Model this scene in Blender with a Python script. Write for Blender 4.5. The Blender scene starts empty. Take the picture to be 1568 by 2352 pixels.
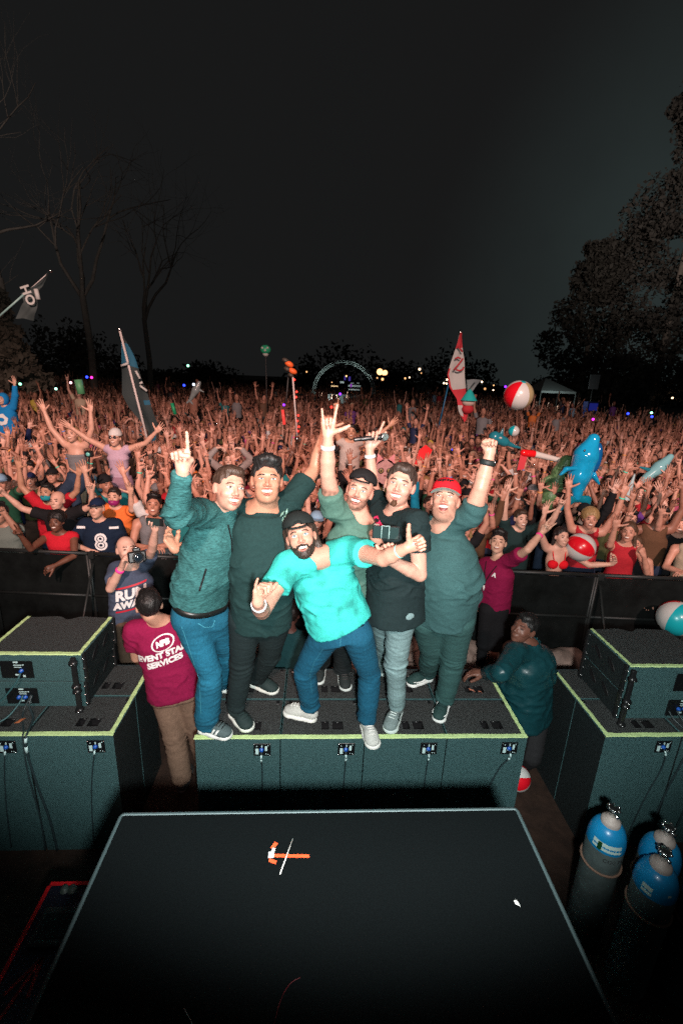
import bpy, math, random, time
import numpy as np
from mathutils import Vector, Matrix
from mathutils.bvhtree import BVHTree
T0 = time.time()
random.seed(7); RNG = np.random.default_rng(7)
sc = bpy.context.scene
COL = sc.collection
V = lambda *a: np.array(a, float)
def unit(v):
    v = np.asarray(v, float); return v / (np.linalg.norm(v) + 1e-12)

# ------------------------------------------------------------------ camera
EYE = V(0, 0, 3.25)
PITCH, ROLL, YAW = math.radians(16.4), math.radians(2.4), math.radians(3.5)
FWD = V(math.sin(YAW)*math.cos(PITCH), math.cos(YAW)*math.cos(PITCH), -math.sin(PITCH))
_r0 = V(math.cos(YAW), -math.sin(YAW), 0); _u0 = np.cross(_r0, FWD)
CX = math.cos(ROLL)*_r0 + math.sin(ROLL)*_u0
CY = -math.sin(ROLL)*_r0 + math.cos(ROLL)*_u0
cam_d = bpy.data.cameras.new('camera'); cam = bpy.data.objects.new('camera', cam_d); COL.objects.link(cam)
cam_d.sensor_fit = 'VERTICAL'; cam_d.sensor_height = 36; cam_d.sensor_width = 24; cam_d.lens = 16
cam_d.clip_start = 0.05; cam_d.clip_end = 2000
M = Matrix.Identity(4)
for i in range(3):
    M[i][0], M[i][1], M[i][2], M[i][3] = CX[i], CY[i], -FWD[i], EYE[i]
cam.matrix_world = M
sc.camera = cam

# ------------------------------------------------------------------ world: night sky with thin lit smoke
w = bpy.data.worlds.new('World'); sc.world = w; w.use_nodes = True
nt = w.node_tree; nt.nodes.clear(); N = nt.nodes; L = nt.links
out = N.new('ShaderNodeOutputWorld'); bg = N.new('ShaderNodeBackground'); L.new(bg.outputs[0], out.inputs[0])
tc = N.new('ShaderNodeTexCoord')
n1 = N.new('ShaderNodeTexNoise'); n1.inputs['Scale'].default_value = 1.3; n1.inputs['Detail'].default_value = 5; n1.inputs['Roughness'].default_value = .55
mp = N.new('ShaderNodeMapping'); mp.inputs['Scale'].default_value = (1, 1, .8); mp.inputs['Location'].default_value = (.35, .1, .2)
L.new(tc.outputs['Generated'], mp.inputs[0]); L.new(mp.outputs[0], n1.inputs['Vector'])
dp = N.new('ShaderNodeVectorMath'); dp.operation = 'DOT_PRODUCT'; dp.inputs[1].default_value = tuple(unit(V(.76, .64, .04)))
L.new(tc.outputs['Generated'], dp.inputs[0])
mr = N.new('ShaderNodeMapRange'); mr.inputs['From Min'].default_value = .76; mr.inputs['From Max'].default_value = 1.0; mr.interpolation_type = 'SMOOTHSTEP'
L.new(dp.outputs['Value'], mr.inputs['Value'])
m2 = N.new('ShaderNodeMapRange'); m2.inputs['From Min'].default_value = .20; m2.inputs['From Max'].default_value = .80
L.new(n1.outputs['Fac'], m2.inputs['Value'])
ml = N.new('ShaderNodeMath'); ml.operation = 'MULTIPLY_ADD'; ml.inputs[1].default_value = 1.0; ml.inputs[2].default_value = .0
L.new(mr.outputs[0], ml.inputs[0])
mm = N.new('ShaderNodeMath'); mm.operation = 'MULTIPLY'; L.new(ml.outputs[0], mm.inputs[0]); L.new(m2.outputs[0], mm.inputs[1])
mx = N.new('ShaderNodeMix'); mx.data_type = 'RGBA'; L.new(mm.outputs[0], mx.inputs['Factor'])
mx.inputs['A'].default_value = (.0090, .0092, .0093, 1); mx.inputs['B'].default_value = (.031, .045, .044, 1)
L.new(mx.outputs['Result'], bg.inputs['Color']); bg.inputs['Strength'].default_value = 1.0

# ------------------------------------------------------------------ lamps
def lamp(name, kind, loc, aim, energy, color, **kw):
    d = bpy.data.lights.new(name, kind); o = bpy.data.objects.new(name, d); COL.objects.link(o)
    o.location = loc; d.energy = energy; d.color = color
    o.rotation_euler = (Vector(aim) - Vector(loc)).to_track_quat('-Z', 'Y').to_euler()
    for k, v in kw.items(): setattr(d, k, v)
    return o
# the photographer's flash, just behind and below the lens
lamp('camera_flash', 'SPOT', (.12, -.24, 3.24), (.28, 4, 3.34), 620, (.95, 1.0, .97), spot_size=math.radians(119), spot_blend=.30, shadow_soft_size=.05)
# the stage's own wash over the audience, from the truss behind
for k, (az, e_, c_) in enumerate(((-46, 14500, (1.0, .62, .53)), (-25, 15500, (1.0, .66, .56)), (-4, 15500, (1.0, .62, .53)), (17, 14500, (1.0, .68, .60)), (38, 8600, (1.0, .74, .68)))):
    a = math.radians(az); x0 = -4+2*k
    lamp('stage_wash', 'SPOT', (x0, -8, 10), (x0+20*math.sin(a), -8+20*math.cos(a), 10-20*math.tan(math.radians(24.0))), e_, c_, spot_size=math.radians(38), spot_blend=1.0, shadow_soft_size=.35)
# spill of the stage lights on the trees at both edges
lamp('tree_spill', 'SPOT', (9, -6, 9), (33, 46, 22), 55000, (.95, .80, .70), spot_size=math.radians(34), spot_blend=1.0, shadow_soft_size=.5)
lamp('tree_spill', 'SPOT', (-9, -6, 9), (-27, 34, 16), 12500, (1.0, .86, .78), spot_size=math.radians(44), spot_blend=1.0, shadow_soft_size=.5)
sc.view_settings.view_transform = 'Standard'; sc.view_settings.look = 'None'
sc.view_settings.exposure = 0; sc.view_settings.gamma = 1; sc.view_settings.use_curve_mapping = False
try:
    sc.cycles.use_denoising = False; sc.cycles.max_bounces = 5; sc.cycles.diffuse_bounces = 2; sc.cycles.glossy_bounces = 2
    sc.cycles.transparent_max_bounces = 6; sc.cycles.sample_clamp_indirect = 3
except Exception: pass

# ------------------------------------------------------------------ pixels of the photograph (1568 wide) to places
FPX = 16/36*2352
def ray(x, y): return CX*(x-784)/FPX - CY*(y-1176)/FPX + FWD
def atz(x, y, z): d = ray(x, y); return EYE + d*(z-EYE[2])/d[2]
def aty(x, y, yy): d = ray(x, y); return EYE + d*yy/d[1]
def proj(p):
    v = np.asarray(p, float)-EYE; q = v@FWD
    return 784+FPX*(v@CX)/q, 1176-FPX*(v@CY)/q
def solve(x, y, cons, lo=1.2, hi=6.0, near=None):
    """the depth on the ray through a pixel whose distances to known joints fit best"""
    ys = np.linspace(lo, hi, 2400); d = ray(x, y); P = EYE + d*(ys/d[1])[:, None]
    e = 0
    for q, l in cons: e = e + (np.linalg.norm(P-q, axis=1)-l)**2
    if near is not None: e = e + 1e-6*(ys-near)**2*100
    return P[int(np.argmin(e))]

# ------------------------------------------------------------------ materials
def mat(name, color=(.5,.5,.5), rough=.6, metal=0, use_obj=False, noise=0, nscale=30, bump=0, bscale=60, emit=None, estr=0, alpha=None, spec=.5, attr=None, stretch=(1,1,1), coat=0, dark=None):
    m = bpy.data.materials.new(name); m.use_nodes = True; t = m.node_tree; N = t.nodes; L = t.links
    b = N['Principled BSDF']; b.inputs['Roughness'].default_value = rough; b.inputs['Metallic'].default_value = metal
    b.inputs['Specular IOR Level'].default_value = spec; b.inputs['Coat Weight'].default_value = coat
    src = None
    if use_obj:
        oi = N.new('ShaderNodeObjectInfo'); src = oi.outputs['Color']
    if attr:
        at = N.new('ShaderNodeAttribute'); at.attribute_name = attr
        if src is None: src = at.outputs['Color']
        else:
            q = N.new('ShaderNodeMix'); q.data_type = 'RGBA'; q.blend_type = 'MULTIPLY'; q.inputs['Factor'].default_value = 1
            L.new(src, q.inputs['A']); L.new(at.outputs['Color'], q.inputs['B']); src = q.outputs['Result']
    if src is None:
        rg = N.new('ShaderNodeRGB'); rg.outputs[0].default_value = (*color, 1); src = rg.outputs[0]
    tcn = N.new('ShaderNodeTexCoord'); mpn = N.new('ShaderNodeMapping'); mpn.inputs['Scale'].default_value = stretch
    L.new(tcn.outputs['Object'], mpn.inputs[0])
    if noise:
        nz = N.new('ShaderNodeTexNoise'); nz.inputs['Scale'].default_value = nscale; nz.inputs['Detail'].default_value = 4; nz.inputs['Roughness'].default_value = .65
        L.new(mpn.outputs[0], nz.inputs['Vector'])
        r = N.new('ShaderNodeMapRange'); r.inputs['From Min'].default_value = .3; r.inputs['From Max'].default_value = .7
        r.inputs['To Min'].default_value = 1-noise; r.inputs['To Max'].default_value = 1+noise
        L.new(nz.outputs['Fac'], r.inputs['Value'])
        q = N.new('ShaderNodeMix'); q.data_type = 'RGBA'; q.blend_type = 'MULTIPLY'; q.inputs['Factor'].default_value = 1
        L.new(src, q.inputs['A']); L.new(r.outputs[0], q.inputs['B']); src = q.outputs['Result']
    L.new(src, b.inputs['Base Color'])
    if bump:
        nb = N.new('ShaderNodeTexNoise'); nb.inputs['Scale'].default_value = bscale; nb.inputs['Detail'].default_value = 3
        L.new(mpn.outputs[0], nb.inputs['Vector'])
        bp = N.new('ShaderNodeBump'); bp.inputs['Strength'].default_value = bump; bp.inputs['Distance'].default_value = .01
        L.new(nb.outputs['Fac'], bp.inputs['Height']); L.new(bp.outputs[0], b.inputs['Normal'])
    if emit:
        b.inputs['Emission Color'].default_value = (*emit, 1); b.inputs['Emission Strength'].default_value = estr
    if alpha is not None: b.inputs['Alpha'].default_value = alpha
    return m
_mc = {}
def M_(name, *a, **k):
    if name not in _mc: _mc[name] = mat(name, *a, **k)
    return _mc[name]
SKIN = mat('skin', use_obj=True, attr='tint', rough=.42, noise=.10, nscale=45, bump=.10, bscale=150, spec=.45)
SKINC = mat('skin_crowd', use_obj=True, rough=.5, noise=.12, nscale=20)
HAIR = mat('hair', use_obj=True, rough=.5, noise=.35, nscale=90, bump=.5, bscale=140, stretch=(1, 1, .25))
CLOTH = mat('cloth', use_obj=True, rough=.88, noise=.14, nscale=60, bump=.25, bscale=45, spec=.2)
HEATHER = mat('heather_knit', use_obj=True, rough=.9, noise=.55, nscale=110, bump=.4, bscale=60, spec=.2, stretch=(.45, .45, 1.6))
HEATHER2 = mat('melange_jersey', use_obj=True, rough=.9, noise=.28, nscale=190, bump=.3, bscale=26, spec=.2)
HEATHER2T = mat('damp_jersey', use_obj=True, attr='tint', rough=.85, noise=.22, nscale=150, bump=.35, bscale=26, spec=.25)
DENIM = mat('denim', use_obj=True, attr='tint', rough=.85, noise=.22, nscale=120, bump=.3, bscale=55, spec=.25, stretch=(1, 1, .5))
LEATHER = mat('leather', use_obj=True, rough=.4, noise=.15, nscale=40)
SUEDE = mat('shoe_fabric', use_obj=True, rough=.8, noise=.2, nscale=90, bump=.2, bscale=120)
RUBBER = mat('pale_rubber', use_obj=True, rough=.6, noise=.08)
EYEW = mat('eye_white', (.75, .75, .74), .25)
IRIS = mat('iris_dark', (.03, .03, .035), .2)
IRISB = mat('iris_blue', (.10, .25, .30), .2)
TEETH = mat('teeth', (.80, .77, .70), .3)
MOUTH = mat('mouth_inside', (.16, .03, .03), .5)
LIP = mat('lips', (.42, .14, .12), .45)
DARK = mat('dark_feature', (.05, .025, .02), .6)
BLACKP = mat('black_plastic', (.012, .013, .014), .35, noise=.2, nscale=20)
METAL = mat('bright_metal', (.75, .75, .75), .22, metal=1)
PRINT = mat('white_print', (.78, .78, .78), .6, noise=.08, nscale=80)
def plain(name, c, rough=.6, **k): return M_(name, c, rough, **k)

# ------------------------------------------------------------------ objects
def link(name, me, parent=None, mats=(), color=None, smooth=False):
    o = bpy.data.objects.new(name, me); COL.objects.link(o)
    if parent is not None: o.parent = parent
    for m in mats: me.materials.append(m)
    if color is not None: o.color = (*color, 1)
    if smooth:
        me.polygons.foreach_set('use_smooth', [True]*len(me.polygons))
    return o
def tag(o, label=None, cat=None, group=None, kind=None):
    if label: o['label'] = label
    if cat: o['category'] = cat
    if group: o['group'] = group
    if kind: o['kind'] = kind
    return o
def thing(name, label, cat, loc=(0,0,0), rotz=0, group=None):
    o = bpy.data.objects.new(name, None); COL.objects.link(o); o.location = loc; o.rotation_euler = (0, 0, rotz)
    o.empty_display_size = .1
    return tag(o, label, cat, group)

class MB:
    """collects shapes in numpy lists; build() links them as one mesh"""
    def __init__(s): s.v = []; s.f = []; s.mi = []; s.n = 0; s.sm = []
    def add(s, v, f, mi=0, smooth=False):
        v = np.asarray(v, float).reshape(-1, 3); s.v.append(v)
        for q in f: s.f.append([int(i)+s.n for i in q]); s.mi.append(mi); s.sm.append(smooth)
        s.n += len(v); return s
    def box(s, a, b, mi=0, rot=None, c=None, bev=0):
        a = np.array(a, float); b = np.array(b, float); lo = np.minimum(a, b); hi = np.maximum(a, b)
        if bev:
            # chamfered box: 24 vertices
            vs = []; 
            for sx in (0, 1):
                for sy in (0, 1):
                    for sz in (0, 1):
                        cr = V(hi[0] if sx else lo[0], hi[1] if sy else lo[1], hi[2] if sz else lo[2])
                        d = V(-1 if sx else 1, -1 if sy else 1, -1 if sz else 1)*bev
                        for ax in range(3):
                            q = cr + d; q[ax] = cr[ax]; vs.append(q)
            vid = lambda sx, sy, sz, ax: (sx*4+sy*2+sz)*3+ax
            fs = []
            for ax in range(3):
                o1, o2 = [(1, 2), (2, 0), (0, 1)][ax]
                for sd in (0, 1):
                    q = []
                    for (p1, p2) in ((0,0),(1,0),(1,1),(0,1)):
                        k = [0,0,0]; k[ax] = sd; k[o1] = p1; k[o2] = p2; q.append(vid(*k, ax))
                    fs.append(q if sd else q[::-1])
            for ax in range(3):
                o1, o2 = [(1, 2), (2, 0), (0, 1)][ax]
                for p1 in (0, 1):
                    for p2 in (0, 1):
                        k0 = [0,0,0]; k0[ax] = 0; k0[o1] = p1; k0[o2] = p2; k1 = list(k0); k1[ax] = 1
                        q = [vid(*k0, o1), vid(*k1, o1), vid(*k1, o2), vid(*k0, o2)]
                        fs.append(q if (p1 == p2) is False else q[::-1])
            for sx in (0, 1):
                for sy in (0, 1):
                    for sz in (0, 1):
                        q = [vid(sx, sy, sz, a_) for a_ in range(3)]
                        fs.append(q if (sx+sy+sz) % 2 else q[::-1])
            v = np.array(vs); f = fs
        else:
            v = np.array([[x, y, z] for x in (lo[0], hi[0]) for y in (lo[1], hi[1]) for z in (lo[2], hi[2])])
            f = [(0,1,3,2), (4,6,7,5), (0,4,5,1), (2,3,7,6), (0,2,6,4), (1,5,7,3)]
        if rot is not None:
            c = (lo+hi)/2 if c is None else np.array(c, float)
            v = (v-c)@np.array(rot).T + c
        return s.add(v, f, mi)
    def tube(s, pts, r, n=8, mi=0, caps=True, smooth=True):
        pts = [np.asarray(p, float) for p in pts]; rs = r if hasattr(r, '__len__') else [r]*len(pts)
        vs = []; up = None
        for i, p in enumerate(pts):
            t = unit(pts[min(i+1, len(pts)-1)]-pts[max(i-1, 0)])
            if up is None:
                up = np.cross(t, V(0,0,1)); up = np.cross(t, V(1,0,0)) if np.linalg.norm(up) < .1 else up
            up = unit(up - t*(up@t)); q = np.cross(t, up)
            for k in range(n):
                a = 2*math.pi*k/n; vs.append(p + rs[i]*(math.cos(a)*up+math.sin(a)*q))
        f = []
        for i in range(len(pts)-1):
            for k in range(n):
                k2 = (k+1) % n; f.append((i*n+k, i*n+k2, (i+1)*n+k2, (i+1)*n+k))
        if caps: f.append(tuple(range(n))[::-1]); f.append(tuple((len(pts)-1)*n+k for k in range(n)))
        return s.add(vs, f, mi, smooth)
    def lathe(s, prof, c=(0,0,0), n=20, mi=0, R=None, smooth=True, mis=None):
        vs = []; c = np.array(c, float); R = np.eye(3) if R is None else np.array(R)
        for (r, z) in prof:
            for k in range(n):
                a = 2*math.pi*k/n; vs.append(R@V(r*math.cos(a), r*math.sin(a), z)+c)
        m = len(prof)
        for i in range(m-1):
            f = []
            for k in range(n):
                k2 = (k+1) % n; f.append((i*n+k, i*n+k2, (i+1)*n+k2, (i+1)*n+k))
            if i == 0: s.add(vs, f, mis[i] if mis else mi, smooth)
            else:
                for q in f: s.f.append([a+s.n-len(vs) for a in q]); s.mi.append(mis[i] if mis else mi); s.sm.append(smooth)
        return s
    def ball(s, c, r, R=None, nu=12, nv=8, mi=0):
        r = np.array([r]*3 if not hasattr(r, '__len__') else r, float); R = np.eye(3) if R is None else np.array(R)
        vs = []; c = np.array(c, float)
        for j in range(nv+1):
            th = math.pi*j/nv
            for k in range(nu):
                a = 2*math.pi*k/nu
                vs.append(c + R@(r*V(math.sin(th)*math.cos(a), math.sin(th)*math.sin(a), -math.cos(th))))
        f = []
        for j in range(nv):
            for k in range(nu):
                k2 = (k+1) % nu; q = (j*nu+k, j*nu+k2, (j+1)*nu+k2, (j+1)*nu+k)
                if j == 0: q = (j*nu+k, (j+1)*nu+k2, (j+1)*nu+k)
                elif j == nv-1: q = (j*nu+k, j*nu+k2, (j+1)*nu+k)
                f.append(q)
        return s.add(vs, f, mi, True)
    def torus(s, c, R0, r, Rm=None, n=20, m=6, mi=0, flat=1):
        Rm = np.eye(3) if Rm is None else np.array(Rm); c = np.array(c, float); vs = []
        R0 = (R0, R0) if not hasattr(R0, '__len__') else R0
        for i in range(n):
            a = 2*math.pi*i/n
            for j in range(m):
                b = 2*math.pi*j/m + .4
                e = V(math.cos(a), math.sin(a), 0)
                vs.append(c+Rm@(V(R0[0]*math.cos(a), R0[1]*math.sin(a), 0)+e*r*math.cos(b)+V(0,0,r*flat*math.sin(b))))
        f = [(i*m+j, ((i+1) % n)*m+j, ((i+1) % n)*m+(j+1) % m, i*m+(j+1) % m) for i in range(n) for j in range(m)]
        return s.add(vs, f, mi, True)
    def mesh(s, name, off=(0,0,0)):
        me = bpy.data.meshes.new(name); v = np.concatenate(s.v)-np.array(off, float)
        me.from_pydata(v.tolist(), [], s.f)
        me.polygons.foreach_set('material_index', s.mi); me.polygons.foreach_set('use_smooth', s.sm); me.update()
        return me
    def build(s, name, mats, parent=None, off=(0,0,0), color=None):
        if not isinstance(mats, (list, tuple)): mats = [mats]
        return link(name, s.mesh(name, off), parent, mats, color)

def Rz(a): c, s_ = math.cos(a), math.sin(a); return np.array([[c,-s_,0],[s_,c,0],[0,0,1]])
def Rx(a): c, s_ = math.cos(a), math.sin(a); return np.array([[1,0,0],[0,c,-s_],[0,s_,c]])
def Ry(a): c, s_ = math.cos(a), math.sin(a); return np.array([[c,0,s_],[0,1,0],[-s_,0,c]])
def frame(z, x=None):
    z = unit(z); x = V(1,0,0) if x is None else np.asarray(x, float)
    if abs(unit(x)@z) > .95: x = V(0,1,0)
    x = unit(x - z*(x@z)); return np.stack([x, np.cross(z, x), z], 1)

# ------------------------------------------------------------------ gradient noise
_G = RNG.normal(size=(4096, 3)); _G /= np.linalg.norm(_G, axis=1)[:, None]
def pnoise(p):
    p = np.asarray(p, float); i = np.floor(p).astype(np.int64); f = p-i; u = f*f*f*(f*(f*6-15)+10); r = 0
    for dx in (0, 1):
        for dy in (0, 1):
            for dz in (0, 1):
                h = ((i[:,0]+dx)*73856093 ^ (i[:,1]+dy)*19349663 ^ (i[:,2]+dz)*83492791) & 4095
                g = _G[h]; d = ((f-np.array([dx,dy,dz]))*g).sum(1)
                wx = u[:,0] if dx else 1-u[:,0]; wy = u[:,1] if dy else 1-u[:,1]; wz = u[:,2] if dz else 1-u[:,2]
                r = r + wx*wy*wz*d
    return r*1.6

# ------------------------------------------------------------------ implicit surfaces -> meshes (surface nets)
class Field:
    def __init__(s, lo, hi, h):
        s.h = h; s.lo = np.asarray(lo, float)-2*h; n = np.ceil((np.asarray(hi, float)-s.lo)/h).astype(int)+3
        s.n = n; s.F = np.full(n, .2, np.float32)
    def region(s, lo, hi, m):
        a = np.clip(np.floor((lo-m-s.lo)/s.h).astype(int), 0, s.n); b = np.clip(np.ceil((hi+m-s.lo)/s.h).astype(int)+1, 0, s.n)
        if (b <= a).any(): return None
        g = [(s.lo[k]+s.h*np.arange(a[k], b[k])).astype(np.float32) for k in range(3)]
        X = g[0][:, None, None]; Y = g[1][None, :, None]; Z = g[2][None, None, :]
        return (slice(a[0], b[0]), slice(a[1], b[1]), slice(a[2], b[2])), X, Y, Z
    def put(s, sl, d, kr, op='+'):
        A = s.F[sl]
        if op == '+':
            hh = np.maximum(kr-np.abs(A-d), 0)/max(kr, 1e-6); s.F[sl] = np.minimum(A, d)-hh*hh*kr*.25
        elif op == '-':
            d = -d; hh = np.maximum(kr-np.abs(A-d), 0)/max(kr, 1e-6); s.F[sl] = np.maximum(A, d)+hh*hh*kr*.25
        else: s.F[sl] = np.maximum(A, d)
    def cap(s, a, b, ra, rb=None, kr=.02, sq=None, flat=False, op='+'):
        a = np.asarray(a, float); b = np.asarray(b, float); rb = ra if rb is None else rb; R = max(ra, rb)
        rg = s.region(np.minimum(a, b)-R, np.maximum(a, b)+R, kr+2*s.h)
        if rg is None: return s
        sl, X, Y, Z = rg; px, py, pz = X-a[0], Y-a[1], Z-a[2]; ab = b-a; L2 = ab@ab+1e-9
        if sq is not None:
            n, q = sq; n = unit(n); t = (px*n[0]+py*n[1]+pz*n[2])*(1/q-1); px = px+t*n[0]; py = py+t*n[1]; pz = pz+t*n[2]
            abn = ab+(1/q-1)*(ab@n)*n; ab = abn; L2 = ab@ab+1e-9
        tt = (px*ab[0]+py*ab[1]+pz*ab[2])/L2; t = np.clip(tt, 0, 1)
        d = np.sqrt((px-t*ab[0])**2+(py-t*ab[1])**2+(pz-t*ab[2])**2)-(ra+(rb-ra)*t)
        if sq is not None: d = d*min(1, sq[1]*1.2)
        if flat: d = np.maximum(d, (tt-1)*math.sqrt(L2))
        s.put(sl, d, kr, op); return s
    def ell(s, c, r, R=None, kr=.02, op='+'):
        c = np.asarray(c, float); r = np.asarray(r, float); R = np.eye(3) if R is None else R; m = max(r)
        rg = s.region(c-m, c+m, kr+2*s.h)
        if rg is None: return s
        sl, X, Y, Z = rg; px, py, pz = X-c[0], Y-c[1], Z-c[2]
        q = [(px*R[0,k]+py*R[1,k]+pz*R[2,k])/r[k] for k in range(3)]
        k0 = np.sqrt(q[0]**2+q[1]**2+q[2]**2); k1 = np.sqrt((q[0]/r[0])**2+(q[1]/r[1])**2+(q[2]/r[2])**2)+1e-6
        s.put(sl, k0*(k0-1)/k1, kr, op); return s
    def loft(s, P, rx, ry, X0, kr=.03, pw=2.0):
        """elliptical sections (rx along X0, ry across) along a spine, all square to the line from its first to its last point"""
        P = np.array([np.asarray(p, float) for p in P]); ax = unit(P[-1]-P[0]); xa = unit(X0-ax*(X0@ax)); ya = np.cross(ax, xa)
        m = max(max(rx), max(ry)); rg = s.region(P.min(0)-m, P.max(0)+m, kr+2*s.h)
        if rg is None: return s
        sl, X, Y, Z = rg; T = (P-P[0])@ax; n = len(P)
        def cr(A, t):
            k = min(int(t), n-2); u = t-k; a, b, c, d = A[max(k-1, 0)], A[k], A[k+1], A[min(k+2, n-1)]
            return .5*((2*b)+(-a+c)*u+(2*a-5*b+4*c-d)*u*u+(-a+3*b-3*c+d)*u**3)
        ts = np.linspace(0, n-1, 25) if n > 2 else np.array([0., 1.])
        TT_ = np.maximum.accumulate([cr(T, t) for t in ts])+np.arange(len(ts))*1e-6; OX = [cr((P-P[0])@xa, t) for t in ts]; OY = [cr((P-P[0])@ya, t) for t in ts]; AX_ = [cr(np.array(rx), t) for t in ts]; AY_ = [cr(np.array(ry), t) for t in ts]
        px, py, pz = X-P[0][0], Y-P[0][1], Z-P[0][2]
        t = px*ax[0]+py*ax[1]+pz*ax[2]; sh = t.shape; tf = t.ravel(); I = lambda A: np.interp(tf, TT_, A).reshape(sh).astype(np.float32)
        A, B = I(AX_), I(AY_)
        u = (px*xa[0]+py*xa[1]+pz*xa[2]-I(OX))/A; v = (px*ya[0]+py*ya[1]+pz*ya[2]-I(OY))/B
        k0 = np.sqrt(u*u+v*v) if pw == 2 else (np.abs(u)**pw+np.abs(v)**pw)**(1/pw)
        k1 = np.sqrt((u/A)**2+(v/B)**2)+1e-5
        s.put(sl, np.maximum(k0*(k0-1)/k1, np.maximum(-t, t-T[-1])), kr); return s
    def plane(s, p, n, lo=None, hi=None):
        """keeps what lies behind the plane (inside lo..hi only)"""
        lo = s.lo if lo is None else np.asarray(lo, float); hi = s.lo+s.h*s.n if hi is None else np.asarray(hi, float)
        rg = s.region(lo, hi, 0)
        if rg is None: return s
        sl, X, Y, Z = rg; n = unit(n); s.put(sl, (X-p[0])*n[0]+(Y-p[1])*n[1]+(Z-p[2])*n[2], 0, 'x'); return s
    def mesh(s):
        F = s.F; S = F < 0
        if not S.any(): return np.zeros((0,3)), np.zeros((0,4), int)
        c = S[:-1,:-1,:-1].astype(np.int8)
        for dx in (0,1):
            for dy in (0,1):
                for dz in (0,1):
                    if dx+dy+dz: c = c + S[dx:S.shape[0]-1+dx, dy:S.shape[1]-1+dy, dz:S.shape[2]-1+dz]
        act = (c > 0) & (c < 8); I = np.argwhere(act); ids = np.full(act.shape, -1, np.int32); ids[act] = np.arange(len(I))
        acc = np.zeros((len(I), 3)); cnt = np.zeros(len(I))
        cs = [(a, b, d) for a in (0,1) for b in (0,1) for d in (0,1)]
        val = {k: F[I[:,0]+k[0], I[:,1]+k[1], I[:,2]+k[2]] for k in cs}
        for k in cs:
            for ax in range(3):
                if k[ax] == 0:
                    k2 = list(k); k2[ax] = 1; k2 = tuple(k2); a, b = val[k], val[k2]; mk = (a < 0) != (b < 0)
                    t = np.where(mk, a/np.where(mk, a-b, 1), 0); p = np.tile(np.array(k, float), (len(I), 1)); p[:, ax] = t
                    acc[mk] += p[mk]; cnt[mk] += 1
        Vx = s.lo+(I+acc/cnt[:, None])*s.h
        Q = []
        for ax in range(3):
            o1, o2 = [(1,2),(2,0),(0,1)][ax]
            sl0 = [slice(None)]*3; sl1 = [slice(None)]*3; sl0[ax] = slice(0, -1); sl1[ax] = slice(1, None)
            ch = S[tuple(sl0)] != S[tuple(sl1)]; J = np.argwhere(ch)
            ok = (J[:,o1] > 0) & (J[:,o2] > 0) & (J[:,o1] < act.shape[o1]) & (J[:,o2] < act.shape[o2]); J = J[ok]
            ins = S[tuple(J.T)]
            def gid(d1, d2):
                K = J.copy(); K[:,o1] -= d1; K[:,o2] -= d2; return ids[tuple(K.T)]
            q = np.stack([gid(1,1), gid(0,1), gid(0,0), gid(1,0)], 1)
            q[~ins] = q[~ins][:, ::-1]; Q.append(q)
        Q = np.concatenate(Q); Q = Q[(Q >= 0).all(1)]
        return Vx, Q

def np_mesh(name, Vx, Q, mi=None):
    me = bpy.data.meshes.new(name); me.vertices.add(len(Vx)); me.vertices.foreach_set('co', np.asarray(Vx, np.float32).ravel())
    me.loops.add(Q.size); me.loops.foreach_set('vertex_index', Q.ravel().astype(np.int32))
    me.polygons.add(len(Q)); k = Q.shape[1]; me.polygons.foreach_set('loop_start', np.arange(0, Q.size, k, dtype=np.int32))
    me.polygons.foreach_set('use_smooth', np.ones(len(Q), bool))
    if mi is not None: me.polygons.foreach_set('material_index', np.asarray(mi, np.int32))
    me.update(calc_edges=True); return me
def vnormals(Vx, Q):
    n = np.cross(Vx[Q[:,1]]-Vx[Q[:,0]], Vx[Q[:,2]]-Vx[Q[:,0]]); N = np.zeros_like(Vx)
    for k in range(Q.shape[1]): np.add.at(N, Q[:,k], n)
    return N/(np.linalg.norm(N, axis=1)[:, None]+1e-12)
def relax(Vx, Q, it=1, w=.5):
    for _ in range(it):
        A = np.zeros_like(Vx); C = np.zeros(len(Vx))
        for a, b in ((0,1),(1,2),(2,3),(3,0)):
            np.add.at(A, Q[:,a], Vx[Q[:,b]]); np.add.at(A, Q[:,b], Vx[Q[:,a]]); np.add.at(C, Q[:,a], 1); np.add.at(C, Q[:,b], 1)
        Vx = Vx*(1-w)+w*A/np.maximum(C, 1)[:, None]
    return Vx
def set_tint(me, c):
    at = me.attributes.new('tint', 'FLOAT_COLOR', 'POINT'); c = np.concatenate([c, np.ones((len(c), 1))], 1)
    at.data.foreach_set('color', c.astype(np.float32).ravel())
# ------------------------------------------------------------------ people
FINGERS = [  # root across, root along, segment lengths, radius
    (.030, .088, (.042, .026, .021), .0092), (.010, .092, (.046, .030, .022), .0094),
    (-.011, .088, (.042, .028, .021), .0090), (-.031, .079, (.033, .021, .018), .0080)]
HANDS = {  # thumb open 0..1, then curl of index, middle, ring, little (degrees per joint), spread
    'open': (1, 8, 6, 8, 12, 9), 'fist': (-.6, 88, 90, 90, 88, 0), 'point': (-.6, 2, 88, 90, 88, 2),
    'sign': (1.1, 4, 82, 84, 4, 6), 'horns': (-.5, 6, 86, 88, 6, 4), 'shaka': (1.15, 82, 86, 84, 8, 8),
    'thumb': (1.15, 82, 86, 88, 86, 0), 'grip': (.2, 60, 62, 64, 66, 2), 'micpoint': (.1, 6, 70, 74, 74, 4),
    'peace': (-.6, 4, 4, 86, 88, 12), 'relax': (.4, 26, 30, 34, 38, 3), 'heart': (.5, 40, 44, 48, 52, 2), 'curl': (.6, 35, 40, 42, 45, 6)}
def hand_frame(u, n, side):
    u = unit(u); n = unit(n-u*(n@u)); wv = np.cross(u, n)*(1 if side == 'R' else -1); return u, n, wv
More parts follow.
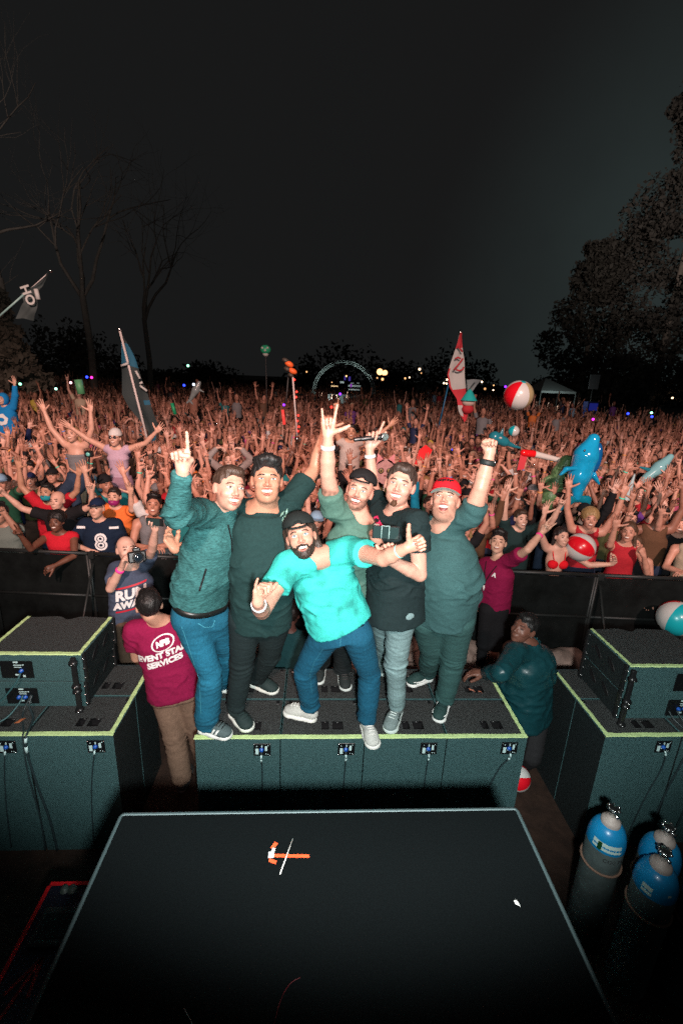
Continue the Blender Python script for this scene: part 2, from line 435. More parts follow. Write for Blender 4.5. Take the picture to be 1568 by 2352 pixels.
def hand_chains(wr, u, n, side, pose, s=1.0, fat=1.0):
    u, n, w_ = hand_frame(u, n, side); th, *cur, spr = HANDS[pose]; out = []
    for (ac, al, seg, r) in FINGERS:
        out.append((wr+u*.012*s+w_*ac*.55*s, wr+u*(al-.006)*s+w_*ac*s, .0155*s*fat, .0125*s*fat, .012, 'palm'))
    out.append((wr+u*.02*s, wr+u*.06*s-n*0, .022*s*fat, .020*s*fat, .012, 'palm'))
    for k, (ac, al, seg, r) in enumerate(FINGERS):
        p = wr+u*al*s+w_*ac*s; c = math.radians(cur[k]); a = 0; sp = math.radians(spr)*(1.5-k)*.9
        for j, l in enumerate(seg):
            a += c*(.95, 1.08, .6)[j]
            d = math.cos(a)*(u*math.cos(sp)+w_*math.sin(sp))+math.sin(a)*n
            q = p+d*l*s; rr = r*s*fat*(1-.09*j); out.append((p, q, rr, rr*.93, .004, 'f%d' % k)); p = q
    b = wr+u*.024*s+w_*.022*s+n*.006*s
    if th > 0:
        d0 = unit(u*(1-.55*th)+w_*(.45+.55*th)+n*.28); d1 = unit(u*(1.1-.6*th)+w_*(.4+.5*th)+n*.12); d2 = unit(d1+u*.15)
    else:
        d0 = unit(u*.8+w_*.6+n*.4); d1 = unit(u*.75-w_*.15+n*.75); d2 = unit(u*.2-w_*.95+n*.30)
    p = b
    for l, d, ra, rb in ((.044, d0, .0175, .0128), (.034, d1, .0125, .011), (.027, d2, .011, .0095)):
        q = p+d*l*s; out.append((p, q, ra*s*fat, rb*s*fat, .007, 't')); p = q
    return out

def head_frame(f, u):
    f = unit(f); u = unit(u-f*(u@f)); return np.stack([np.cross(f, u), f, u], 1)   # columns: own right, forward, up
def head_prims(F, c, R, s=1.0, wide=1.0, smile=1, fat=0, detail=True, open_mouth=0):
    P = lambda x, y, z: c+R@(V(x*wide, y, z)*s)
    F.ell(P(0,-.014,.030), V(.075*wide,.094,.086)*s, R, .01)
    F.ell(P(0,.018,-.022), V(.064*wide,.076,.080)*s, R, .03)
    F.ell(P(0,.034,-.070), V((.050+fat*.01)*wide,.048,.040)*s, R, .03)
    F.ell(P(0,.064,-.098), V(.020,.018,.016)*s, R, .025)
    if fat: F.ell(P(0,.02,-.10), V(.050,.050,.032)*s*(.7+.5*fat), R, .03)
    for sx in (-1, 1):
        F.ell(P(sx*.037,.062,-.028), V(.024,.023,.021)*s, R, .015)
        if detail: F.ell(P(sx*.030,.103,.008), V(.017,.017,.011)*s, R, .012, '-')
        F.ell(P(sx*.077,-.006,-.006), V(.010,.019,.031)*s, R@Rz(sx*.35), .006)
    F.cap(P(-.026,.078,.030), P(.026,.078,.030), .012*s, .012*s, .012)
    F.cap(P(0,.088,.012), P(0,.110,-.024), .0072*s, .0108*s, .010)
    for sx in (-1, 1): F.ell(P(sx*.0125,.098,-.030), V(.0085,.010,.0075)*s, R, .006)
    if detail:
        z = -.060; o = open_mouth
        F.ell(P(0,.100,z-.003-.010*o), V(.023,.026,.0125+.010*o)*s, R, .004, '-')
        for sx in (-1, 1): F.ell(P(sx*.017,.094,z+.001-.007*o), V(.016,.022,.0092+.008*o)*s, R, .004, '-')
        for sx in (-1, 1):
            u = [P(sx*(.034-.004*o),.075,z+.012-.008*o), P(sx*.020,.0905,z+.0115), P(sx*.006,.0985,z+.0110), P(0,.099,z+.0105)]
            w = [P(sx*(.034-.004*o),.075,z+.011-.008*o), P(sx*.023,.089,z-.009-.015*o), P(sx*.010,.0965,z-.0170-.019*o), P(0,.0985,z-.0185-.020*o)]
            for k in range(3): F.cap(u[k], u[k+1], (.0026,.0034,.0040)[k]*s, (.0034,.0040,.0038)[k]*s, .003); F.cap(w[k], w[k+1], (.0026,.0042,.0050)[k]*s, (.0042,.0050,.0052)[k]*s, .003)
    else:
        F.ell(P(0,.090,-.060), V(.024,.012,.014)*s, R, .01)

def arm_prims(F, sh, el, wr, side, sc_=1.0, hand=None, musc=1.0):
    F.cap(sh, sh+(el-sh)*.5, .052*sc_*musc, .047*sc_*musc, .03); F.cap(sh+(el-sh)*.5, el, .047*sc_*musc, .039*sc_, .004)
    m = el+(wr-el)*.35
    F.cap(el, m, .038*sc_, .0405*sc_*musc, .006); F.cap(m, wr, .0405*sc_*musc, .0255*sc_, .004)
    if hand:
        for (a, b, ra, rb, kr, g) in hand: F.cap(a, b, ra, rb, kr)

class Sk: pass
def torso_axes(sk):
    up = unit(sk.neck-sk.pel); x = sk.shR-sk.shL; x = unit(x-up*(x@up)); return x, np.cross(up, x)*1.0, up   # right, back?, up
def make_hands(sk, s=1.0):
    out = {}
    for side in 'LR':
        h = sk.hand.get(side)
        if h: out[side] = hand_chains(sk.wr[side], h[1], h[2], side, h[0], s*h[3] if len(h) > 3 else s)
    return out

def bbox(*ps, m=.12):
    A = np.array([p for p in ps]); return A.min(0)-m, A.max(0)+m

def build_body(sk, h, detail=True, musc=1.0, legs=False, hs=1.0, wide=1.0, fat=0, open_mouth=0, core=True, sc_=1.0):
    """one continuous skin surface: head, neck, chest, arms with hands (and legs where bare)"""
    hands = make_hands(sk, hs); pts = [sk.head+V(0,0,.14*hs), sk.head-V(.12,.12,0), sk.head+V(.12,.12,0), sk.shL, sk.shR, sk.waist]
    for s_ in 'LR':
        pts += [sk.el[s_], sk.wr[s_]]
        if s_ in hands: pts += [c[1] for c in hands[s_]]
    if legs: pts += [sk.kn['L'], sk.kn['R'], sk.an['L'], sk.an['R']]
    lo, hi = bbox(*pts, m=.085); F = Field(lo, hi, h)
    x, y, up = torso_axes(sk)
    if core:
        F.cap(sk.shL*.8+sk.shR*.2, sk.shR*.8+sk.shL*.2, .062*sc_, .062*sc_, .03)
        ch = sk.neck-up*.16*sc_
        F.ell(ch, V(.135, .085, .17)*sc_, np.stack([x, y, up], 1), .05)
        F.cap(ch-up*.05, sk.waist, .085*sc_, .09*sc_, .06)
    R = head_frame(*sk.face)
    base = sk.head+R@(V(0,-.022,-.055)*hs)
    F.cap(base, sk.neck, .049*hs, .054*sc_, .02)
    F.cap(sk.neck-up*.01, sk.neck*.55+.45*(sk.shL-up*.0), .05*sc_, .045*sc_, .04); F.cap(sk.neck-up*.01, sk.neck*.55+.45*sk.shR, .05*sc_, .045*sc_, .04)
    head_prims(F, sk.head, R, hs, wide, detail=detail, fat=fat, open_mouth=open_mouth)
    for s_ in 'LR': arm_prims(F, sk.shL if s_ == 'L' else sk.shR, sk.el[s_], sk.wr[s_], s_, sc_, hands.get(s_), musc)
    if legs:
        for s_ in 'LR':
            F.cap(sk.hip[s_], sk.kn[s_], .075, .052, .03); F.cap(sk.kn[s_], sk.kn[s_]*.6+sk.an[s_]*.4, .05, .055, .03); F.cap(sk.kn[s_]*.6+sk.an[s_]*.4, sk.an[s_], .055, .034, .02)
        F.ell(sk.pel, V(.15,.11,.11), np.stack([x, y, up], 1), .05)
    Vx, Q = F.mesh(); return Vx, Q, R

def skin_tint(Vx, sk, R, hs=1.0, blush=1.0, stubble=0, brow=0):
    q = (Vx-sk.head)@R/hs; c = np.ones((len(Vx), 3))
    def g(x, y, z, r): return np.exp(-(((q-np.array([x,y,z]))/np.array(r))**2).sum(1))
    red = blush*(.8*g(.036,.07,-.03,(.022,.03,.02))+.8*g(-.036,.07,-.03,(.022,.03,.02))+.7*g(0,.11,-.024,(.016,.02,.016)))
    ears = (np.abs(q[:,0]) > .072)*(np.abs(q[:,2]+.005) < .04)*(np.abs(q[:,1]) < .05)*.5
    lips = 1.6*(g(0,.095,-.0485,(.024,.02,.0045))+g(0,.095,-.0785,(.016,.02,.006))); red = np.clip(red+ears, 0, 1)
    c[:,1] -= .22*red; c[:,2] -= .20*red; lips = np.clip(lips, 0, 1)
    c[:,0] -= .34*lips; c[:,1] -= .66*lips; c[:,2] -= .62*lips
    if stubble:
        n = pnoise(q*60)*.5
        b = np.clip((-.028-q[:,2])/.02, 0, 1)*np.clip((q[:,1]-.0)/.02, 0, 1)*np.clip((.13+q[:,2])/.015, 0, 1)*(1-lips)
        mo = g(0,.10,-.046,(.028,.03,.007)); b = np.clip(b*(1-.8*np.clip(g(.036,.07,-.03,(.02,.03,.014))+g(-.036,.07,-.03,(.02,.03,.014)), 0, 1))+mo, 0, 1)
        c *= (1-stubble*b*(.8+n))[:, None]
    ey = np.clip(g(.031,.09,.006,(.016,.03,.012))+g(-.031,.09,.006,(.016,.03,.012)), 0, 1); c *= (1-.22*ey)[:, None]
    return np.clip(c, .02, 1.1)

def head_parts(root, sk, R, hs, off, spec, wide=1.0):
    """eyes, brows, teeth as parts"""
    P = lambda x, y, z: sk.head+R@(V(x*wide, y, z)*hs)
    sq = spec.get('squint', .62)
    for sx in (-1, 1):
        m = MB(); m.ball(P(sx*.031,.0805,.007), V(.0155,.0125,.0115*sq)*hs, R, 12, 8, 0)
        m.ball(P(sx*.030,.0895,.0068), V(.0064,.0050,.0062*min(1, sq*1.25))*hs, R, 10, 6, 1)
        m.ball(P(sx*.030,.0938,.0068), V(.0026,.0014,.0026)*hs, R, 8, 5, 2)
        m.build('eye', [EYEW, IRISB if spec.get('blue') else IRIS, IRIS], root, off)
        m = MB(); m.tube([P(sx*.014,.0930,.0270), P(sx*.027,.0925,.0300), P(sx*.041,.0840,.0275), P(sx*.050,.0735,.0205)], [.0028*hs, .0036*hs, .0032*hs, .0016*hs], 6)
        m.build('eyebrow', HAIR, root, off, spec.get('brow', spec['hair']))
        m = MB(); m.tube([P(sx*.017,.0905,.0095), P(sx*.030,.0945,.0145*(.5+.5*sq)), P(sx*.044,.0855,.0095)], .0014*hs, 5)
        m.build('eyelid', DARK, root, off)
    om = spec.get('open', 0); z = -.060; m = MB()
    m.ball(P(0,.070,z-.002-.010*om), V(.031,.017,.014+.012*om)*hs, R, 14, 8, 1); m.ball(P(0,.0775,z+.0015), V(.0295,.0170,.0110)*hs, R, 18, 8, 0)
    if om: m.ball(P(0,.074,z-.026), V(.018,.016,.008)*hs, R, 12, 6, 2)
    m.build('teeth', [TEETH, MOUTH, LIP], root, off)

def hair_mesh(sk, R, hs, h, style, wide=1.0):
    c = sk.head; P = lambda x, y, z: c+R@(V(x*wide, y, z)*hs)
    F = Field(c-.42 if 'long' in style else c-.2*hs, c+.2*hs, h)
    F.ell(P(0,-.020,.036), V(.083*wide,.098,.092)*hs, R, .01)
    if 'quiff' in style:
        for (x, y, z, r) in ((-.03,.055,.108,.030),(.0,.062,.118,.030),(.03,.055,.110,.028),(-.05,.02,.105,.032),(.048,.02,.108,.030),(0,0,.118,.045)): F.ell(P(x,y,z), V(r,r*1.3,r*.8)*hs, R, .02)
    if 'short' in style:
        F.ell(P(0,.035,.092), V(.058,.045,.030)*hs, R, .02)
    if 'cut' not in style:
        # open the face and the ears
        F.ell(P(0,.105,-.012), V(.072,.080,.082)*hs, R, .01, '-'); F.ell(P(0,.095,.02), V(.062,.06,.055)*hs, R, .01, '-')
        for sx in (-1, 1): F.ell(P(sx*.085,.012,-.03), V(.028,.036,.045)*hs, R, .008, '-')
    F.plane(P(0,0,-.045), -R[:,2]*1.0+R[:,1]*0) if 'long' not in style else None
    if 'long' in style:
        for (x, y, z0, x1, z1) in ((.070,-.02,.03,.088,-.17),(-.070,-.02,.03,-.088,-.17),(.045,-.07,.0,.06,-.2),(-.045,-.07,.0,-.06,-.2),(0,-.085,.0,0,-.21)):
            if 'mid' in style: z1 *= .62
            F.cap(P(x,y,z0), P(x1,y-.015,z1), .026*hs, .020*hs, .03, sq=(R[:,1], .8))
        F.ell(P(0,.10,-.03), V(.060,.075,.075)*hs, R, .01, '-')
        for a in range(10): F.cap(P(.09*math.sin(a*2.1),-.03-.04*math.cos(a*1.7)**2,-.02), P(.10*math.sin(a*2.1),-.04,-.12), .010*hs, .008*hs, .01)
    if 'afro' in style: F.ell(P(0,-.03,.05), V(.105,.11,.105)*hs, R, .02); F.ell(P(0,.12,-.02), V(.07,.08,.085)*hs, R, .01, '-')
    if 'bun' in style: F.ell(P(0,-.06,.125), V(.035,.035,.032)*hs, R, .01)
    Vx, Q = F.mesh(); Vn = vnormals(Vx, Q); q = (Vx-c)@R/hs
    a = pnoise(q*np.array([38, 38, 16]))*.0055+pnoise(q*np.array([90, 60, 22])+9)*.003
    return Vx+Vn*(a*hs)[:, None], Q

def beard_mesh(sk, R, hs, h, wide=1.0, goatee=False):
    c = sk.head; P = lambda x, y, z: c+R@(V(x*wide, y, z)*hs); F = Field(c-.16*hs, c+.15*hs, h)
    if goatee:
        F.ell(P(0,.078,-.098), V(.017,.016,.022)*hs, R, .01); F.ell(P(0,.092,-.083), V(.008,.01,.010)*hs, R, .01)
    else:
        F.ell(P(0,.034,-.074), V(.0585*wide,.056,.050)*hs, R, .02); F.ell(P(0,.018,-.030), V(.0695*wide,.070,.078)*hs, R, .02); F.ell(P(0,.066,-.105), V(.028,.022,.022)*hs, R, .02)
        F.ell(P(0,.115,.012), V(.056,.085,.055)*hs, R, .012, '-'); F.ell(P(0,.10,-.062), V(.027,.03,.013)*hs, R, .006, '-')
        F.plane(P(0,0,.012), R[:,2]); F.plane(P(0,-.012,0), -R[:,1])
        F.plane(P(0,-.015,-.055), -(R[:,2]*.75+R[:,1]*.65))
        for sx in (-1, 1): F.cap(P(0,.107,-.047), P(sx*.026,.092,-.052), .0065*hs, .005*hs, .004); F.cap(P(sx*.026,.092,-.052), P(sx*.034,.076,-.078), .006*hs, .007*hs, .006)
    Vx, Q = F.mesh(); Vn = vnormals(Vx, Q); q = (Vx-c)@R
    return Vx+Vn*(pnoise(q*np.array([130, 130, 60]))*.0035)[:, None], Q

def cap_parts(root, sk, R, hs, off, color, back=True, under=(.45,.55,.5), band=None, flatbrim=True, wide=1.0, tilt=0):
    """a baseball cap: crown with panels, brim, button (and the strap gap of one worn backwards)"""
    R2 = R@Rx(tilt); c = sk.head; P = lambda x, y, z: c+R2@(V(x*wide, y, z)*hs)
    F = Field(c-.17*hs, c+.2*hs, .006 if hs > .9 else .009)
    F.ell(P(0,-.018,.040), V(.088,.106,.092)*hs, R2, .01); F.ell(P(0,-.01 if back else .02,.075), V(.080,.085,.062)*hs, R2, .03)
    F.plane(P(0,0,.060 if back else .045), -R2[:,2]-R2[:,1]*(-.10 if not back else -.16))
    if back: F.ell(P(0,.118,.078), V(.036,.060,.026)*hs, R2, .006, '-')
    Vx, Q = F.mesh(); link('cap_crown', np_mesh('cap_crown', Vx-off, Q), root, [CLOTH], color)
    m = MB(); m.ball(P(0,-.014,.136), V(.008,.008,.004)*hs, R2, 8, 4); m.build('cap_button', CLOTH, root, off, color)
    sg = -1 if back else 1; m = MB(); n = 14; vs = []
    for i in range(n+1):
        a = -1.15+2.3*i/n
        for (rr, dz) in ((.0, 0), (.5, 0), (1.0, 0)):
            rad = .094+rr*.062*math.cos(a*.72)
            x = math.sin(a)*(.082+rr*.012); y = (math.cos(a)*(.094+rr*.072))*sg+(-.012)
            z = .044 - (.010*(abs(x)/.08)**2) - (0 if flatbrim else rr*.012)
            vs.append((x, y, z))
    top = [P(*q) for q in vs]; bot = [P(q[0], q[1], q[2]-.004) for q in vs]
    f = [(i*3+j, (i+1)*3+j, (i+1)*3+j+1, i*3+j+1) for i in range(n) for j in (0, 1)]
    m.add(top, f, 0, True); m.add(bot, [q[::-1] for q in f], 1, True)
    m.tube([P(q[0], q[1], q[2]-.002) for q in vs[2::3]], .0035*hs, 6, 0)
    um = M_('cap_brim_underside_%d' % (under[0]*100), under, .8)
    o = m.build('cap_brim', [CLOTH, um], root, off, color)
    if back:
        m = MB(); m.tube([P(-.052,.080,.062), P(-.026,.0985,.060), P(0,.1035,.059), P(.026,.0985,.060), P(.052,.080,.062)], [.006*hs]*5, 6); m.build('cap_strap', CLOTH, root, off, color)
    return Vx, Q

def fold(Vx, Q, amp, fr, axis=(6, 6, 13), thr=None, seed=0):
    N = vnormals(Vx, Q); p = Vx*np.array(axis)*fr; wv = pnoise(Vx*3+seed)[:, None]*1.2
    a = 1-np.clip(np.abs(pnoise(p+wv+seed))*3.2, 0, 1); b = pnoise(Vx*np.array(axis)*fr*2.1+seed+5); c = pnoise(p*.45+seed+17)
    d = amp*1.5*(a*(.6+c)-.25)+amp*.45*b+amp*.8*c
    if thr is not None: d = d*thr
    return Vx+N*d[:, None]

def shirt_mesh(sk, h, T, seed=0):
    """T: sections of the torso from hem to shoulders and the sleeve settings"""
    x, y, up = torso_axes(sk); e = T.get('ease', .012); sl = T.get('sleeve', .55); hem = sk.hem
    pts = [sk.shL, sk.shR, sk.neck, hem, sk.waist]
    if sl: pts += [sk.el['L'], sk.el['R']]
    if sl > 1: pts += [sk.wr['L'], sk.wr['R']]
    lo, hi = bbox(*pts, m=.23); F = Field(lo, hi, h)
    W, Dp = T['w'], T['d']          # half widths, half depths at hem, waist, belly/rib, chest, shoulder line
    sp = [hem, sk.waist, sk.waist*.5+sk.neck*.5-up*.02, sk.neck-up*.13, sk.neck-up*.045]
    if 'bulge' in T:
        sp[1] = sp[1]+unit(T['bulge'])*T.get('bz', .04)
    F.loft(sp, [a+e for a in W], [a+e for a in Dp], x, .01, pw=2.4)
    F.cap(sk.shL*.88+sk.shR*.12, sk.shR*.88+sk.shL*.12, .055+e, .055+e, .05)
    for s_, sh in (('L', sk.shL), ('R', sk.shR)):
        F.cap(sk.neck-up*.045, sh, .058+e*.5, .050+e, .03)
        if not sl: continue
        f = T.get('armfat', 1.0)
        if sl <= 1:
            en = sh+(sk.el[s_]-sh)*sl; F.cap(sh, en, (.056+e)*f, (.055+e*1.3)*f, .03, flat=True)
        else:
            F.cap(sh, sk.el[s_], (.058+e)*f, (.047+e)*f, .03); wr = sk.el[s_]+(sk.wr[s_]-sk.el[s_])*T.get('cuff', .97); F.cap(sk.el[s_], wr, (.047+e)*f, (.036+e*.6), .008, flat=True)
    Rh = head_frame(*sk.face); nk = sk.neck
    nl = T.get('neckline', .062)
    if T.get('vneck'):
        fr = y
        F.ell(nk+up*.05+fr*.02, V(.075, .09, .085), np.stack([x, y, up], 1), .006, '-')
        F.cap(nk+up*.03+fr*.09, nk-up*.085+fr*.14, .066, .016, .012, op='-')
    elif nl: F.ell(nk+up*.052, V(nl+.012, nl+.02, .075), np.stack([x, y, up], 1), .006, '-')
    if T.get('collar'):
        F.cap(nk+up*.0, nk+up*T['collar'], .074, .070, .02, flat=True); F.cap(nk+up*.03, nk+up*.2, .060, .062, .004, op='-')
    Vx, Q = F.mesh(); Vx = relax(Vx, Q, 3, .5)
    # wrinkles: strongest under the arms, at the waist and round bent elbows
    a = T.get('fold', .006); wgt = .35+.65*np.clip(1-np.abs((Vx-sk.waist)@up)/.18, 0, 1)
    for s_, sh in (('L', sk.shL), ('R', sk.shR)):
        d = np.linalg.norm(Vx-(sh-up*.08), axis=1); wgt = np.maximum(wgt, np.clip(1.2-d/.16, 0, 1))
        if sl > 1:
            d = np.linalg.norm(Vx-sk.el[s_], axis=1); wgt = np.maximum(wgt, np.clip(1.3-d/.12, 0, 1)); d = np.linalg.norm(Vx-sk.wr[s_], axis=1); wgt = np.maximum(wgt, np.clip(1.2-d/.15, 0, 1))
    return fold(Vx, Q, a, T.get('ffr', 1.0), T.get('faxis', (7, 7, 15)), wgt, seed), Q

def trouser_mesh(sk, h, T, seed=0):
    x, y, up = torso_axes(sk); e = T.get('ease', .008); g = T.get('girth', 1.0); cuff = T.get('cuff', .03)
    pts = [sk.pel+up*.12]+[sk.kn[s] for s in 'LR']+[sk.an[s] for s in 'LR']; lo, hi = bbox(*pts, sk.hip['L'], sk.hip['R'], m=.2); F = Field(lo, hi, h)
    pw = T.get('pw', .165)*g; top = sk.pel+up*T.get('rise', .10)
    F.loft([sk.pel-up*.05, sk.pel+up*.03, top], [pw*.96+e, pw+e, pw*.92+e], [.115*g+e, .120*g+e, .105*g+e], x, .01, pw=2.3)
    short = T.get('short')
    for s_ in 'LR':
        hp, kn, an = sk.hip[s_], sk.kn[s_], sk.an[s_]
        F.cap(hp, kn, .085*g+e, .063*g+e, .04)
        if short: continue
        en = an+unit(kn-an)*cuff; k2 = T.get('calf', .061)*g+e
        F.cap(kn, kn*.6+en*.4, .064*g+e, k2, .008); F.cap(kn*.6+en*.4, en, k2, T.get('ankle', .056)+e, .004, flat=True)
    Vx, Q = F.mesh()
    wgt = np.full(len(Vx), .25)
    for s_ in 'LR':
        for q, r, a in ((sk.kn[s_], .16, 1.0), (sk.an[s_], .17, 1.25), (sk.hip[s_], .13, .6)):
            wgt = np.maximum(wgt, a*np.clip(1.15-np.linalg.norm(Vx-q, axis=1)/r, 0, 1))
    V2 = fold(Vx, Q, T.get('fold', .007), T.get('ffr', 1.0), T.get('faxis', (6, 6, 22)), wgt, seed)
    return V2, Q

def shoe_parts(root, ank, toe, off, up=V(0,0,1), upper=(.03,.035,.035), sole=(.7,.72,.7), lace=(.05,.05,.05), stripe=None, L_=.285, wd=1.0, h=.007, soleh=.026, stm='three', panel=None):
    d = toe-ank; up = unit(up); d = unit(d-up*(d@up)); w_ = np.cross(up, d); g0 = ank-up*((ank-toe)@up)   # toe is at the sole's height
    L_ = min(.30, max(.235, np.linalg.norm(toe-g0)+.062)) if L_ == .285 else L_
    heel = g0-d*.055; tip = heel+d*L_; P = lambda a, b, c: heel+d*a+w_*b+up*c
    F = Field(*bbox(heel, tip, ank, m=.09), h)
    F.cap(P(.03,0,.052), P(.15,0,.045), .036*wd, .038*wd, .02); F.cap(P(.15,0,.045), P(L_-.045,0,.034), .038*wd, .034*wd, .03, sq=(up, .8)); F.cap(P(.045,0,.06), P(.06,0,.105), .036, .037, .03)
    F.ell(P(L_-.05,0,.035), V(.046, .042*wd, .028), np.stack([d, w_, up], 1), .02)
    F.plane(P(0,0,soleh*.8), -up); F.cap(P(.062,0,.095), P(.066,0,.14), .029, .03, .004, op='-')
    Vx, Q = F.mesh(); Vu, Qu = Vx, Q; sh = link('shoe', np_mesh('shoe', Vx-off, Q), root, [SUEDE], upper)
    F = Field(*bbox(heel, tip, m=.09), h*.8)
    F.cap(P(.036,0,.012), P(.12,0,.012), .039*wd, .040*wd, .01); F.cap(P(.12,0,.012), P(L_-.052,.004,.012), .040*wd, .050*wd, .03)
    F.plane(P(0,0,soleh), up); F.plane(P(0,0,0.001), -up)
    Vx, Q = F.mesh(); link('sole', np_mesh('sole', Vx-off, Q), sh, [RUBBER], sole)
    m = MB(); bu = BVHTree.FromPolygons([tuple(v) for v in Vu], [tuple(int(i) for i in q) for q in Qu])
    def top_(a, b):
        h_ = bu.ray_cast(Vector(P(a, b, .2)), Vector(-up), .3)[0]; return (np.array(h_[:]) if h_ is not None else P(a, b, .06))+up*.003
    for k in range(5):
        a = .098+.020*k; m.tube([top_(a, -.024), top_(a+.004, -.010), top_(a+.005, .010), top_(a, .024)], .0036, 5)
    m.build('laces', CLOTH, sh, off, lace)
    if stripe is not None:
        m = MB()
        if stm == 'three':
            bs = BVHTree.FromPolygons([tuple(v) for v in Vu], [tuple(int(i) for i in q) for q in Qu])
            def on(a, z, sx):
                h_ = bs.ray_cast(Vector(P(a, sx*.12, z)), Vector(-w_*sx), .12)[0]; return (np.array(h_[:]) if h_ is not None else P(a, sx*.03, z))+w_*sx*.0022
            for sx in (-1, 1):
                for k in range(3):
                    vs = [on(.080+.026*k+t_*.024+o_, .028+t_*.042, sx) for t_ in (0, .33, .66, 1) for o_ in (0, .013)]
                    m = MB(); m.add(vs, [(2*i, 2*i+1, 2*i+3, 2*i+2) for i in range(3)]); m.build('side_stripe', RUBBER, sh, off, stripe)
        else:
            bs = BVHTree.FromPolygons([tuple(v) for v in Vu], [tuple(int(i) for i in q) for q in Qu])
            def on(a, z, sx):
                h_ = bs.ray_cast(Vector(P(a, sx*.12, z)), Vector(-w_*sx), .12)[0]; return (np.array(h_[:]) if h_ is not None else P(a, sx*.03, z))+w_*sx*.002
            for sx in (-1, 1):
                m = MB(); m.tube([on(.055, .066, sx), on(.085, .046, sx), on(.125, .036, sx), on(.175, .042, sx), on(.205, .048, sx)], [.002, .008, .008, .005, .001], 6); m.build('side_stripe', RUBBER, sh, off, stripe)
            return sh
    return sh

def band(root, sk, side, off, at=.08, r=.031, w_=.010, color=(.7,.7,.7), m=None, name='wristband', flat=2.2):
    a, b = sk.wr[side], sk.el[side]; ax = unit(b-a); c = a+ax*at*1.0
    mm = MB(); mm.torus(c, r, w_*.35, frame(ax), 20, 6, flat=flat)
    return mm.build(name, m or RUBBER, root, off, color)

def text_mesh(body, size, bold=0.0, extrude=0, cx='CENTER'):
    c = bpy.data.curves.new('lettering', 'FONT'); c.body = body; c.size = size; c.align_x = cx; c.align_y = 'CENTER'; c.offset = bold; c.resolution_u = 3
    o = bpy.data.objects.new('lettering', c); COL.objects.link(o); bpy.context.view_layer.update()
    me = bpy.data.meshes.new_from_object(o.evaluated_get(bpy.context.evaluated_depsgraph_get()))
    bpy.data.objects.remove(o); bpy.data.curves.remove(c)
    Vx = np.array([v.co[:] for v in me.vertices]).reshape(-1, 3); fs = [tuple(p.vertices) for p in me.polygons]
    bpy.data.meshes.remove(me); return Vx, fs
def decal(name, Vx, fs, o, xd, yd, target, mat_, root, off, lift=.003, scale=(1,1), color=None):
    """flat print laid on a garment: every vertex dropped onto its surface"""
    xd, yd = unit(xd), unit(yd); n = np.cross(xd, yd); bt = BVHTree.FromPolygons([tuple(v) for v in target[0]], [tuple(int(i) for i in q) for q in target[1]])
    out_ = []
    for v in Vx:
        p = o+xd*v[0]*scale[0]+yd*v[1]*scale[1]; hit = bt.ray_cast(Vector(p+n*.4), Vector(-n), .8)[0]
        q = np.array(hit[:]) if hit is not None else p
        out_.append(q+n*lift)
    m = MB(); m.add(out_, fs); return m.build(name, mat_, root, off, color)
def quad_grid(x0, y0, x1, y1, n=6, m=6):
    xs = np.linspace(x0, x1, n+1); ys = np.linspace(y0, y1, m+1)
    v = [(a, b, 0) for b in ys for a in xs]; f = [(j*(n+1)+i, j*(n+1)+i+1, (j+1)*(n+1)+i+1, (j+1)*(n+1)+i) for j in range(m) for i in range(n)]
    return np.array(v), f
# ------------------------------------------------------------------ the six men on the subwoofers
SUBTOP = .98
def pick(px, q, l, s=None):
    """a joint on the ray through a pixel at distance l from joint q, on the near ('n') or far ('f') side"""
    lo, hi = 1.2, 6.5
    if s == 'n': hi = q[1]+.0
    if s == 'f': lo = q[1]-.0
    r = solve(px[0], px[1], [(q, l)], lo, hi)
    e = abs(np.linalg.norm(r-q)-l)
    if e > .05: print('   reach', px, 'off by %.2f' % (np.linalg.norm(r-q)-l))
    return r
def skel(px, pely, lens=None, torso=.50, ground=SUBTOP):
    Ln = dict(up=.29, fo=.255, th=.43, sh=.42, sho=.19, nk=.165); Ln.update(lens or {})
    s = Sk(); s.el = {}; s.wr = {}; s.hip = {}; s.kn = {}; s.an = {}; s.to = {}; s.hand = {}
    s.pel = atz(*px['pel'], pely)
    s.neck = pick(px['neck'], s.pel, torso, px.get('lean', 'n'))
    s.head = pick(px['head'], s.neck, Ln['nk'], px.get('hd', 'n'))
    def pk(a, q, l): return aty(a[0], a[1], a[2]) if len(a) > 2 and not isinstance(a[2], str) else pick(a[:2], q, l, a[2] if len(a) > 2 else None)
    for k in 'LR':
        a = px['sh'+k]; p = pick(a[:2], s.neck, Ln['sho'], a[2] if len(a) > 2 else None); setattr(s, 'sh'+k, p)
        a = px['el'+k]; s.el[k] = pk(a, p, Ln['up']); a = px['wr'+k]; s.wr[k] = pk(a, s.el[k], Ln['fo'])
        a = px['an'+k]; s.an[k] = atz(a[0], a[1], ground+(a[2] if len(a) > 2 else .085)); a = px['to'+k]; s.to[k] = atz(a[0], a[1], ground+(a[2] if len(a) > 2 else .015))
        h = px['hip'+k]; s.hip[k] = pick(h[:2], s.pel, .10, h[2] if len(h) > 2 else None)
        a = px['kn'+k]; s.kn[k] = solve(a[0], a[1], [(s.hip[k], Ln['th']), (s.an[k], Ln['sh'])], 1.2, max(s.hip[k][1], s.an[k][1])+.1)
    s.waist = s.pel*.58+s.neck*.42; s.hem = s.pel*1.0
    if 0: print('pel', s.pel.round(2), 'neck', s.neck.round(2), 'head', s.head.round(2), 'an', s.an['L'].round(2), s.an['R'].round(2), 'kn', s.kn['L'].round(2), s.kn['R'].round(2),
          'legs', [round(float(np.linalg.norm(s.hip[k]-s.kn[k])), 2) for k in 'LR'], [round(float(np.linalg.norm(s.an[k]-s.kn[k])), 2) for k in 'LR'])
    return s
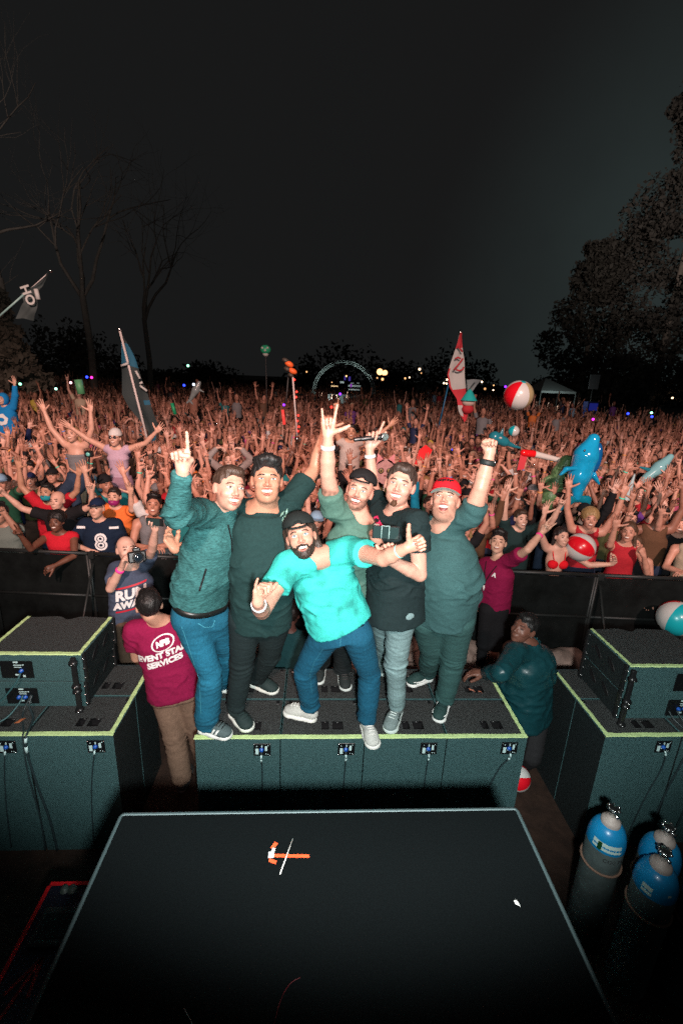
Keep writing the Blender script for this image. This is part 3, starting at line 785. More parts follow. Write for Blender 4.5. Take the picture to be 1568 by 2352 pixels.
def toward(p, dx=0, dz=0):
    """a facing direction: from a place to the lens, turned by dx (to the picture's right) and dz (up)"""
    d = unit(EYE-p); r = unit(np.cross(FWD, V(0,0,1))); return unit(d+r*dx+V(0,0,dz))
PR = unit(np.cross(FWD, V(0,0,1)))     # rightwards
def UPD(lean, p):                        # up, leaning by lean towards the right
    return unit(V(0,0,1)+PR*lean)
HH = .0046; SH = .0085; TH = .010
def person_root(label, s, group, name='person'):
    c = (s.an['L']+s.an['R'])/2; c = V(c[0], c[1], SUBTOP); r = thing(name, label, 'person', c, 0, group); return r, c
def add_part(name, VQ, off, root, m, color, tint=None):
    me = np_mesh(name, VQ[0]-off, VQ[1])
    if tint is not None: set_tint(me, tint)
    return link(name, me, root, [m], color)

def make_hero(label, s, spec):
    root, off = person_root(label, s, 'men posing on the subwoofers')
    Vx, Q, R = build_body(s, HH, musc=spec.get('musc', 1.0), hs=spec.get('hs', 1.0), wide=spec.get('wide', 1.0), fat=spec.get('fat', 0), open_mouth=spec.get('open', 0), sc_=spec.get('sc', 1.0))
    add_part('body', (Vx, Q), off, root, SKIN, spec['skin'], skin_tint(Vx, s, R, spec.get('hs', 1), 1, spec.get('stubble', 0)))
    hs = spec.get('hs', 1.0); wd = spec.get('wide', 1.0)
    head_parts(root, s, R, hs, off, spec, wd)
    if spec.get('hairstyle'): add_part('hair', hair_mesh(s, R, hs, .005, spec['hairstyle'], wd), off, root, HAIR, spec['hair'])
    if spec.get('beard'): add_part('beard', beard_mesh(s, R, hs, .005, wd, spec['beard'] == 'goatee'), off, root, HAIR, spec.get('beardc', spec['hair']))
    T = spec['shirt']; VQ = shirt_mesh(s, SH, T, spec.get('seed', 0)); add_part(T.get('name', 't_shirt'), VQ, off, root, T.get('mat', CLOTH), T['color'])
    s.shirtVQ = VQ
    if T.get('mat') is HEATHER2T:
        q_ = VQ[0]; pn = np.clip((pnoise(q_*9+3)+.35*pnoise(q_*24)-.12)*2.2, 0, 1); set_tint([c for c in root.children if c.name.startswith('t_shirt')][0].data, 1-.42*pn[:, None]*np.ones((1, 3)))
    P = spec['pants']; VP = trouser_mesh(s, TH, P, spec.get('seed', 0)+3)
    q = VP[0]; tn = np.ones((len(q), 3))
    if P.get('fade'):
        for k in 'LR':
            for (a, r) in ((s.hip[k]*.45+s.kn[k]*.55+V(0,-.06,0), .13), (s.kn[k]+V(0,-.05,0), .10), (s.an[k]*.6+s.kn[k]*.4+V(0,-.05,0), .09)):
                tn += (P['fade']*np.exp(-((q-a)**2).sum(1)/r**2)*(1+.5*pnoise(q*np.array([20,20,60]))))[:, None]
    add_part(P.get('name', 'jeans'), VP, off, root, P.get('mat', DENIM), P['color'], tn)
    s.trVQ = VP
    for k in 'RL': shoe_parts(root, s.an[k], s.to[k], off, **spec['shoes'], up=spec.get('shoeup', {}).get(k, V(0,0,1)))
    return root, off, R

GREEN_T = (.011, .036, .036)
# A: hooded knit man pointing up
A = dict(pel=(457,1402), neck=(512,1180), head=(527,1122), hd='n', shR=(456,1176,'n'), shL=(548,1196,'f'), elR=(406,1176,'n'), wrR=(421,1078,'n'),
         elL=(600,1290,'f'), wrL=(640,1330,'f'), hipR=(432,1416,'n'), hipL=(492,1418,'f'), knR=(484,1545), knL=(520,1492), anR=(474,1660), toR=(530,1694), anL=(508,1566), toL=(560,1585))
sA = skel(A, 1.93); sA.face = (toward(sA.head, .42, -.02), UPD(.26, sA.head)); sA.hand = {'R': ('point', UPD(.0, 0)+V(0,-.15,0), unit(EYE-sA.wr['R'])*1.0-PR*.3, .90)}
sA.waist = sA.waist+V(-.01,-.02,0); sA.hem = sA.pel+V(0,0,.055)
r, off, R_ = make_hero('smiling man in teal zip sweater and faded jeans, one finger pointing up', sA, dict(
    skin=(.60,.315,.235), hair=(.055,.032,.022), hairstyle='short', hs=.98, squint=.62, sc=1.0, stubble=.22,
    shirt=dict(name='zip_sweater', mat=HEATHER, color=(.030,.118,.120), w=[.160,.158,.166,.168,.11], d=[.125,.124,.12,.115,.075], ease=.013, sleeve=2, collar=.055, neckline=0, fold=.013, cuff=.93, armfat=.98, faxis=(6,6,14)),
    pants=dict(color=(.010,.100,.165), fade=.55, girth=1.0, pw=.138, calf=.072, ankle=.070, fold=.012, cuff=-.01), shoes=dict(upper=(.075,.115,.12), sole=(.80,.84,.80), lace=(.015,.02,.02), stripe=(.8,.85,.82), wd=1.05), seed=1))
x_, y_, up_ = torso_axes(sA)
# zip line, chest pocket, belt
def surf_strip(name, pts, wid, VQ, m_, root, off, color=None, lift=.003, nrm=None, n=18):
    """a narrow strip laid on a garment along a line of places"""
    pts = [np.asarray(p, float) for p in pts]; P = []
    for i in range(n+1):
        t = i/n*(len(pts)-1); k = min(int(t), len(pts)-2); P.append(pts[k]*(1-t+k)+pts[k+1]*(t-k))
    bt = BVHTree.FromPolygons([tuple(v) for v in VQ[0]], [tuple(int(i) for i in q) for q in VQ[1]]); vs = []
    for i, p in enumerate(P):
        t = unit(P[min(i+1, n)]-P[max(i-1, 0)]); nn = nrm if nrm is not None else unit(EYE-p); wv = unit(np.cross(t, nn))
        for sx in (-1, 1):
            a = p+wv*wid*.5*sx; hit = bt.ray_cast(Vector(a+nn*.35), Vector(-nn), .8)[0]; vs.append((np.array(hit[:]) if hit is not None else a)+nn*lift)
    m = MB(); m.add(vs, [(2*i, 2*i+1, 2*i+3, 2*i+2) for i in range(n)]); return m.build(name, m_, root, off, color)
pA = lambda X, Y: aty(X, Y, 2.3)
def surf(name, pxs, wid, s, which, m_, root, off, color=None, lift=.003, n=18):
    VQ = getattr(s, which); bt = BVHTree.FromPolygons([tuple(v) for v in VQ[0]], [tuple(int(i) for i in q) for q in VQ[1]])
    P = []
    for (a, b) in pxs:
        d = unit(ray(a, b)); hit = bt.ray_cast(Vector(EYE), Vector(d), 9)[0]; P.append(np.array(hit[:]) if hit is not None else None)
    P = [p for p in P if p is not None]
    if len(P) < 2: print('   no surface for', name); return None
    return surf_strip(name, P, wid, VQ, m_, root, off, color, lift, n=n)
surf('zip', [(524,1205),(532,1240),(534,1290),(533,1340),(530,1376)], .008, sA, 'shirtVQ', BLACKP, r, off, n=26)
surf('chest_pocket_zip', [(474,1306),(466,1332),(458,1358)], .010, sA, 'shirtVQ', BLACKP, r, off)
def belt(s, root, off, VQ, color, hgt=.105, wid=.034, m_=None, buckle=True, rx=.178, ry=.132):
    x, y, up = torso_axes(s); c = s.pel+up*(hgt-.025); mm = MB(); vs = []; n = 40; bt = BVHTree.FromPolygons([tuple(v) for v in VQ[0]], [tuple(int(i) for i in q) for q in VQ[1]])
    for i in range(n):
        a = 2*math.pi*i/n; d = x*math.cos(a)+y*math.sin(a); hit = bt.ray_cast(Vector(c+d*.5), Vector(-d), .5)[0]
        r0 = np.linalg.norm(np.array(hit[:])-c) if hit is not None else .16
        for (dz, dr) in ((-wid/2, .004), (-wid/2, .012), (wid/2, .012), (wid/2, .004)): vs.append(c+d*(r0+dr)+up*dz)
    f = [(i*4+j, ((i+1) % n)*4+j, ((i+1) % n)*4+j+1, i*4+j+1) for i in range(n) for j in range(3)]
    mm.add(vs, f, 0, True); o = mm.build('belt', m_ or LEATHER, root, off, color)
    return o
belt(sA, r, off, sA.trVQ, (.01,.012,.012), hgt=.085)
surf('pocket_seam', [(455,1432),(470,1441),(488,1440),(494,1425)], .004, sA, 'trVQ', CLOTH, r, off, (.06,.30,.40))
surf('side_seam', [(418,1440),(438,1500),(458,1560),(462,1640)], .0035, sA, 'trVQ', CLOTH, r, off, (.05,.28,.38))

# B: big man in dark green tee
B = dict(pel=(600,1400), neck=(606,1160), head=(613,1103), shR=(549,1176), shL=(664,1156), elL=(722,1078,'f'), wrL=(746,990,'f'), elR=(480,1240,'f'), wrR=(402,1262,'n'),
         hipR=(562,1420), hipL=(635,1420), knR=(556,1527), knL=(618,1505), anR=(541,1628), toR=(572,1678), anL=(590,1558), toL=(636,1592))
sB = skel(B, 1.92, torso=.54); sB.face = (toward(sB.head, .03, .02), UPD(.04, sB.head))
sB.hand = {'L': ('thumb', UPD(.1, 0), unit(V(0,1,0)), .95), 'R': ('curl', unit(UPD(-.5, 0)), unit(PR+V(0,-.2,0)), 1.0)}
sB.hem = sB.pel-V(0,0,.10); sB.waist = sB.waist+V(0,-.02,0)
r, off, R_ = make_hero('broad black-haired man in dark green t-shirt and black trousers, left arm raised', sB, dict(
    skin=(.47,.235,.155), hair=(.012,.012,.012), hairstyle='quiff short', hs=.96, wide=1.04, fat=.4, squint=.5, sc=1.0, musc=1.05,
    shirt=dict(color=GREEN_T, w=[.165,.170,.170,.170,.12], d=[.135,.152,.145,.132,.085], ease=.012, sleeve=.66, armfat=1.04, fold=.013, neckline=.052, bulge=V(0,-1,0), bz=.02),
    pants=dict(name='trousers', mat=CLOTH, color=(.014,.026,.028), pw=.155, girth=1.02, fold=.008, calf=.062), shoes=dict(upper=(.012,.030,.030), sole=(.75,.80,.74), lace=(.02,.04,.04), wd=1.08), seed=5))
# printed palm leaves low on the raised sleeve's side
m = MB()
for (X, Y, a) in ((648,1180,.6),(655,1187,-.5),(662,1192,.9),(650,1195,-.1),(658,1176,.2)):
    p = aty(X, Y, sB.shL[1]-.165)
    q = V(math.sin(a), 0, math.cos(a))*.022; w_ = V(math.cos(a), 0, -math.sin(a))*.006; m.add([p-q, p+w_, p+q, p-w_], [(0,1,2,3)])
bt_ = BVHTree.FromPolygons([tuple(v) for v in sB.shirtVQ[0]], [tuple(int(i) for i in q) for q in sB.shirtVQ[1]])
m.v = [np.array([(lambda h_: np.array(h_[:])-unit(q-EYE)*.004 if h_ is not None else q)(bt_.ray_cast(Vector(EYE), Vector(unit(q-EYE)), 9)[0]) for q in vv]) for vv in m.v]
m.build('chest_print', plain('leaf_print', (.25,.5,.42)), r, off)

# C: man in grey green tee behind the front man
Cc = dict(pel=(785,1384), neck=(824,1188), head=(826,1128), shR=(764,1168,'n'), shL=(862,1216,'f'), elR=(752,1088,2.40), wrR=(753,1002,2.36), elL=(880,1290,'n'), wrL=(858,1226,'n'),
          hipR=(762,1400), hipL=(812,1400), knR=(742,1480), knL=(786,1474), anR=(738,1525), toR=(733,1556), anL=(787,1538), toL=(794,1588))
sC = skel(Cc, 1.90, torso=.53); sC.face = (toward(sC.head, -.12, .0), UPD(.20, sC.head)); sC.hand = {'R': ('sign', UPD(.02, 0), unit(EYE-sC.wr['R']), .98)}
sC.hem = sC.pel-V(0,0,.06)
r, off, R_ = make_hero('man in grey green t-shirt and backwards black cap raising a horn sign', sC, dict(
    skin=(.60,.315,.235), hair=(.06,.035,.025), hairstyle=None, stubble=.62, hs=.93, squint=.6, blue=1, sc=1.02,
    shirt=dict(color=(.075,.165,.135), w=[.158,.150,.155,.16,.11], d=[.115,.115,.118,.115,.08], sleeve=.5, fold=.013, neckline=.078, ease=.014),
    pants=dict(name='trousers', mat=CLOTH, color=(.016,.022,.024), fold=.008), shoes=dict(upper=(.012,.02,.02), sole=(.6,.68,.66)), seed=9))
cap_parts(r, sC, R_, .95, off, (.013,.013,.014), back=True); band(r, sC, 'R', off, .06, .033, .016, (.75,.75,.77))
# D: crouching man in front
D = dict(pel=(782,1440), neck=(722,1274), head=(691,1232), hd='n', lean='n', shR=(660,1300), shL=(806,1262), elR=(602,1404,'n'), wrR=(592,1384,'n'), elL=(880,1284,2.06), wrL=(934,1258,1.98),
         hipR=(748,1458), hipL=(820,1458), knR=(700,1540), knL=(848,1545), anR=(712,1618,.12), toR=(676,1643), anL=(843,1652), toL=(851,1702,-.0))
sD = skel(D, 1.86, torso=.47, lens=dict(th=.43, sh=.42)); sD.face = (toward(sD.head, -.04, .0), UPD(-.24, sD.head))
sD.hand = {'R': ('shaka', UPD(.10, 0), unit(EYE-sD.wr['R'])*-.2+PR*.9+V(0,-.6,0), .95), 'L': ('thumb', unit(PR*.8+V(0,-.1,.45)), unit(V(0,-1,.1)), .95)}
sD.hem = sD.pel+V(0,0,.03)
r, off, R_ = make_hero('bearded man in bright turquoise v-neck t-shirt crouching in front of the group', sD, dict(
    skin=(.57,.295,.215), hair=(.035,.022,.016), hairstyle='long mid', beard='full', beardc=(.030,.018,.013), hs=.95, squint=.8, blue=1, musc=1.0,
    shirt=dict(color=(.040,.50,.45), mat=HEATHER2T, w=[.172,.158,.156,.160,.11], d=[.138,.122,.122,.115,.08], sleeve=.5, vneck=1, fold=.012, ease=.019),
    pants=dict(color=(.008,.085,.150), fade=.18, pw=.142, girth=1.02, fold=.010, cuff=-.01), shoes=dict(upper=(.50,.52,.49), sole=(.78,.8,.76), lace=(.75,.75,.72), wd=1.08), seed=13, shoeup={'R': unit(V(.10,.12,1))}))
cap_parts(r, sD, R_, .96, off, (.014,.020,.020), back=True, tilt=-.12)
for a_, c_ in ((.05, (.7,.7,.72)), (.075, (.6,.6,.6)), (.10, (.12,.03,.03))): band(r, sD, 'R', off, a_, .032, .009, c_)
band(r, sD, 'L', off, .05, .031, .008, (.2,.75,.65))
surf('waistband', [(738,1432),(760,1446),(785,1450),(810,1446),(835,1436)], .006, sD, 'trVQ', DENIM, r, off, (.006,.05,.09))
surf('fly_seam', [(783,1452),(782,1466),(781,1484)], .004, sD, 'trVQ', CLOTH, r, off, (.03,.18,.26))
surf('side_seam', [(742,1490),(722,1520),(712,1548),(716,1590)], .003, sD, 'trVQ', CLOTH, r, off, (.03,.18,.26))

# E: man in black tee with phone and microphone
Ee = dict(pel=(905,1396), neck=(914,1176), head=(918,1114), shR=(876,1178,'f'), shL=(955,1200,'n'), elR=(856,1118,'f'), wrR=(848,1030,'n'), elL=(963,1320,2.24), wrL=(893,1286,2.16),
          hipR=(880,1408,'f'), hipL=(922,1405,'n'), knR=(884,1480), knL=(908,1522), anR=(872,1528), toR=(884,1548), anL=(911,1624), toL=(890,1684))
sE = skel(Ee, 1.93, torso=.53); sE.face = (toward(sE.head, -.10, .0), UPD(.15, sE.head))
sE.hand = {'R': ('micpoint', UPD(.22, 0), unit(EYE-sE.wr['R'])+PR*.2, 1.05), 'L': ('grip', unit(-PR*.15+V(0,-.1,.95)), unit(V(.2,-.9,.1)), .95)}
sE.hem = sE.pel-V(0,.02,.05)
r, off, R_ = make_hero('man with a goatee in black t-shirt and grey jeans lifting a microphone', sE, dict(
    skin=(.62,.335,.255), hair=(.045,.030,.024), hairstyle='short', beard='goatee', beardc=(.09,.04,.02), hs=1.0, squint=.4, stubble=.18, musc=.95,
    shirt=dict(color=(.010,.022,.024), w=[.166,.150,.150,.158,.11], d=[.168,.140,.118,.115,.08], sleeve=.55, fold=.012, ease=.012, neckline=.060),
    pants=dict(color=(.17,.27,.28), fade=.35, fold=.011, pw=.132, girth=.97, calf=.056), shoes=dict(upper=(.17,.23,.23), sole=(.55,.66,.64), lace=(.6,.7,.68), stripe=(.01,.03,.03), wd=1.08), seed=17))
band(r, sE, 'R', off, .05, .032, .016, (.75,.75,.77))
# print on the tee
for (pxs, wd_, c_, nm) in (([(862,1186),(868,1200),(878,1214)], .026, (.85,.02,.16), 'shirt_print'), ([(858,1250),(866,1262)], .02, (.85,.02,.16), 'shirt_print'),
                       ([(866,1202),(862,1216),(870,1228),(862,1240),(872,1252)], .030, (.72,.76,.76), 'shirt_print'), ([(874,1206),(880,1216),(874,1226)], .016, (.72,.76,.76), 'shirt_print')):
    surf(nm, pxs, wd_, sE, 'shirtVQ', RUBBER, r, off, c_, lift=.004)
# the microphone and the phone are things of their own
d_ = unit(aty(876,1004,sE.wr['R'][1]-.03)-aty(812,1010,sE.wr['R'][1]-.06)); c0 = aty(812,1010,sE.wr['R'][1]-.07); L_ = .235
mc = thing('microphone', 'black handheld wireless microphone with a grey ball head, gripped in a raised hand', 'microphone', c0)
m = MB(); m.lathe([(.0,0),(.012,.0),(.0135,.004),(.0135,.05),(.0155,.053),(.0165,.12),(.019,.165),(.021,.175),(0,.176)], (0,0,0), 16, 0, frame(d_)); m.build('handle', BLACKP, mc)
m = MB(); m.ball(d_*.198, (.026,.026,.028), frame(d_), 16, 10); m.build('grille', mat('mic_grille', (.22,.30,.30), .45, metal=.6, bump=.8, bscale=400), mc)
m = MB(); m.torus(d_*.178, .0225, .003, frame(d_), 20, 6); m.build('collar_ring', METAL, mc)
c0 = aty(886, 1223, 2.06); Rp = np.stack([unit(PR+V(0,0,-.02)), unit(np.cross(V(0,0,1), PR)), V(0,0,1)], 1)
ph = thing('phone', 'black smartphone held sideways in front of the printed black t-shirt', 'phone', c0)
m = MB(); m.box((-.066,-.004,-.033), (.066,.004,.033), 0, Rp, (0,0,0), bev=.003); m.build('case', BLACKP, ph)
m = MB(); m.box((-.060,-.0065,-.029), (.060,-.0045,.029), 0, Rp, (0,0,0)); m.build('screen', plain('phone_glass', (.02,.04,.04), .08), ph)
m = MB()
m.tube([Rp@V(-.022,-.010,-.030), Rp@V(-.022,-.010,.036), Rp@V(.014,-.010,.036), Rp@V(.014,-.010,-.030)], .0022, 6); m.build('grip_ring', plain('pale_plastic', (.35,.55,.53), .3), ph)

# F: big man with red cap
Ff = dict(pel=(1020,1408), neck=(1020,1210), head=(1022,1150), hd='n', shR=(976,1212), shL=(1080,1188), elL=(1103,1120,2.36), wrL=(1124,1042,2.38), elR=(948,1290,'f'), wrR=(930,1330,'f'),
          hipR=(982,1422), hipL=(1050,1424), knR=(990,1500), knL=(1040,1514), anR=(980,1545), toR=(935,1574), anL=(1021,1607), toL=(1006,1651))
sF = skel(Ff, 1.86, torso=.52); sF.face = (toward(sF.head, -.10, .30), UPD(-.03, sF.head))
sF.hand = {'L': ('fist', UPD(-.05, 0), unit(EYE-sF.wr['L']), .90)}
sF.hem = sF.pel-V(0,0,.04); sF.waist = sF.waist+V(0,-.03,0)
r, off, R_ = make_hero('heavy laughing man in red cap and grey teal t-shirt punching a fist up', sF, dict(
    skin=(.57,.305,.225), hair=(.02,.016,.015), hairstyle=None, open=1, fat=1.0, wide=1.08, stubble=.35, squint=.35, sc=1.04, musc=1.02, hs=.92,
    shirt=dict(color=(.034,.092,.095), mat=HEATHER2, w=[.178,.182,.178,.172,.115], d=[.160,.172,.158,.138,.085], sleeve=.52, armfat=1.02, fold=.015, ease=.012, neckline=.064, bulge=V(0,-1,0), bz=.03),
    pants=dict(name='trousers', mat=DENIM, color=(.030,.085,.083), pw=.14, girth=1.14, fold=.011, calf=.062, fade=.15), shoes=dict(upper=(.012,.045,.042), sole=(.78,.82,.8), lace=(.02,.05,.05), stripe=(.8,.84,.82), stm='swoosh'), seed=21))
crown = cap_parts(r, sF, R_, .95, off, (.62,.012,.022), back=False, under=(.40,.50,.47), wide=1.08)
band(r, sF, 'L', off, .05, .034, .022, (.012,.02,.02), name='watch_strap')
a, b = sF.wr['L'], sF.el['L']; ax = unit(b-a); m = MB(); cc = a+ax*.05+PR*.036; m.lathe([(.0,-.006),(.019,-.006),(.021,0),(.019,.006),(0,.007)], cc, 16, 0, frame(PR)); m.build('watch_face', METAL, r, off)
# dark lettering on the cap front
tm = MB()
for k_, (a, b, c_, d_) in enumerate(((-.048,-.010,.011,.012),(-.036,-.012,.010,.013),(-.024,-.011,.011,.014),(-.011,-.010,.010,.014),(.004,-.009,.012,.013),(.018,-.010,.009,.011),(.030,-.007,.012,.009),(-.048,-.004,.08,.004))): v_, f_ = quad_grid(a, b+.003*math.sin(k_*2.3), a+c_, b+d_*1.3, 2, 2); tm.add(v_+V(0,0,0), f_)
tv, tf = np.concatenate(tm.v), tm.f
decal('lettering', tv, tf, sF.head+R_@(V(0,.08,.098)), -R_[:,0], R_[:,2], crown, plain('black_thread', (.01,.01,.01)), r, off, .003)
if 0: print('wrists', sB.wr['L'].round(2), sC.wr['R'].round(2), sB.el['L'].round(2), sC.el['R'].round(2), sC.shR.round(2))
print('heroes', round(time.time()-T0, 1))
# ------------------------------------------------------------------ ground
def sheet(name, x0, x1, y0, y1, z, m_, nx=1, ny=1):
    xs = np.linspace(x0, x1, nx+1); ys = np.linspace(y0, y1, ny+1); mb = MB()
    mb.add([(x, y, z) for y in ys for x in xs], [(j*(nx+1)+i, j*(nx+1)+i+1, (j+1)*(nx+1)+i+1, (j+1)*(nx+1)+i) for j in range(ny) for i in range(nx)])
    return tag(mb.build(name, m_), kind='structure')
sheet('ground', -700, 700, -200, 1200, -.004, mat('night_grass_ground', (.022,.018,.013), .95, noise=.5, nscale=3, bump=.6, bscale=12))
sheet('pit_floor', -5, 5.4, 1.2, 5.0, 0, mat('pit_floor_boards', (.035,.018,.012), .7, noise=.45, nscale=9, bump=.3, bscale=20))

# ------------------------------------------------------------------ loudspeakers
PAINT = mat('textured_speaker_paint', (.050,.122,.128), .6, noise=.28, nscale=170, bump=.9, bscale=330, spec=.35)
PAINTT = mat('scuffed_speaker_top', (.052,.058,.058), .75, noise=.42, nscale=120, bump=1.0, bscale=260, spec=.3)
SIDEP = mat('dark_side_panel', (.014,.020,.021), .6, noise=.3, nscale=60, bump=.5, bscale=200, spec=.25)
PIT = mat('black_recess', (.004,.004,.005), .6)
PLATE = mat('connector_plate', (.006,.007,.008), .35)
LABEL = mat('connector_label', (.50,.70,.70), .5)
BLUE = mat('blue_connector', (.01,.09,.42), .35)
TAPE = mat('green_tape', (.60,.80,.36), .55, noise=.16, nscale=26, bump=.5, bscale=40)
CABLE = mat('black_cable', (.02,.035,.04), .45)
def grid_top(m, x0, x1, y0, y1, z, holes, mi=0):
    xs = sorted(set([x0, x1]+[h[0] for h in holes]+[h[1] for h in holes])); ys = sorted(set([y0, y1]+[h[2] for h in holes]+[h[3] for h in holes]))
    for i in range(len(xs)-1):
        for j in range(len(ys)-1):
            cx_, cy_ = (xs[i]+xs[i+1])/2, (ys[j]+ys[j+1])/2; a, b, c, d = xs[i], xs[i+1], ys[j], ys[j+1]
            hh = [h for h in holes if h[0] < cx_ < h[1] and h[2] < cy_ < h[3]]
            if not hh: m.add([(a,c,z),(b,c,z),(b,d,z),(a,d,z)], [(0,1,2,3)], mi); continue
            e = hh[0][4]; m.add([(a,c,z-e),(b,c,z-e),(b,d,z-e),(a,d,z-e)], [(0,1,2,3)], 1)
            for (p, q) in (((a,c),(b,c)), ((b,c),(b,d)), ((b,d),(a,d)), ((a,d),(a,c))): m.add([(p[0],p[1],z-e),(q[0],q[1],z-e),(q[0],q[1],z),(p[0],p[1],z)], [(3,2,1,0)], 1)
def subwoofer(x0, x1, y0, y1, label, panel=True, z=SUBTOP):
    t = thing('subwoofer', label, 'subwoofer', (x0, y0, 0)); g = .0035; x1 -= x0+g; x0 = g; y1 -= y0+g; y0 = 0
    m = MB(); hx = x0+(x1-x0)*.60; hs_ = [(hx-.062, hx-.012, .075, .150, .05), (hx+.012, hx+.085, .075, .150, .05)]
    grid_top(m, x0+.006, x1-.006, y0+.006, y1-.006, z, hs_)
    v = [(x0,y0,.0),(x1,y0,.0),(x1,y1,.0),(x0,y1,.0),(x0,y0,z-.006),(x1,y0,z-.006),(x1,y1,z-.006),(x0,y1,z-.006),(x0+.006,y0+.006,z),(x1-.006,y0+.006,z),(x1-.006,y1-.006,z),(x0+.006,y1-.006,z)]
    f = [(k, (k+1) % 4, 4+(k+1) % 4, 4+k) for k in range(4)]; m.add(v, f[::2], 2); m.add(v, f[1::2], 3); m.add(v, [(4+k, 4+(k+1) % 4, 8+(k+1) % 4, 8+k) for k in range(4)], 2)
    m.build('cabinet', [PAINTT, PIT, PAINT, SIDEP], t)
    for h in hs_:
        b = MB(); b.tube([(h[0]+.004, h[3]-.004, z-.004), (h[1]-.004, h[3]-.004, z-.004)], .005, 6); b.build('handle', PLATE, t)
    for (bx) in (x0+.03, x1-.05):
        b = MB(); b.box((bx, y1-.05, z), (bx+.022, y1-.012, z+.006), bev=.002); b.build('rigging_stud', METAL if bx < .1 else BLACKP, t)
    b = MB(); b.box((x0+.01, y1-.006, z-.0), (x1-.01, y1-.001, z+.003)); b.build('edge_rail', CABLE, t)
    if panel:
        pz = z-.088; px_ = x0+(x1-x0)*.79; p = MB(); p.box((px_-.056, -.006, pz-.048), (px_+.056, -.0005, pz+.048), bev=.001); pl = p.build('connector_panel', PLATE, t)
        for sx in (-1, 1):
            for sz in (-1, 1): q = MB(); q.lathe([(0,.0),(.003,.0),(.003,.002),(0,.0025)], (px_+sx*.050, -.006, pz+sz*.042), 6, 0, frame(V(0,-1,0))); q.build('screw', METAL, pl)
        q = MB(); q.box((px_-.043,-.009,pz-.033), (px_-.023,-.0062,pz+.010)); q.build('label', LABEL, pl)
        q = MB(); q.box((px_+.019,-.009,pz-.006), (px_+.034,-.0062,pz+.030)); q.build('label', LABEL, pl)
        q = MB(); q.box((px_-.004,-.009,pz+.022), (px_+.003,-.0062,pz+.038)); q.build('label', LABEL, pl)
        q = MB(); q.lathe([(0,.014),(.010,.014),(.012,.0),(.014,.0)], (px_-.003,-.007,pz+.002), 14, 0, frame(V(0,-1,0))); q.build('connector', BLUE, pl)
        for (a, b) in ((.026,-.032),(.040,-.034),(.040,.035),(-.034,.030),(-.012,-.012)):
            q = MB(); q.ball((px_+a,-.0075,pz+b), (.0036,.002,.0036), None, 8, 5); q.build('indicator', LABEL, pl)
        t['px'] = float(px_+t.location.x); t['pz'] = pz
    return t
def cable(label, pts, r=.0055, tags=(), name='power_cable', m_=None, tagc=None):
    P = [np.asarray(p, float) for p in pts]; Q = []
    for i in range(len(P)-1):
        a, b, c, d = P[max(i-1, 0)], P[i], P[i+1], P[min(i+2, len(P)-1)]
        for u in np.linspace(0, 1, 7)[:-1]: Q.append(.5*((2*b)+(-a+c)*u+(2*a-5*b+4*c-d)*u*u+(-a+3*b-3*c+d)*u**3))
    Q.append(P[-1]); t = thing(name, label, 'cable', Q[0]); m = MB(); m.tube(Q, r, 6); m.build('cord', m_ or CABLE, t, Q[0])
    for (k, l_) in tags:
        i = min(int(k*(len(Q)-1)), len(Q)-2); d = unit(Q[i+1]-Q[i]); m = MB(); m.tube([Q[i], Q[i]+d*l_], r*1.35, 8); m.build('cable_tag', tagc or LABEL, t, Q[0])
    return t
W4 = (1.47+.74)/4; nm = ['leftmost', 'second from the left', 'third from the left', 'rightmost']
for k in range(4):
    x0 = -.74+W4*k
    s_ = subwoofer(x0, x0+W4, 2.445, 2.815, 'black subwoofer with connector panel, %s of the front row' % nm[k])
    subwoofer(x0, x0+W4, 2.822, 3.185, 'black subwoofer in the back row, %s' % nm[k], False)
    px_, pz = s_['px'], s_['pz']
    end = [(.0, .0), (-.01, 0), (-.005, 0), (-.16, 0)][k][0]
    cable('power cable hanging down the %s front subwoofer' % nm[k], [(px_-.003, 2.425, pz-.004), (px_-.002, 2.41, pz-.05), (px_+end*.3, 2.432, pz-.16), (px_+end*.7, 2.436, pz-.38), (px_+end, 2.436, .25), (px_+end-.04, 2.43, .02)], .0045, ((.12,.022),(.22,.018)))
def strip(label, a, b, wid, nrm=(0,0,1), side=None, name='tape_strip', m_=None, wob=.0015, lift=.0035, fold_=None):
    """a strip of tape: slightly uneven edges, laid along an edge, with its turned-down flap"""
    a = np.asarray(a, float); b = np.asarray(b, float); n = 26; t = unit(b-a); nr = unit(nrm); s_ = np.cross(nr, t) if side is None else unit(side); vs = []
    for i in range(n+1):
        p = a+(b-a)*i/n+nr*(lift+.0008*math.sin(i*2.1+a[0]*9)); w0 = wob*math.sin(i*1.3+a[0]*7); w1 = wob*math.sin(i*.9+2+a[1]*5)
        vs += [p-s_*w0, p+s_*(wid+w1)]
    m = MB(); m.add([v-a for v in vs], [(2*i, 2*i+2, 2*i+3, 2*i+1) for i in range(n)])
    if fold_ is not None:
        f_ = unit(fold_); v2 = []
        for i in range(n+1): v2 += [vs[2*i]-a, vs[2*i]-a+f_*(.008+.001*math.sin(i*1.7))-s_*.001]
        m.add(v2, [(2*i, 2*i+1, 2*i+3, 2*i+2) for i in range(n)])
    o = m.build(name, m_ or TAPE); o.location = a; return tag(o, label, 'tape')
FR = V(0,-1,0)
strip('pale green tape along the front edge of the central subwoofers', (-.742,2.444,SUBTOP), (1.468,2.444,SUBTOP), .027, side=V(0,1,0), fold_=(0,0,-1))
strip('pale green tape down the right edge of the central subwoofers', (1.464,2.47,SUBTOP+.001), (1.464,3.02,SUBTOP+.001), .027, side=V(-1,0,0))
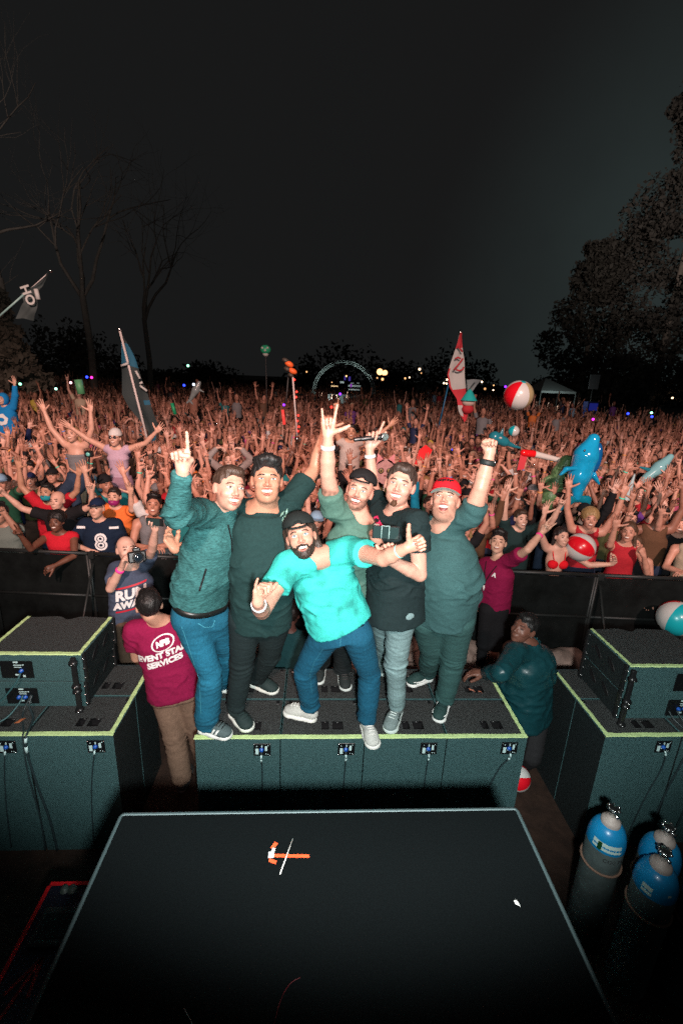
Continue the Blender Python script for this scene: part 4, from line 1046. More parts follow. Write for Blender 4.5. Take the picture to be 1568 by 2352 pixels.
# left and right stacks
for k, (x0, wn) in enumerate(((-2.92,'outermost'),(-2.365,'middle'),(-1.81,'innermost'))):
    s_ = subwoofer(x0, x0+.55, 2.48, 2.85, 'black subwoofer with connector panel in the left stack, %s of the front row' % wn)
    subwoofer(x0, x0+.55, 2.857, 3.225, 'black subwoofer in the left stack, %s of the back row' % wn, False)
    if k: px_, pz = s_['px'], s_['pz']; cable('power cable falling from the %s subwoofer of the left stack' % wn, [(px_-.003,2.465,pz-.004),(px_-.006,2.45,pz-.05),(px_-.05,2.468,pz-.25),(px_-.08,2.47,pz-.5),(px_-.1,2.465,.05)], .0045, ((.14,.02),(.2,.016)))
for k, (x0, wn) in enumerate(((2.012,'innermost'),(2.567,'outermost'))):
    s_ = subwoofer(x0, x0+.55, 2.45, 2.82, 'black subwoofer with connector panel in the right stack, %s of the front row' % wn)
    subwoofer(x0, x0+.55, 2.827, 3.195, 'black subwoofer in the right stack, %s of the back row' % wn, False)
    if not k: px_, pz = s_['px'], s_['pz']; cable('power cable falling from the innermost subwoofer of the right stack', [(px_-.003,2.435,pz-.004),(px_+.01,2.42,pz-.05),(px_+.02,2.435,pz-.2),(px_-.03,2.44,pz-.45),(px_-.09,2.435,.05)], .0045, ((.14,.02),(.24,.016)))
strip('pale green tape along the front edge of the left speaker stack', (-2.9,2.479,SUBTOP), (-1.262,2.479,SUBTOP), .028, side=V(0,1,0), fold_=(0,0,-1))
strip('pale green tape down the inner side edge of the left speaker stack', (-1.265,2.50,SUBTOP+.001), (-1.265,3.22,SUBTOP+.001), .028, side=V(-1,0,0))
strip('pale green tape along the front edge of the right speaker stack', (2.014,2.449,SUBTOP), (3.1,2.449,SUBTOP), .028, side=V(0,1,0), fold_=(0,0,-1))
strip('pale green tape down the inner side edge of the right speaker stack', (2.017,2.47,SUBTOP+.001), (2.017,3.19,SUBTOP+.001), .028, side=V(1,0,0))
def fill_speaker(x0, x1, y0, y1, z0, z1, label, flip=False, slant=.0):
    c = V((x0+x1)/2, y0, z0); t = thing('fill_speaker', label, 'speaker', c); w_ = (x1-x0)/2; d = y1-y0; h = z1-z0
    prof = [(-w_,0),(w_,0),(w_,d-.01)]
    for u in np.linspace(1, -1, 25): prof.append((w_*u, d+.012*math.cos(u*3)-.055*math.exp(-(u/.16)**2)))
    prof.append((-w_, d-.01)); n = len(prof); m = MB(); e = .006
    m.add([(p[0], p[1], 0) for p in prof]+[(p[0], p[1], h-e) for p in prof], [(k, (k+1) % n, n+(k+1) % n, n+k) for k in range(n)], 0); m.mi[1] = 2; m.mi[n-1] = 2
    cxm = np.mean(prof, 0); q = [((p[0])*(1-e/w_), (p[1]-d/2)*(1-2*e/d)+d/2) for p in prof]
    m.add([(p[0], p[1], h-e) for p in prof]+[(p[0], p[1], h) for p in q], [(k, (k+1) % n, n+(k+1) % n, n+k) for k in range(n)], 0)
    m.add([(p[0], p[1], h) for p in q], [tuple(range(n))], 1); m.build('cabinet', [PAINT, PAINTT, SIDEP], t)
    pc = -.11 if not flip else .14; pz = h*.46; p = MB(); p.box((pc-.105,-.006,pz-h*.34), (pc+.105,-.0005,pz+h*.30), bev=.001); pl = p.build('connector_panel', PLATE, t)
    for (a, b, ww, hh) in ((-.01,.27,.030,.010),(0,.16,.052,.005),(0,.08,.048,.004),(.034,-.25,.016,.014),(-.012,-.2,.024,.009),(.036,.17,.008,.008)):
        q = MB(); q.box((pc+a-ww/2+.01,-.009,pz+b*h-hh/2), (pc+a+ww/2+.01,-.0062,pz+b*h+hh/2)); q.build('label', LABEL, pl)
    for a in (.022, -.02) if slant else (.030,):
        q = MB(); q.lathe([(0,.016),(.010,.016),(.012,0),(.014,0)], (pc+a,-.007,pz-.01), 14, 0, frame(V(0,-1,0))); q.build('connector', BLUE, pl)
    sx = -1 if flip else 1
    # rigging plates with their pins at the two visible corners
    for (yy, nm2) in ((.012, 'rigging_plate'), (d-.03, 'rigging_plate')):
        a = MB(); xx = sx*(w_+.002); a.box((min(xx, xx+sx*.014), yy-.012, -.004), (max(xx, xx+sx*.014), yy+.016, h+.006), bev=.003)
        rp = a.build(nm2, BLACKP, t)
        for zz in (.03, h*.5, h-.03):
            b = MB(); b.tube([(xx+sx*.004, yy-.022, zz), (xx+sx*.004, yy+.02, zz)], .0055, 8); b.build('pin', METAL, rp)
    for k in range(2):
        a = MB(); yy = d*(.34+.32*k); a.lathe([(0,.0),(.028,.0),(.034,.004),(.036,0)], (sx*(w_+.0005), yy, h*.55), 18, 0, np.stack([V(0,.8,.6), np.cross(V(sx,0,0), V(0,.8,.6)), V(sx,0,0)], 1)@np.diag([1.6,.55,1])); a.build('side_port', PIT, t)
    return t
fill_speaker(-2.17, -1.555, 2.75, 3.24, SUBTOP, 1.175, 'lower of the two black fill speakers on the left stack, with two blue connectors', slant=1)
fill_speaker(-2.185, -1.54, 2.745, 3.25, 1.188, 1.395, 'taped upper fill speaker on the left stack, next to the staff member in maroon')
fill_speaker(2.20, 2.84, 2.62, 3.12, SUBTOP, 1.19, 'lower of the two black fill speakers on the right stack, above the gas cylinders', True, 1)
fill_speaker(2.185, 2.83, 2.60, 3.10, 1.203, 1.425, 'taped upper fill speaker on the right stack, near the man in the teal jacket', True)
zt = 1.395
strip('pale green tape along the front edge of the upper left fill speaker', (-2.18,2.746,zt), (-1.545,2.746,zt), .026, side=V(0,1,0), fold_=(0,0,-1))
strip('pale green tape along the right edge of the upper left fill speaker', (-1.546,2.77,zt+.001), (-1.546,3.24,zt+.001), .026, side=V(-1,0,0))
strip('pale green tape along the left edge of the upper left fill speaker', (-2.18,2.77,zt+.001), (-2.18,3.24,zt+.001), .026, side=V(1,0,0))
zt = 1.425
strip('pale green tape along the front edge of the upper right fill speaker', (2.19,2.601,zt), (2.82,2.601,zt), .026, side=V(0,1,0), fold_=(0,0,-1))
strip('pale green tape along the left edge of the upper right fill speaker', (2.19,2.62,zt+.001), (2.19,3.09,zt+.001), .026, side=V(1,0,0))
# vertical rigging arms standing at the front corners
for (x, y, z0, z1, lb) in ((-1.575, 2.70, .94, 1.40, 'black rigging arm at the front corner of the left fill speakers'), (2.185, 2.55, .94, 1.43, 'black rigging arm at the front corner of the right fill speakers')):
    t = thing('rigging_arm', lb, 'bracket', (x, y, z0)); m = MB(); m.box((-.016,-.012,0), (.016,.012,z1-z0), bev=.004); m.build('bar', BLACKP, t)
    for zz in (.05, .2, .24, .42):
        m = MB(); m.lathe([(0,-.022),(.019,-.022),(.021,0),(.019,.022),(0,.022)], (0,-.004,zz), 12, 0, frame(V(1,0,0))); m.build('joint', BLACKP, t)
        m = MB(); m.ball((.0,-.024,zz), .006, None, 8, 6); m.build('pin', METAL, t)
CT = mat('teal_cable', (.03,.10,.11), .5)
cable('grey cable looping from the upper left fill speaker off the stack', [(-1.945,2.735,1.27),(-1.97,2.70,1.20),(-2.10,2.66,1.06),(-2.30,2.62,1.0),(-2.6,2.60,.99)], .006, (), 'speaker_cable', CT)
cable('grey cable with a white tag curling out of the lower left fill speaker', [(-1.96,2.735,1.08),(-1.97,2.69,1.04),(-2.02,2.60,.992),(-2.15,2.55,.99),(-2.4,2.54,.99)], .006, ((.62,.03),), 'speaker_cable', CT)
cable('black cable running over the taped edge of the left stack, with two white tags', [(-1.90,2.735,1.08),(-1.90,2.69,1.03),(-1.84,2.62,.992),(-1.80,2.50,.993),(-1.795,2.46,.975),(-1.80,2.455,.86),(-1.78,2.46,.6),(-1.74,2.46,.3),(-1.72,2.45,.03)], .007, ((.50,.03),(.60,.045)), 'speaker_cable')
cable('second black cable beside it down the seam of the left stack', [(-1.905,2.735,1.085),(-1.93,2.66,.992),(-1.83,2.50,.993),(-1.815,2.46,.96),(-1.82,2.455,.7),(-1.80,2.46,.3),(-1.8,2.45,.03)], .005, (), 'speaker_cable')
for (xx, e_, lb) in ((2.56, 2.60, 'black cable hanging from the lower right fill speaker to the subwoofer seam'), (2.62, 2.80, 'grey cable swinging over the front edge of the right stack')):
    cable(lb, [(xx,2.60,1.06),(xx+.02,2.56,1.02),(xx+.05,2.50,.992),(e_,2.43,.97),(e_,2.43,.8),(e_-.04,2.44,.5),(e_-.1,2.43,.05)], .006, (), 'speaker_cable')
# ------------------------------------------------------------------ the black riser table in front of the lens
TB = 1.75; X0, X1, Y1 = -.652, .772, 1.27
t = thing('riser', 'black riser with a pale metal edge filling the foreground', 'riser', (0, 0, 0))
DECK = mat('riser_deck', (.0032,.0045,.005), .75, noise=.2, nscale=160, bump=.08, bscale=300, spec=.06)
m = MB(); m.box((X0+.008,-1.4,TB-.035), (X1-.008,Y1-.008,TB-.001)); m.build('deck', DECK, t)
EDGE = mat('edge_metal', (.055,.085,.09), .5, metal=.3)
m = MB(); r_ = .012
m.tube([(X0,-1.4,TB-.006),(X0,Y1-r_,TB-.006),(X0+r_*.3,Y1-r_*.3,TB-.006),(X0+r_,Y1,TB-.006),(X1-r_,Y1,TB-.006),(X1-r_*.3,Y1-r_*.3,TB-.006),(X1,Y1-r_,TB-.006),(X1,-1.4,TB-.006)], .0068, 8); m.build('edge_trim', EDGE, t)
m = MB(); m.box((X0+.01,Y1-.03,0), (X1-.01,Y1-.012,TB-.04)); m.build('skirt', plain('black_cloth', (.006,.006,.007), .9), t)
for sx in (X0+.012, X1-.03): m = MB(); m.box((sx,-1.4,0), (sx+.018,Y1-.04,TB-.04)); m.build('skirt', plain('black_cloth', (.006,.006,.007), .9), t)
ORG = mat('orange_tape', (.95,.10,.03), .5, noise=.08, nscale=30)
TZ = TB+.0025
def tp(x, y, z=TZ): return atz(x, y, z)
def flat_tape(pts, wid, m_, off_, z=0):
    m = MB(); a, b = [np.asarray(p, float) for p in pts]; d = unit(b-a); s_ = np.cross(V(0,0,1), d)*wid/2; u = V(0,0,z)
    jag = d*.0015
    m.add([a-s_+jag+u-off_, b-s_+u-off_, b+s_-jag+u-off_, a+s_+u-off_], [(0,1,2,3)]); return m
o_ = tp(664, 1967); t = thing('tape_arrow', 'orange tape arrow on the black riser, pointing left', 'tape', o_)
flat_tape([tp(629,1965), tp(684,1966)], .0105, ORG, o_).build('tape_piece', ORG, t); flat_tape([tp(681,1966), tp(711,1967)], .0105, ORG, o_, .001).build('tape_piece', ORG, t)
flat_tape([tp(624,1949), tp(635,1935)], .0125, ORG, o_).build('tape_piece', ORG, t); flat_tape([tp(617,1975), tp(635,1981)], .011, ORG, o_).build('tape_piece', ORG, t)
WT = mat('white_tape', (.62,.60,.60), .6, noise=.1)
flat_tape([tp(622,1972), tp(624,1956)], .018, WT, o_, .0012).build('tape_piece', WT, t); flat_tape([tp(624,1962), tp(630,1948)], .010, WT, o_, .0015).build('tape_piece', WT, t)
a, b = tp(672,1927,TB+.006), tp(643,2008,TB+.006); m = MB(); m.tube([a-a, b-a], .0021, 8); o = m.build('stick', plain('pale_stick', (.60,.58,.55), .5)); o.location = a; tag(o, 'thin pale stick lying across the orange tape arrow', 'stick')
a = tp(1183,2077,TB+.003); m = MB(); m.add([(0,0,0),(.008,-.006,.003),(.016,-.010,.001),(.012,.006,.006),(.006,.014,.004),(-.003,.012,.001)], [(0,1,3),(1,2,3),(0,3,4),(0,4,5)], 0, True); o = m.build('paper_scrap', plain('scrap_paper', (.62,.62,.60), .7)); o.location = a; o.scale = (.75,)*3; tag(o, 'small torn white paper scrap lying on the riser', 'paper')
RW = mat('dark_red_wire', (.10,.008,.012), .5)
P_ = [tp(690,2245,TB+.003), tp(670,2256,TB+.003), tp(655,2275,TB+.003), tp(640,2310,TB+.003), tp(628,2360,TB+.003)]; cable('thin dark red wire curving over the riser', P_, .0010, (), 'wire', RW)
P_ = [tp(423,2316,TB+.003), tp(434,2336,TB+.003), tp(446,2360,TB+.003)]; cable('thin grey wire at the near edge of the riser', P_, .0008, (), 'wire', plain('grey_wire', (.3,.3,.3)))
# a road case to the left with red tape
RED = mat('red_tape', (.85,.012,.02), .5, noise=.1); cz = .90; fl = atz(115, 2025, cz); 
t = thing('road_case', 'dark flat case edged with red tape, left of the riser', 'case', (fl[0], fl[1], 0)); xr = .46
m = MB(); m.box((0,-1.5,0), (xr,0,cz), bev=.006); m.build('case_body', mat('case_lid', (.012,.016,.035), .5, noise=.3, nscale=8), t)
for (p, q) in (((.008,-.012),(xr,-.012)), ((.010,-.02),(.010,-1.3))):
    a, b = V(p[0], p[1], cz+.003), V(q[0], q[1], cz+.003); mm = flat_tape([a, b], .018, RED, V(0,0,0)); mm.build('tape_piece', RED, t)
m = MB(); m.box((.05,-.27,cz), (.24,-.12,cz+.022), bev=.006); gb = m.build('device', mat('case_device', (.03,.05,.05), .4), t)
m = MB(); m.box((.075,-.245,cz+.022), (.2,-.15,cz+.024)); m.build('screen', plain('case_screen', (.012,.03,.03), .15), gb)
for xx in (.09, .125): m = MB(); m.lathe([(0,.02),(.014,.02),(.018,0),(.02,0)], (xx,-.04,cz+.001), 14); m.build('knob', plain('knob_grey', (.06,.09,.08), .5), t)
for (p, q) in (((.05,-.62),(.135,-.30)), ((.135,-.30),(.055,-.42)), ((.135,-.30),(.150,-.43))):
    flat_tape([V(*p, cz+.003), V(*q, cz+.003)], .014, RED, V(0,0,0)).build('tape_piece', mat('dull_red_tape', (.30,.01,.015), .6), t)
# ------------------------------------------------------------------ gas cylinders
CYL = mat('steel_cylinder', (.10,.135,.135), .5, noise=.35, nscale=7, bump=.15, bscale=30); CBL = mat('blue_shoulder', (.008,.24,.52), .32, noise=.12, nscale=9, coat=.3)
COLL = mat('beige_collar', (.42,.36,.33), .55, noise=.12, nscale=20); CHR = mat('chrome_valve', (.62,.66,.66), .22, metal=1)
def cylinder(x, y, top, label, stk=0, rot=0, lean=(0, 0)):
    zb = 0; H = top-.112; t = thing('gas_cylinder', label, 'gas cylinder', (x, y, zb), rot); t.rotation_euler[0] = lean[0]; t.rotation_euler[1] = lean[1]; R0 = .100; q = .86
    m = MB(); m.lathe([(0,0),(R0*.96,0),(R0,.02),(R0,H-0.1376)], (0,0,0), 36); m.build('tank', CYL, t)
    m = MB(); m.lathe([(R0,H-0.1376),(R0*.995,H-0.0989),(R0*.93,H-0.0645),(R0*.80,H-0.0301),(R0*.60,H-0.0069),(R0*.45,H+0.0000)], (0,0,0), 36); m.build('shoulder', CBL, t)
    m = MB(); m.lathe([(.051,H-0.0086),(.051,H+0.0069),(.050,H+0.0172),(.040,H+0.0292),(.028,H+0.0344),(.026,H+0.0430),(0,H+0.0447)], (0,0,0), 28); m.build('collar', COLL, t)
    m = MB(); m.lathe([(.013,H+0.0430),(.013,H+0.0645),(.018,H+0.0688),(.018,H+0.0843),(.008,H+0.0877),(.008,H+0.0963)], (0,0,0), 14); v = m.build('valve', CHR, t)
    m = MB(); m.tube([(0,0,H+.076), (.0,-.042,H+.076)], .009, 10); m.build('outlet', CHR, v)
    m = MB(); m.lathe([(0,H+0.1101),(.022,H+0.1084),(.031,H+0.1023),(.031,H+0.0972),(.018,H+0.0946),(0,H+0.0946)], (0,0,0), 12); 
    for k in range(6): a = k*math.pi/3; m.ball((.028*math.cos(a), .028*math.sin(a), H+0.1023), (.009,.009,.008), None, 8, 5)
    m.build('hand_wheel', CHR, v)
    if stk:
        m = MB(); vs = []; n = 14; a0, a1 = (-2.9, -1.35) if stk == 1 else (-2.9, -2.4)
        for i in range(n+1):
            a = a0+(a1-a0)*i/n
            for (r0, z0) in ((R0*1.004, H-.119), (R0*.955, H-.071)): vs.append((r0*1.006*math.cos(a), r0*1.006*math.sin(a), z0))
        m.add(vs, [(2*i, 2*i+2, 2*i+3, 2*i+1) for i in range(n)], 0, True); m.build('sticker', plain('sticker_paper', (.55,.72,.68), .5), t)
        m = MB(); vs = []
        a0, a1 = (-2.62, -2.40)
        for i in range(4):
            a = a0+(a1-a0)*i/3
            for (r0, z0) in ((R0*1.02, H-.125), (R0*.96, H-.074)): vs.append((r0*1.008*math.cos(a), r0*1.008*math.sin(a), z0))
        if stk == 1: m.add(vs, [(2*i, 2*i+2, 2*i+3, 2*i+1) for i in range(3)], 0, True); m.build('hazard_label', plain('dark_green_label', (.004,.05,.012), .5), t)
    if stk == 2:
        m = MB(); m.add([(R0*.965*math.cos(a)*1.01, R0*.965*math.sin(a)*1.01, z) for (a, z) in ((-1.72,H-.090),(-1.52,H-.090),(-1.53,H-.073),(-1.71,H-.073))], [(0,1,2,3)]); m.build('sticker', plain('sticker_paper', (.55,.72,.68), .5), t)
    tv_, tf_ = text_mesh('CO2 74-1' if stk == 1 else '0C', .034 if stk == 1 else .05, .0)
    m = MB(); m.add([((R0+.0015)*math.sin(v[0]/R0+.05), -(R0+.0015)*math.cos(v[0]/R0+.05), H-.18+v[1]-(.06 if stk != 1 else 0)) for v in tv_], tf_); m.build('lettering', plain('stencil_dark' if stk == 1 else 'stencil_grey', (.02,.012,.015) if stk == 1 else (.20,.20,.19), .7), t)
    m = MB(); m.torus((0,0,H-.28), R0+.004, .007, None, 32, 6); m.build('strap', mat('tan_strap', (.30,.18,.13), .7), t)
    return t
cylinder(1.722, 1.905, 1.0, 'grey gas cylinder with blue shoulder and long label, nearest the subwoofers', 1)
cylinder(1.965, 1.80, .99, 'blue topped gas cylinder with rust stained collar, behind the other two', 0, .5)
cylinder(1.835, 1.66, 1.0, 'blue topped gas cylinder with a short and a square sticker, nearest the lens', 2)
cylinder(2.10, 1.62, .94, 'gas cylinder cut off by the right border of the view', 0, 1.2)
# ------------------------------------------------------------------ crowd barrier
BL0, BL1 = V(-3.63,5.13,0), V(4.23,4.63,0); BD = unit(BL1-BL0); BN = np.cross(V(0,0,1), BD)     # BN points to the crowd
FENCE = mat('barrier_black_steel', (.016,.020,.020), .5, noise=.3, nscale=6); SCRIM = mat('barrier_scrim', (.008,.010,.010), .35, noise=.5, nscale=3.5, bump=.4, bscale=5)
nb = 9
for k in range(nb):
    o = BL0+BD*(-1.34+1.18*k); t = thing('barrier_section', 'black crowd barrier section, number %s from the left' % ['one','two','three','four','five','six','seven','eight','nine'][k], 'barrier', o, math.atan2(BD[1], BD[0]))
    t['label'] = 'black crowd barrier section ' + ['out past the left border','in front of the number jersey fan','left of the photographer','behind the photographer','behind the man in teal sweater','behind the crouching man','behind the staff member with the lanyard','in front of the red bikini fan','by the right border'][k]
    for (z0, z1) in ((.06,.62),(.66,1.15)):
        m = MB(); xs = np.linspace(.03, 1.15, 9); zs = np.linspace(z0, z1, 5)
        m.add([(x, .012*math.sin(x*5+z0*7+k)*(1 if 0 < j < 4 else 0), z) for j, z in enumerate(zs) for x in xs], [(j*9+i, j*9+i+1, (j+1)*9+i+1, (j+1)*9+i) for j in range(4) for i in range(8)], 0, True); m.build('panel', SCRIM, t)
    for z in (.04, .64, 1.18): m = MB(); m.tube([(.0,0,z), (1.18,0,z)], .018 if z < 1 else .024, 8); m.build('rail', FENCE, t)
    for x in (.012, 1.165): m = MB(); m.tube([(x,0,0), (x,0,1.19)], .017, 8); m.build('post', FENCE, t)
    m = MB(); m.tube([(.05,-.01,1.06), (.05,-.62,.02)], .016, 6); m.build('brace', FENCE, t)
    m = MB(); m.box((.0,-.66,.002), (1.17,-.02,.014)); m.build('foot_plate', FENCE, t)
    m = MB(); m.box((.01,-.03,1.12), (.075,.03,1.205), bev=.006); m.build('joint_cap', FENCE, t)
# ------------------------------------------------------------------ sandbags and litter in the pit
SACK = mat('sandbag_sheet', (.36,.24,.20), .7, noise=.35, nscale=8, bump=.6, bscale=10)
bagp = [(-.55,4.05,.5),(-.1,3.95,.45),(.22,4.2,.5),(.62,4.0,.5),(1.0,4.15,.48),(1.35,3.95,.5),(1.75,4.12,.5),(2.1,3.9,.55),(2.5,4.05,.5),(2.9,3.95,.5),(.45,3.62,.42),(.9,3.7,.5),(1.55,3.62,.5),(2.35,3.55,.55)]
bl = ['by the left end of the row','under the kneeling man at the left','between two pairs of legs','behind the crouching man','right of the crouching man','left of the red capped man','behind the red capped man','next to the teal jacket man','right of the teal jacket man','at the right end of the row','under the black trousers','behind the light grey jeans','touching the teal jacket man','in front of the right stack']
for k, (x, y, w_) in enumerate(bagp):
    F = Field(V(-.4,-.3,-.02), V(.4,.3,.4), .022); F.ell(V(0,0,.13), V(w_*.6,.20,.15), None, .02); F.ell(V(w_*.25,.05,.17), V(.16,.13,.12), None, .05); F.ell(V(-w_*.25,-.04,.16), V(.17,.13,.13), None, .05)
    Vx, Q = F.mesh(); Vx = Vx+vnormals(Vx, Q)*(pnoise(Vx*7+k*3)*.035)[:, None]; Vx[:,2] = np.maximum(Vx[:,2], 0)
    o = link('sandbag', np_mesh('sandbag', Vx, Q), None, [SACK]); o.location = (x, y+.46, 0); o.scale = (1, 1, 1.25); o.rotation_euler = (0,0,random.uniform(-.5,.5)); tag(o, 'beige sandbag in the pit '+bl[k], 'sandbag', 'sandbags behind the subwoofers')
def litter(kind, p, rot, label, col=(.7,.7,.7), col2=(.1,.2,.6), s=1.0):
    t = thing(kind, label, kind.replace('_', ' '), p); t.rotation_euler = rot
    if kind == 'drink_cup':
        m = MB(); m.lathe([(0,0),(.030*s,0),(.043*s,.12*s),(.045*s,.122*s)], (0,0,0), 16); m.build('cup', plain('cup_%d' % (col2[2]*100), col2, .4), t)
        m = MB(); m.lathe([(.046*s,.118*s),(.046*s,.128*s),(.03*s,.140*s),(0,.142*s)], (0,0,0), 16); m.build('lid', plain('cup_lid', (.6,.7,.75), .3), t)
        m = MB(); m.tube([(0,0,.13*s), (.01,0,.24*s)], .004*s, 6); m.build('straw', plain('straw', (.75,.6,.55), .4), t)
    elif kind == 'water_bottle':
        m = MB(); m.lathe([(0,0),(.030,0),(.032,.02),(.029,.05),(.032,.08),(.032,.14),(.012,.185),(.012,.2)], (0,0,0), 14); m.build('bottle', M_('clear_plastic', (.45,.55,.58), .12, spec=.8), t)
        m = MB(); m.lathe([(.014,.195),(.014,.212),(0,.212)], (0,0,0), 12); m.build('cap', plain('bottle_cap', (.7,.75,.8), .4), t)
        m = MB(); m.lathe([(.0328,.085),(.0328,.135)], (0,0,0), 14); m.build('label', plain('bottle_label_%d' % (col[0]*100), col, .5), t)
    elif kind == 'crushed_can':
        m = MB(); m.lathe([(0,0),(.026,0),(.032,.008),(.025,.05),(.031,.09),(.026,.118),(0,.118)], (0,0,0), 14); m.build('can', mat('can_metal', col, .3, metal=.7), t)
    return t
def pz(x, y, z=.05): return atz(x, y, z)
HP = math.pi/2
litter('water_bottle', pz(205,1385), (HP,0,.4), 'clear water bottle lying by the barrier, leftmost of the litter', (.2,.5,.7)); litter('water_bottle', pz(228,1389), (HP,.3,2.0), 'clear bottle with a white label lying in the litter by the photographer', (.8,.8,.8)); litter('crushed_can', pz(245,1384), (HP,0,1.2), 'crushed silver can beside the photographer', (.6,.65,.7)); litter('water_bottle', pz(262,1383), (HP,0,.9), 'bottle lying against the photographer\'s leg', (.8,.3,.3)); litter('drink_cup', pz(216,1392), (1.3,0,.8), 'pale drink cup tipped over among the bottles', col2=(.6,.7,.75), s=.8)
litter('drink_cup', pz(1412,1418,.12), (.5,-.6,.3), 'blue drink cup with a straw by the right barrier', col2=(.01,.10,.62), s=1.15); litter('water_bottle', pz(1392,1421), (HP,0,1.4), 'clear bottle lying beside the blue cup', (.5,.6,.65)); litter('drink_cup', pz(1200,1408,.1), (1.2,.3,-1.2), 'white drink cup knocked over behind the teal jacket man', col2=(.6,.68,.65)); litter('water_bottle', pz(1155,1412,.05), (0,0,0), 'upright bottle by the feet of the lanyard staff member', (.6,.1,.1)); litter('water_bottle', pz(1166,1412,.05), (0,0,.5), 'second upright bottle by the lanyard staff member', (.3,.5,.6)); litter('crushed_can', pz(1500,1398,.04), (HP,0,.5), 'silver can below the right barrier', (.6,.6,.6))
# fallen leaves and scraps on the stacks
for (X, Y, z, lb, c_, s_) in ((48,1656,SUBTOP+.006,'dry orange leaf on the left stack, under the cables',(.42,.13,.05),.035), (1083,1586,SUBTOP+.008,'crumpled orange leaf on the subwoofer behind the red capped man',(.55,.20,.13),.028), (1102,1590,SUBTOP+.006,'small orange leaf beside the handle slots',(.45,.15,.09),.018), (1445,1575,SUBTOP+.006,'red leaf on the right stack by the handle slots',(.5,.1,.06),.02)):
    m = MB(); m.add([(-s_,0,0),(-s_*.3,-s_*.4,.006),(s_*.6,-s_*.35,.002),(s_*1.1,.0,.008),(s_*.5,s_*.4,.003),(-s_*.4,s_*.35,.008),(0,0,.010)], [(0,1,6),(1,2,6),(2,3,6),(3,4,6),(4,5,6),(5,0,6)], 0, True); o = m.build('leaf', mat('dry_leaf', c_, .7)); o.location = atz(X, Y, z); o.rotation_euler = (0,0,X); tag(o, lb, 'leaf')
print('stage', round(time.time()-T0, 1))
# ------------------------------------------------------------------ the audience: poses built once, then copied person by person
def local_skel(pose, gender='m'):
    s = Sk(); s.el = {}; s.wr = {}; s.hip = {}; s.kn = {}; s.an = {}; s.to = {}; s.hand = {}
    wsh = .185 if gender == 'm' else .160
    s.pel = V(0,0,.95); s.neck = V(0,-.01,1.46); s.waist = V(0,0,1.14); s.hem = V(0,0,.93)
    s.shR = V(-wsh,0,1.41); s.shL = V(wsh,0,1.41); s.head = V(pose.get('tilt', 0)*.25,-.045,1.625)
    s.face = (unit(V(pose.get('turn', 0),-1,pose.get('look', .12))), unit(V(pose.get('tilt', 0),.05,1)))
    for k, sx in (('R',-1),('L',1)):
        sh = s.shR if k == 'R' else s.shL; a = pose['arm'+k]
        if a[0][1] > .3: sh = sh+V(-sx*.012,0,.045)
        if k == 'R': s.shR = sh
        else: s.shL = sh
        d1 = unit(V(sx*a[0][0], a[0][2], a[0][1])); d2 = unit(V(sx*a[1][0], a[1][2], a[1][1]))
        s.el[k] = sh+d1*.285; s.wr[k] = s.el[k]+d2*.25
        hd = a[3] if len(a) > 3 else (a[1][0], a[1][1], a[1][2]); n = a[4] if len(a) > 4 else (0,0,-1)
        s.hand[k] = (a[2], unit(V(sx*hd[0], hd[2], hd[1])), unit(V(sx*n[0], n[2], n[1])), 1.0)
        s.hip[k] = V(sx*.09,0,.92); s.kn[k] = V(sx*.11,-.03,.5); s.an[k] = V(sx*.12,0,.09)
    return s
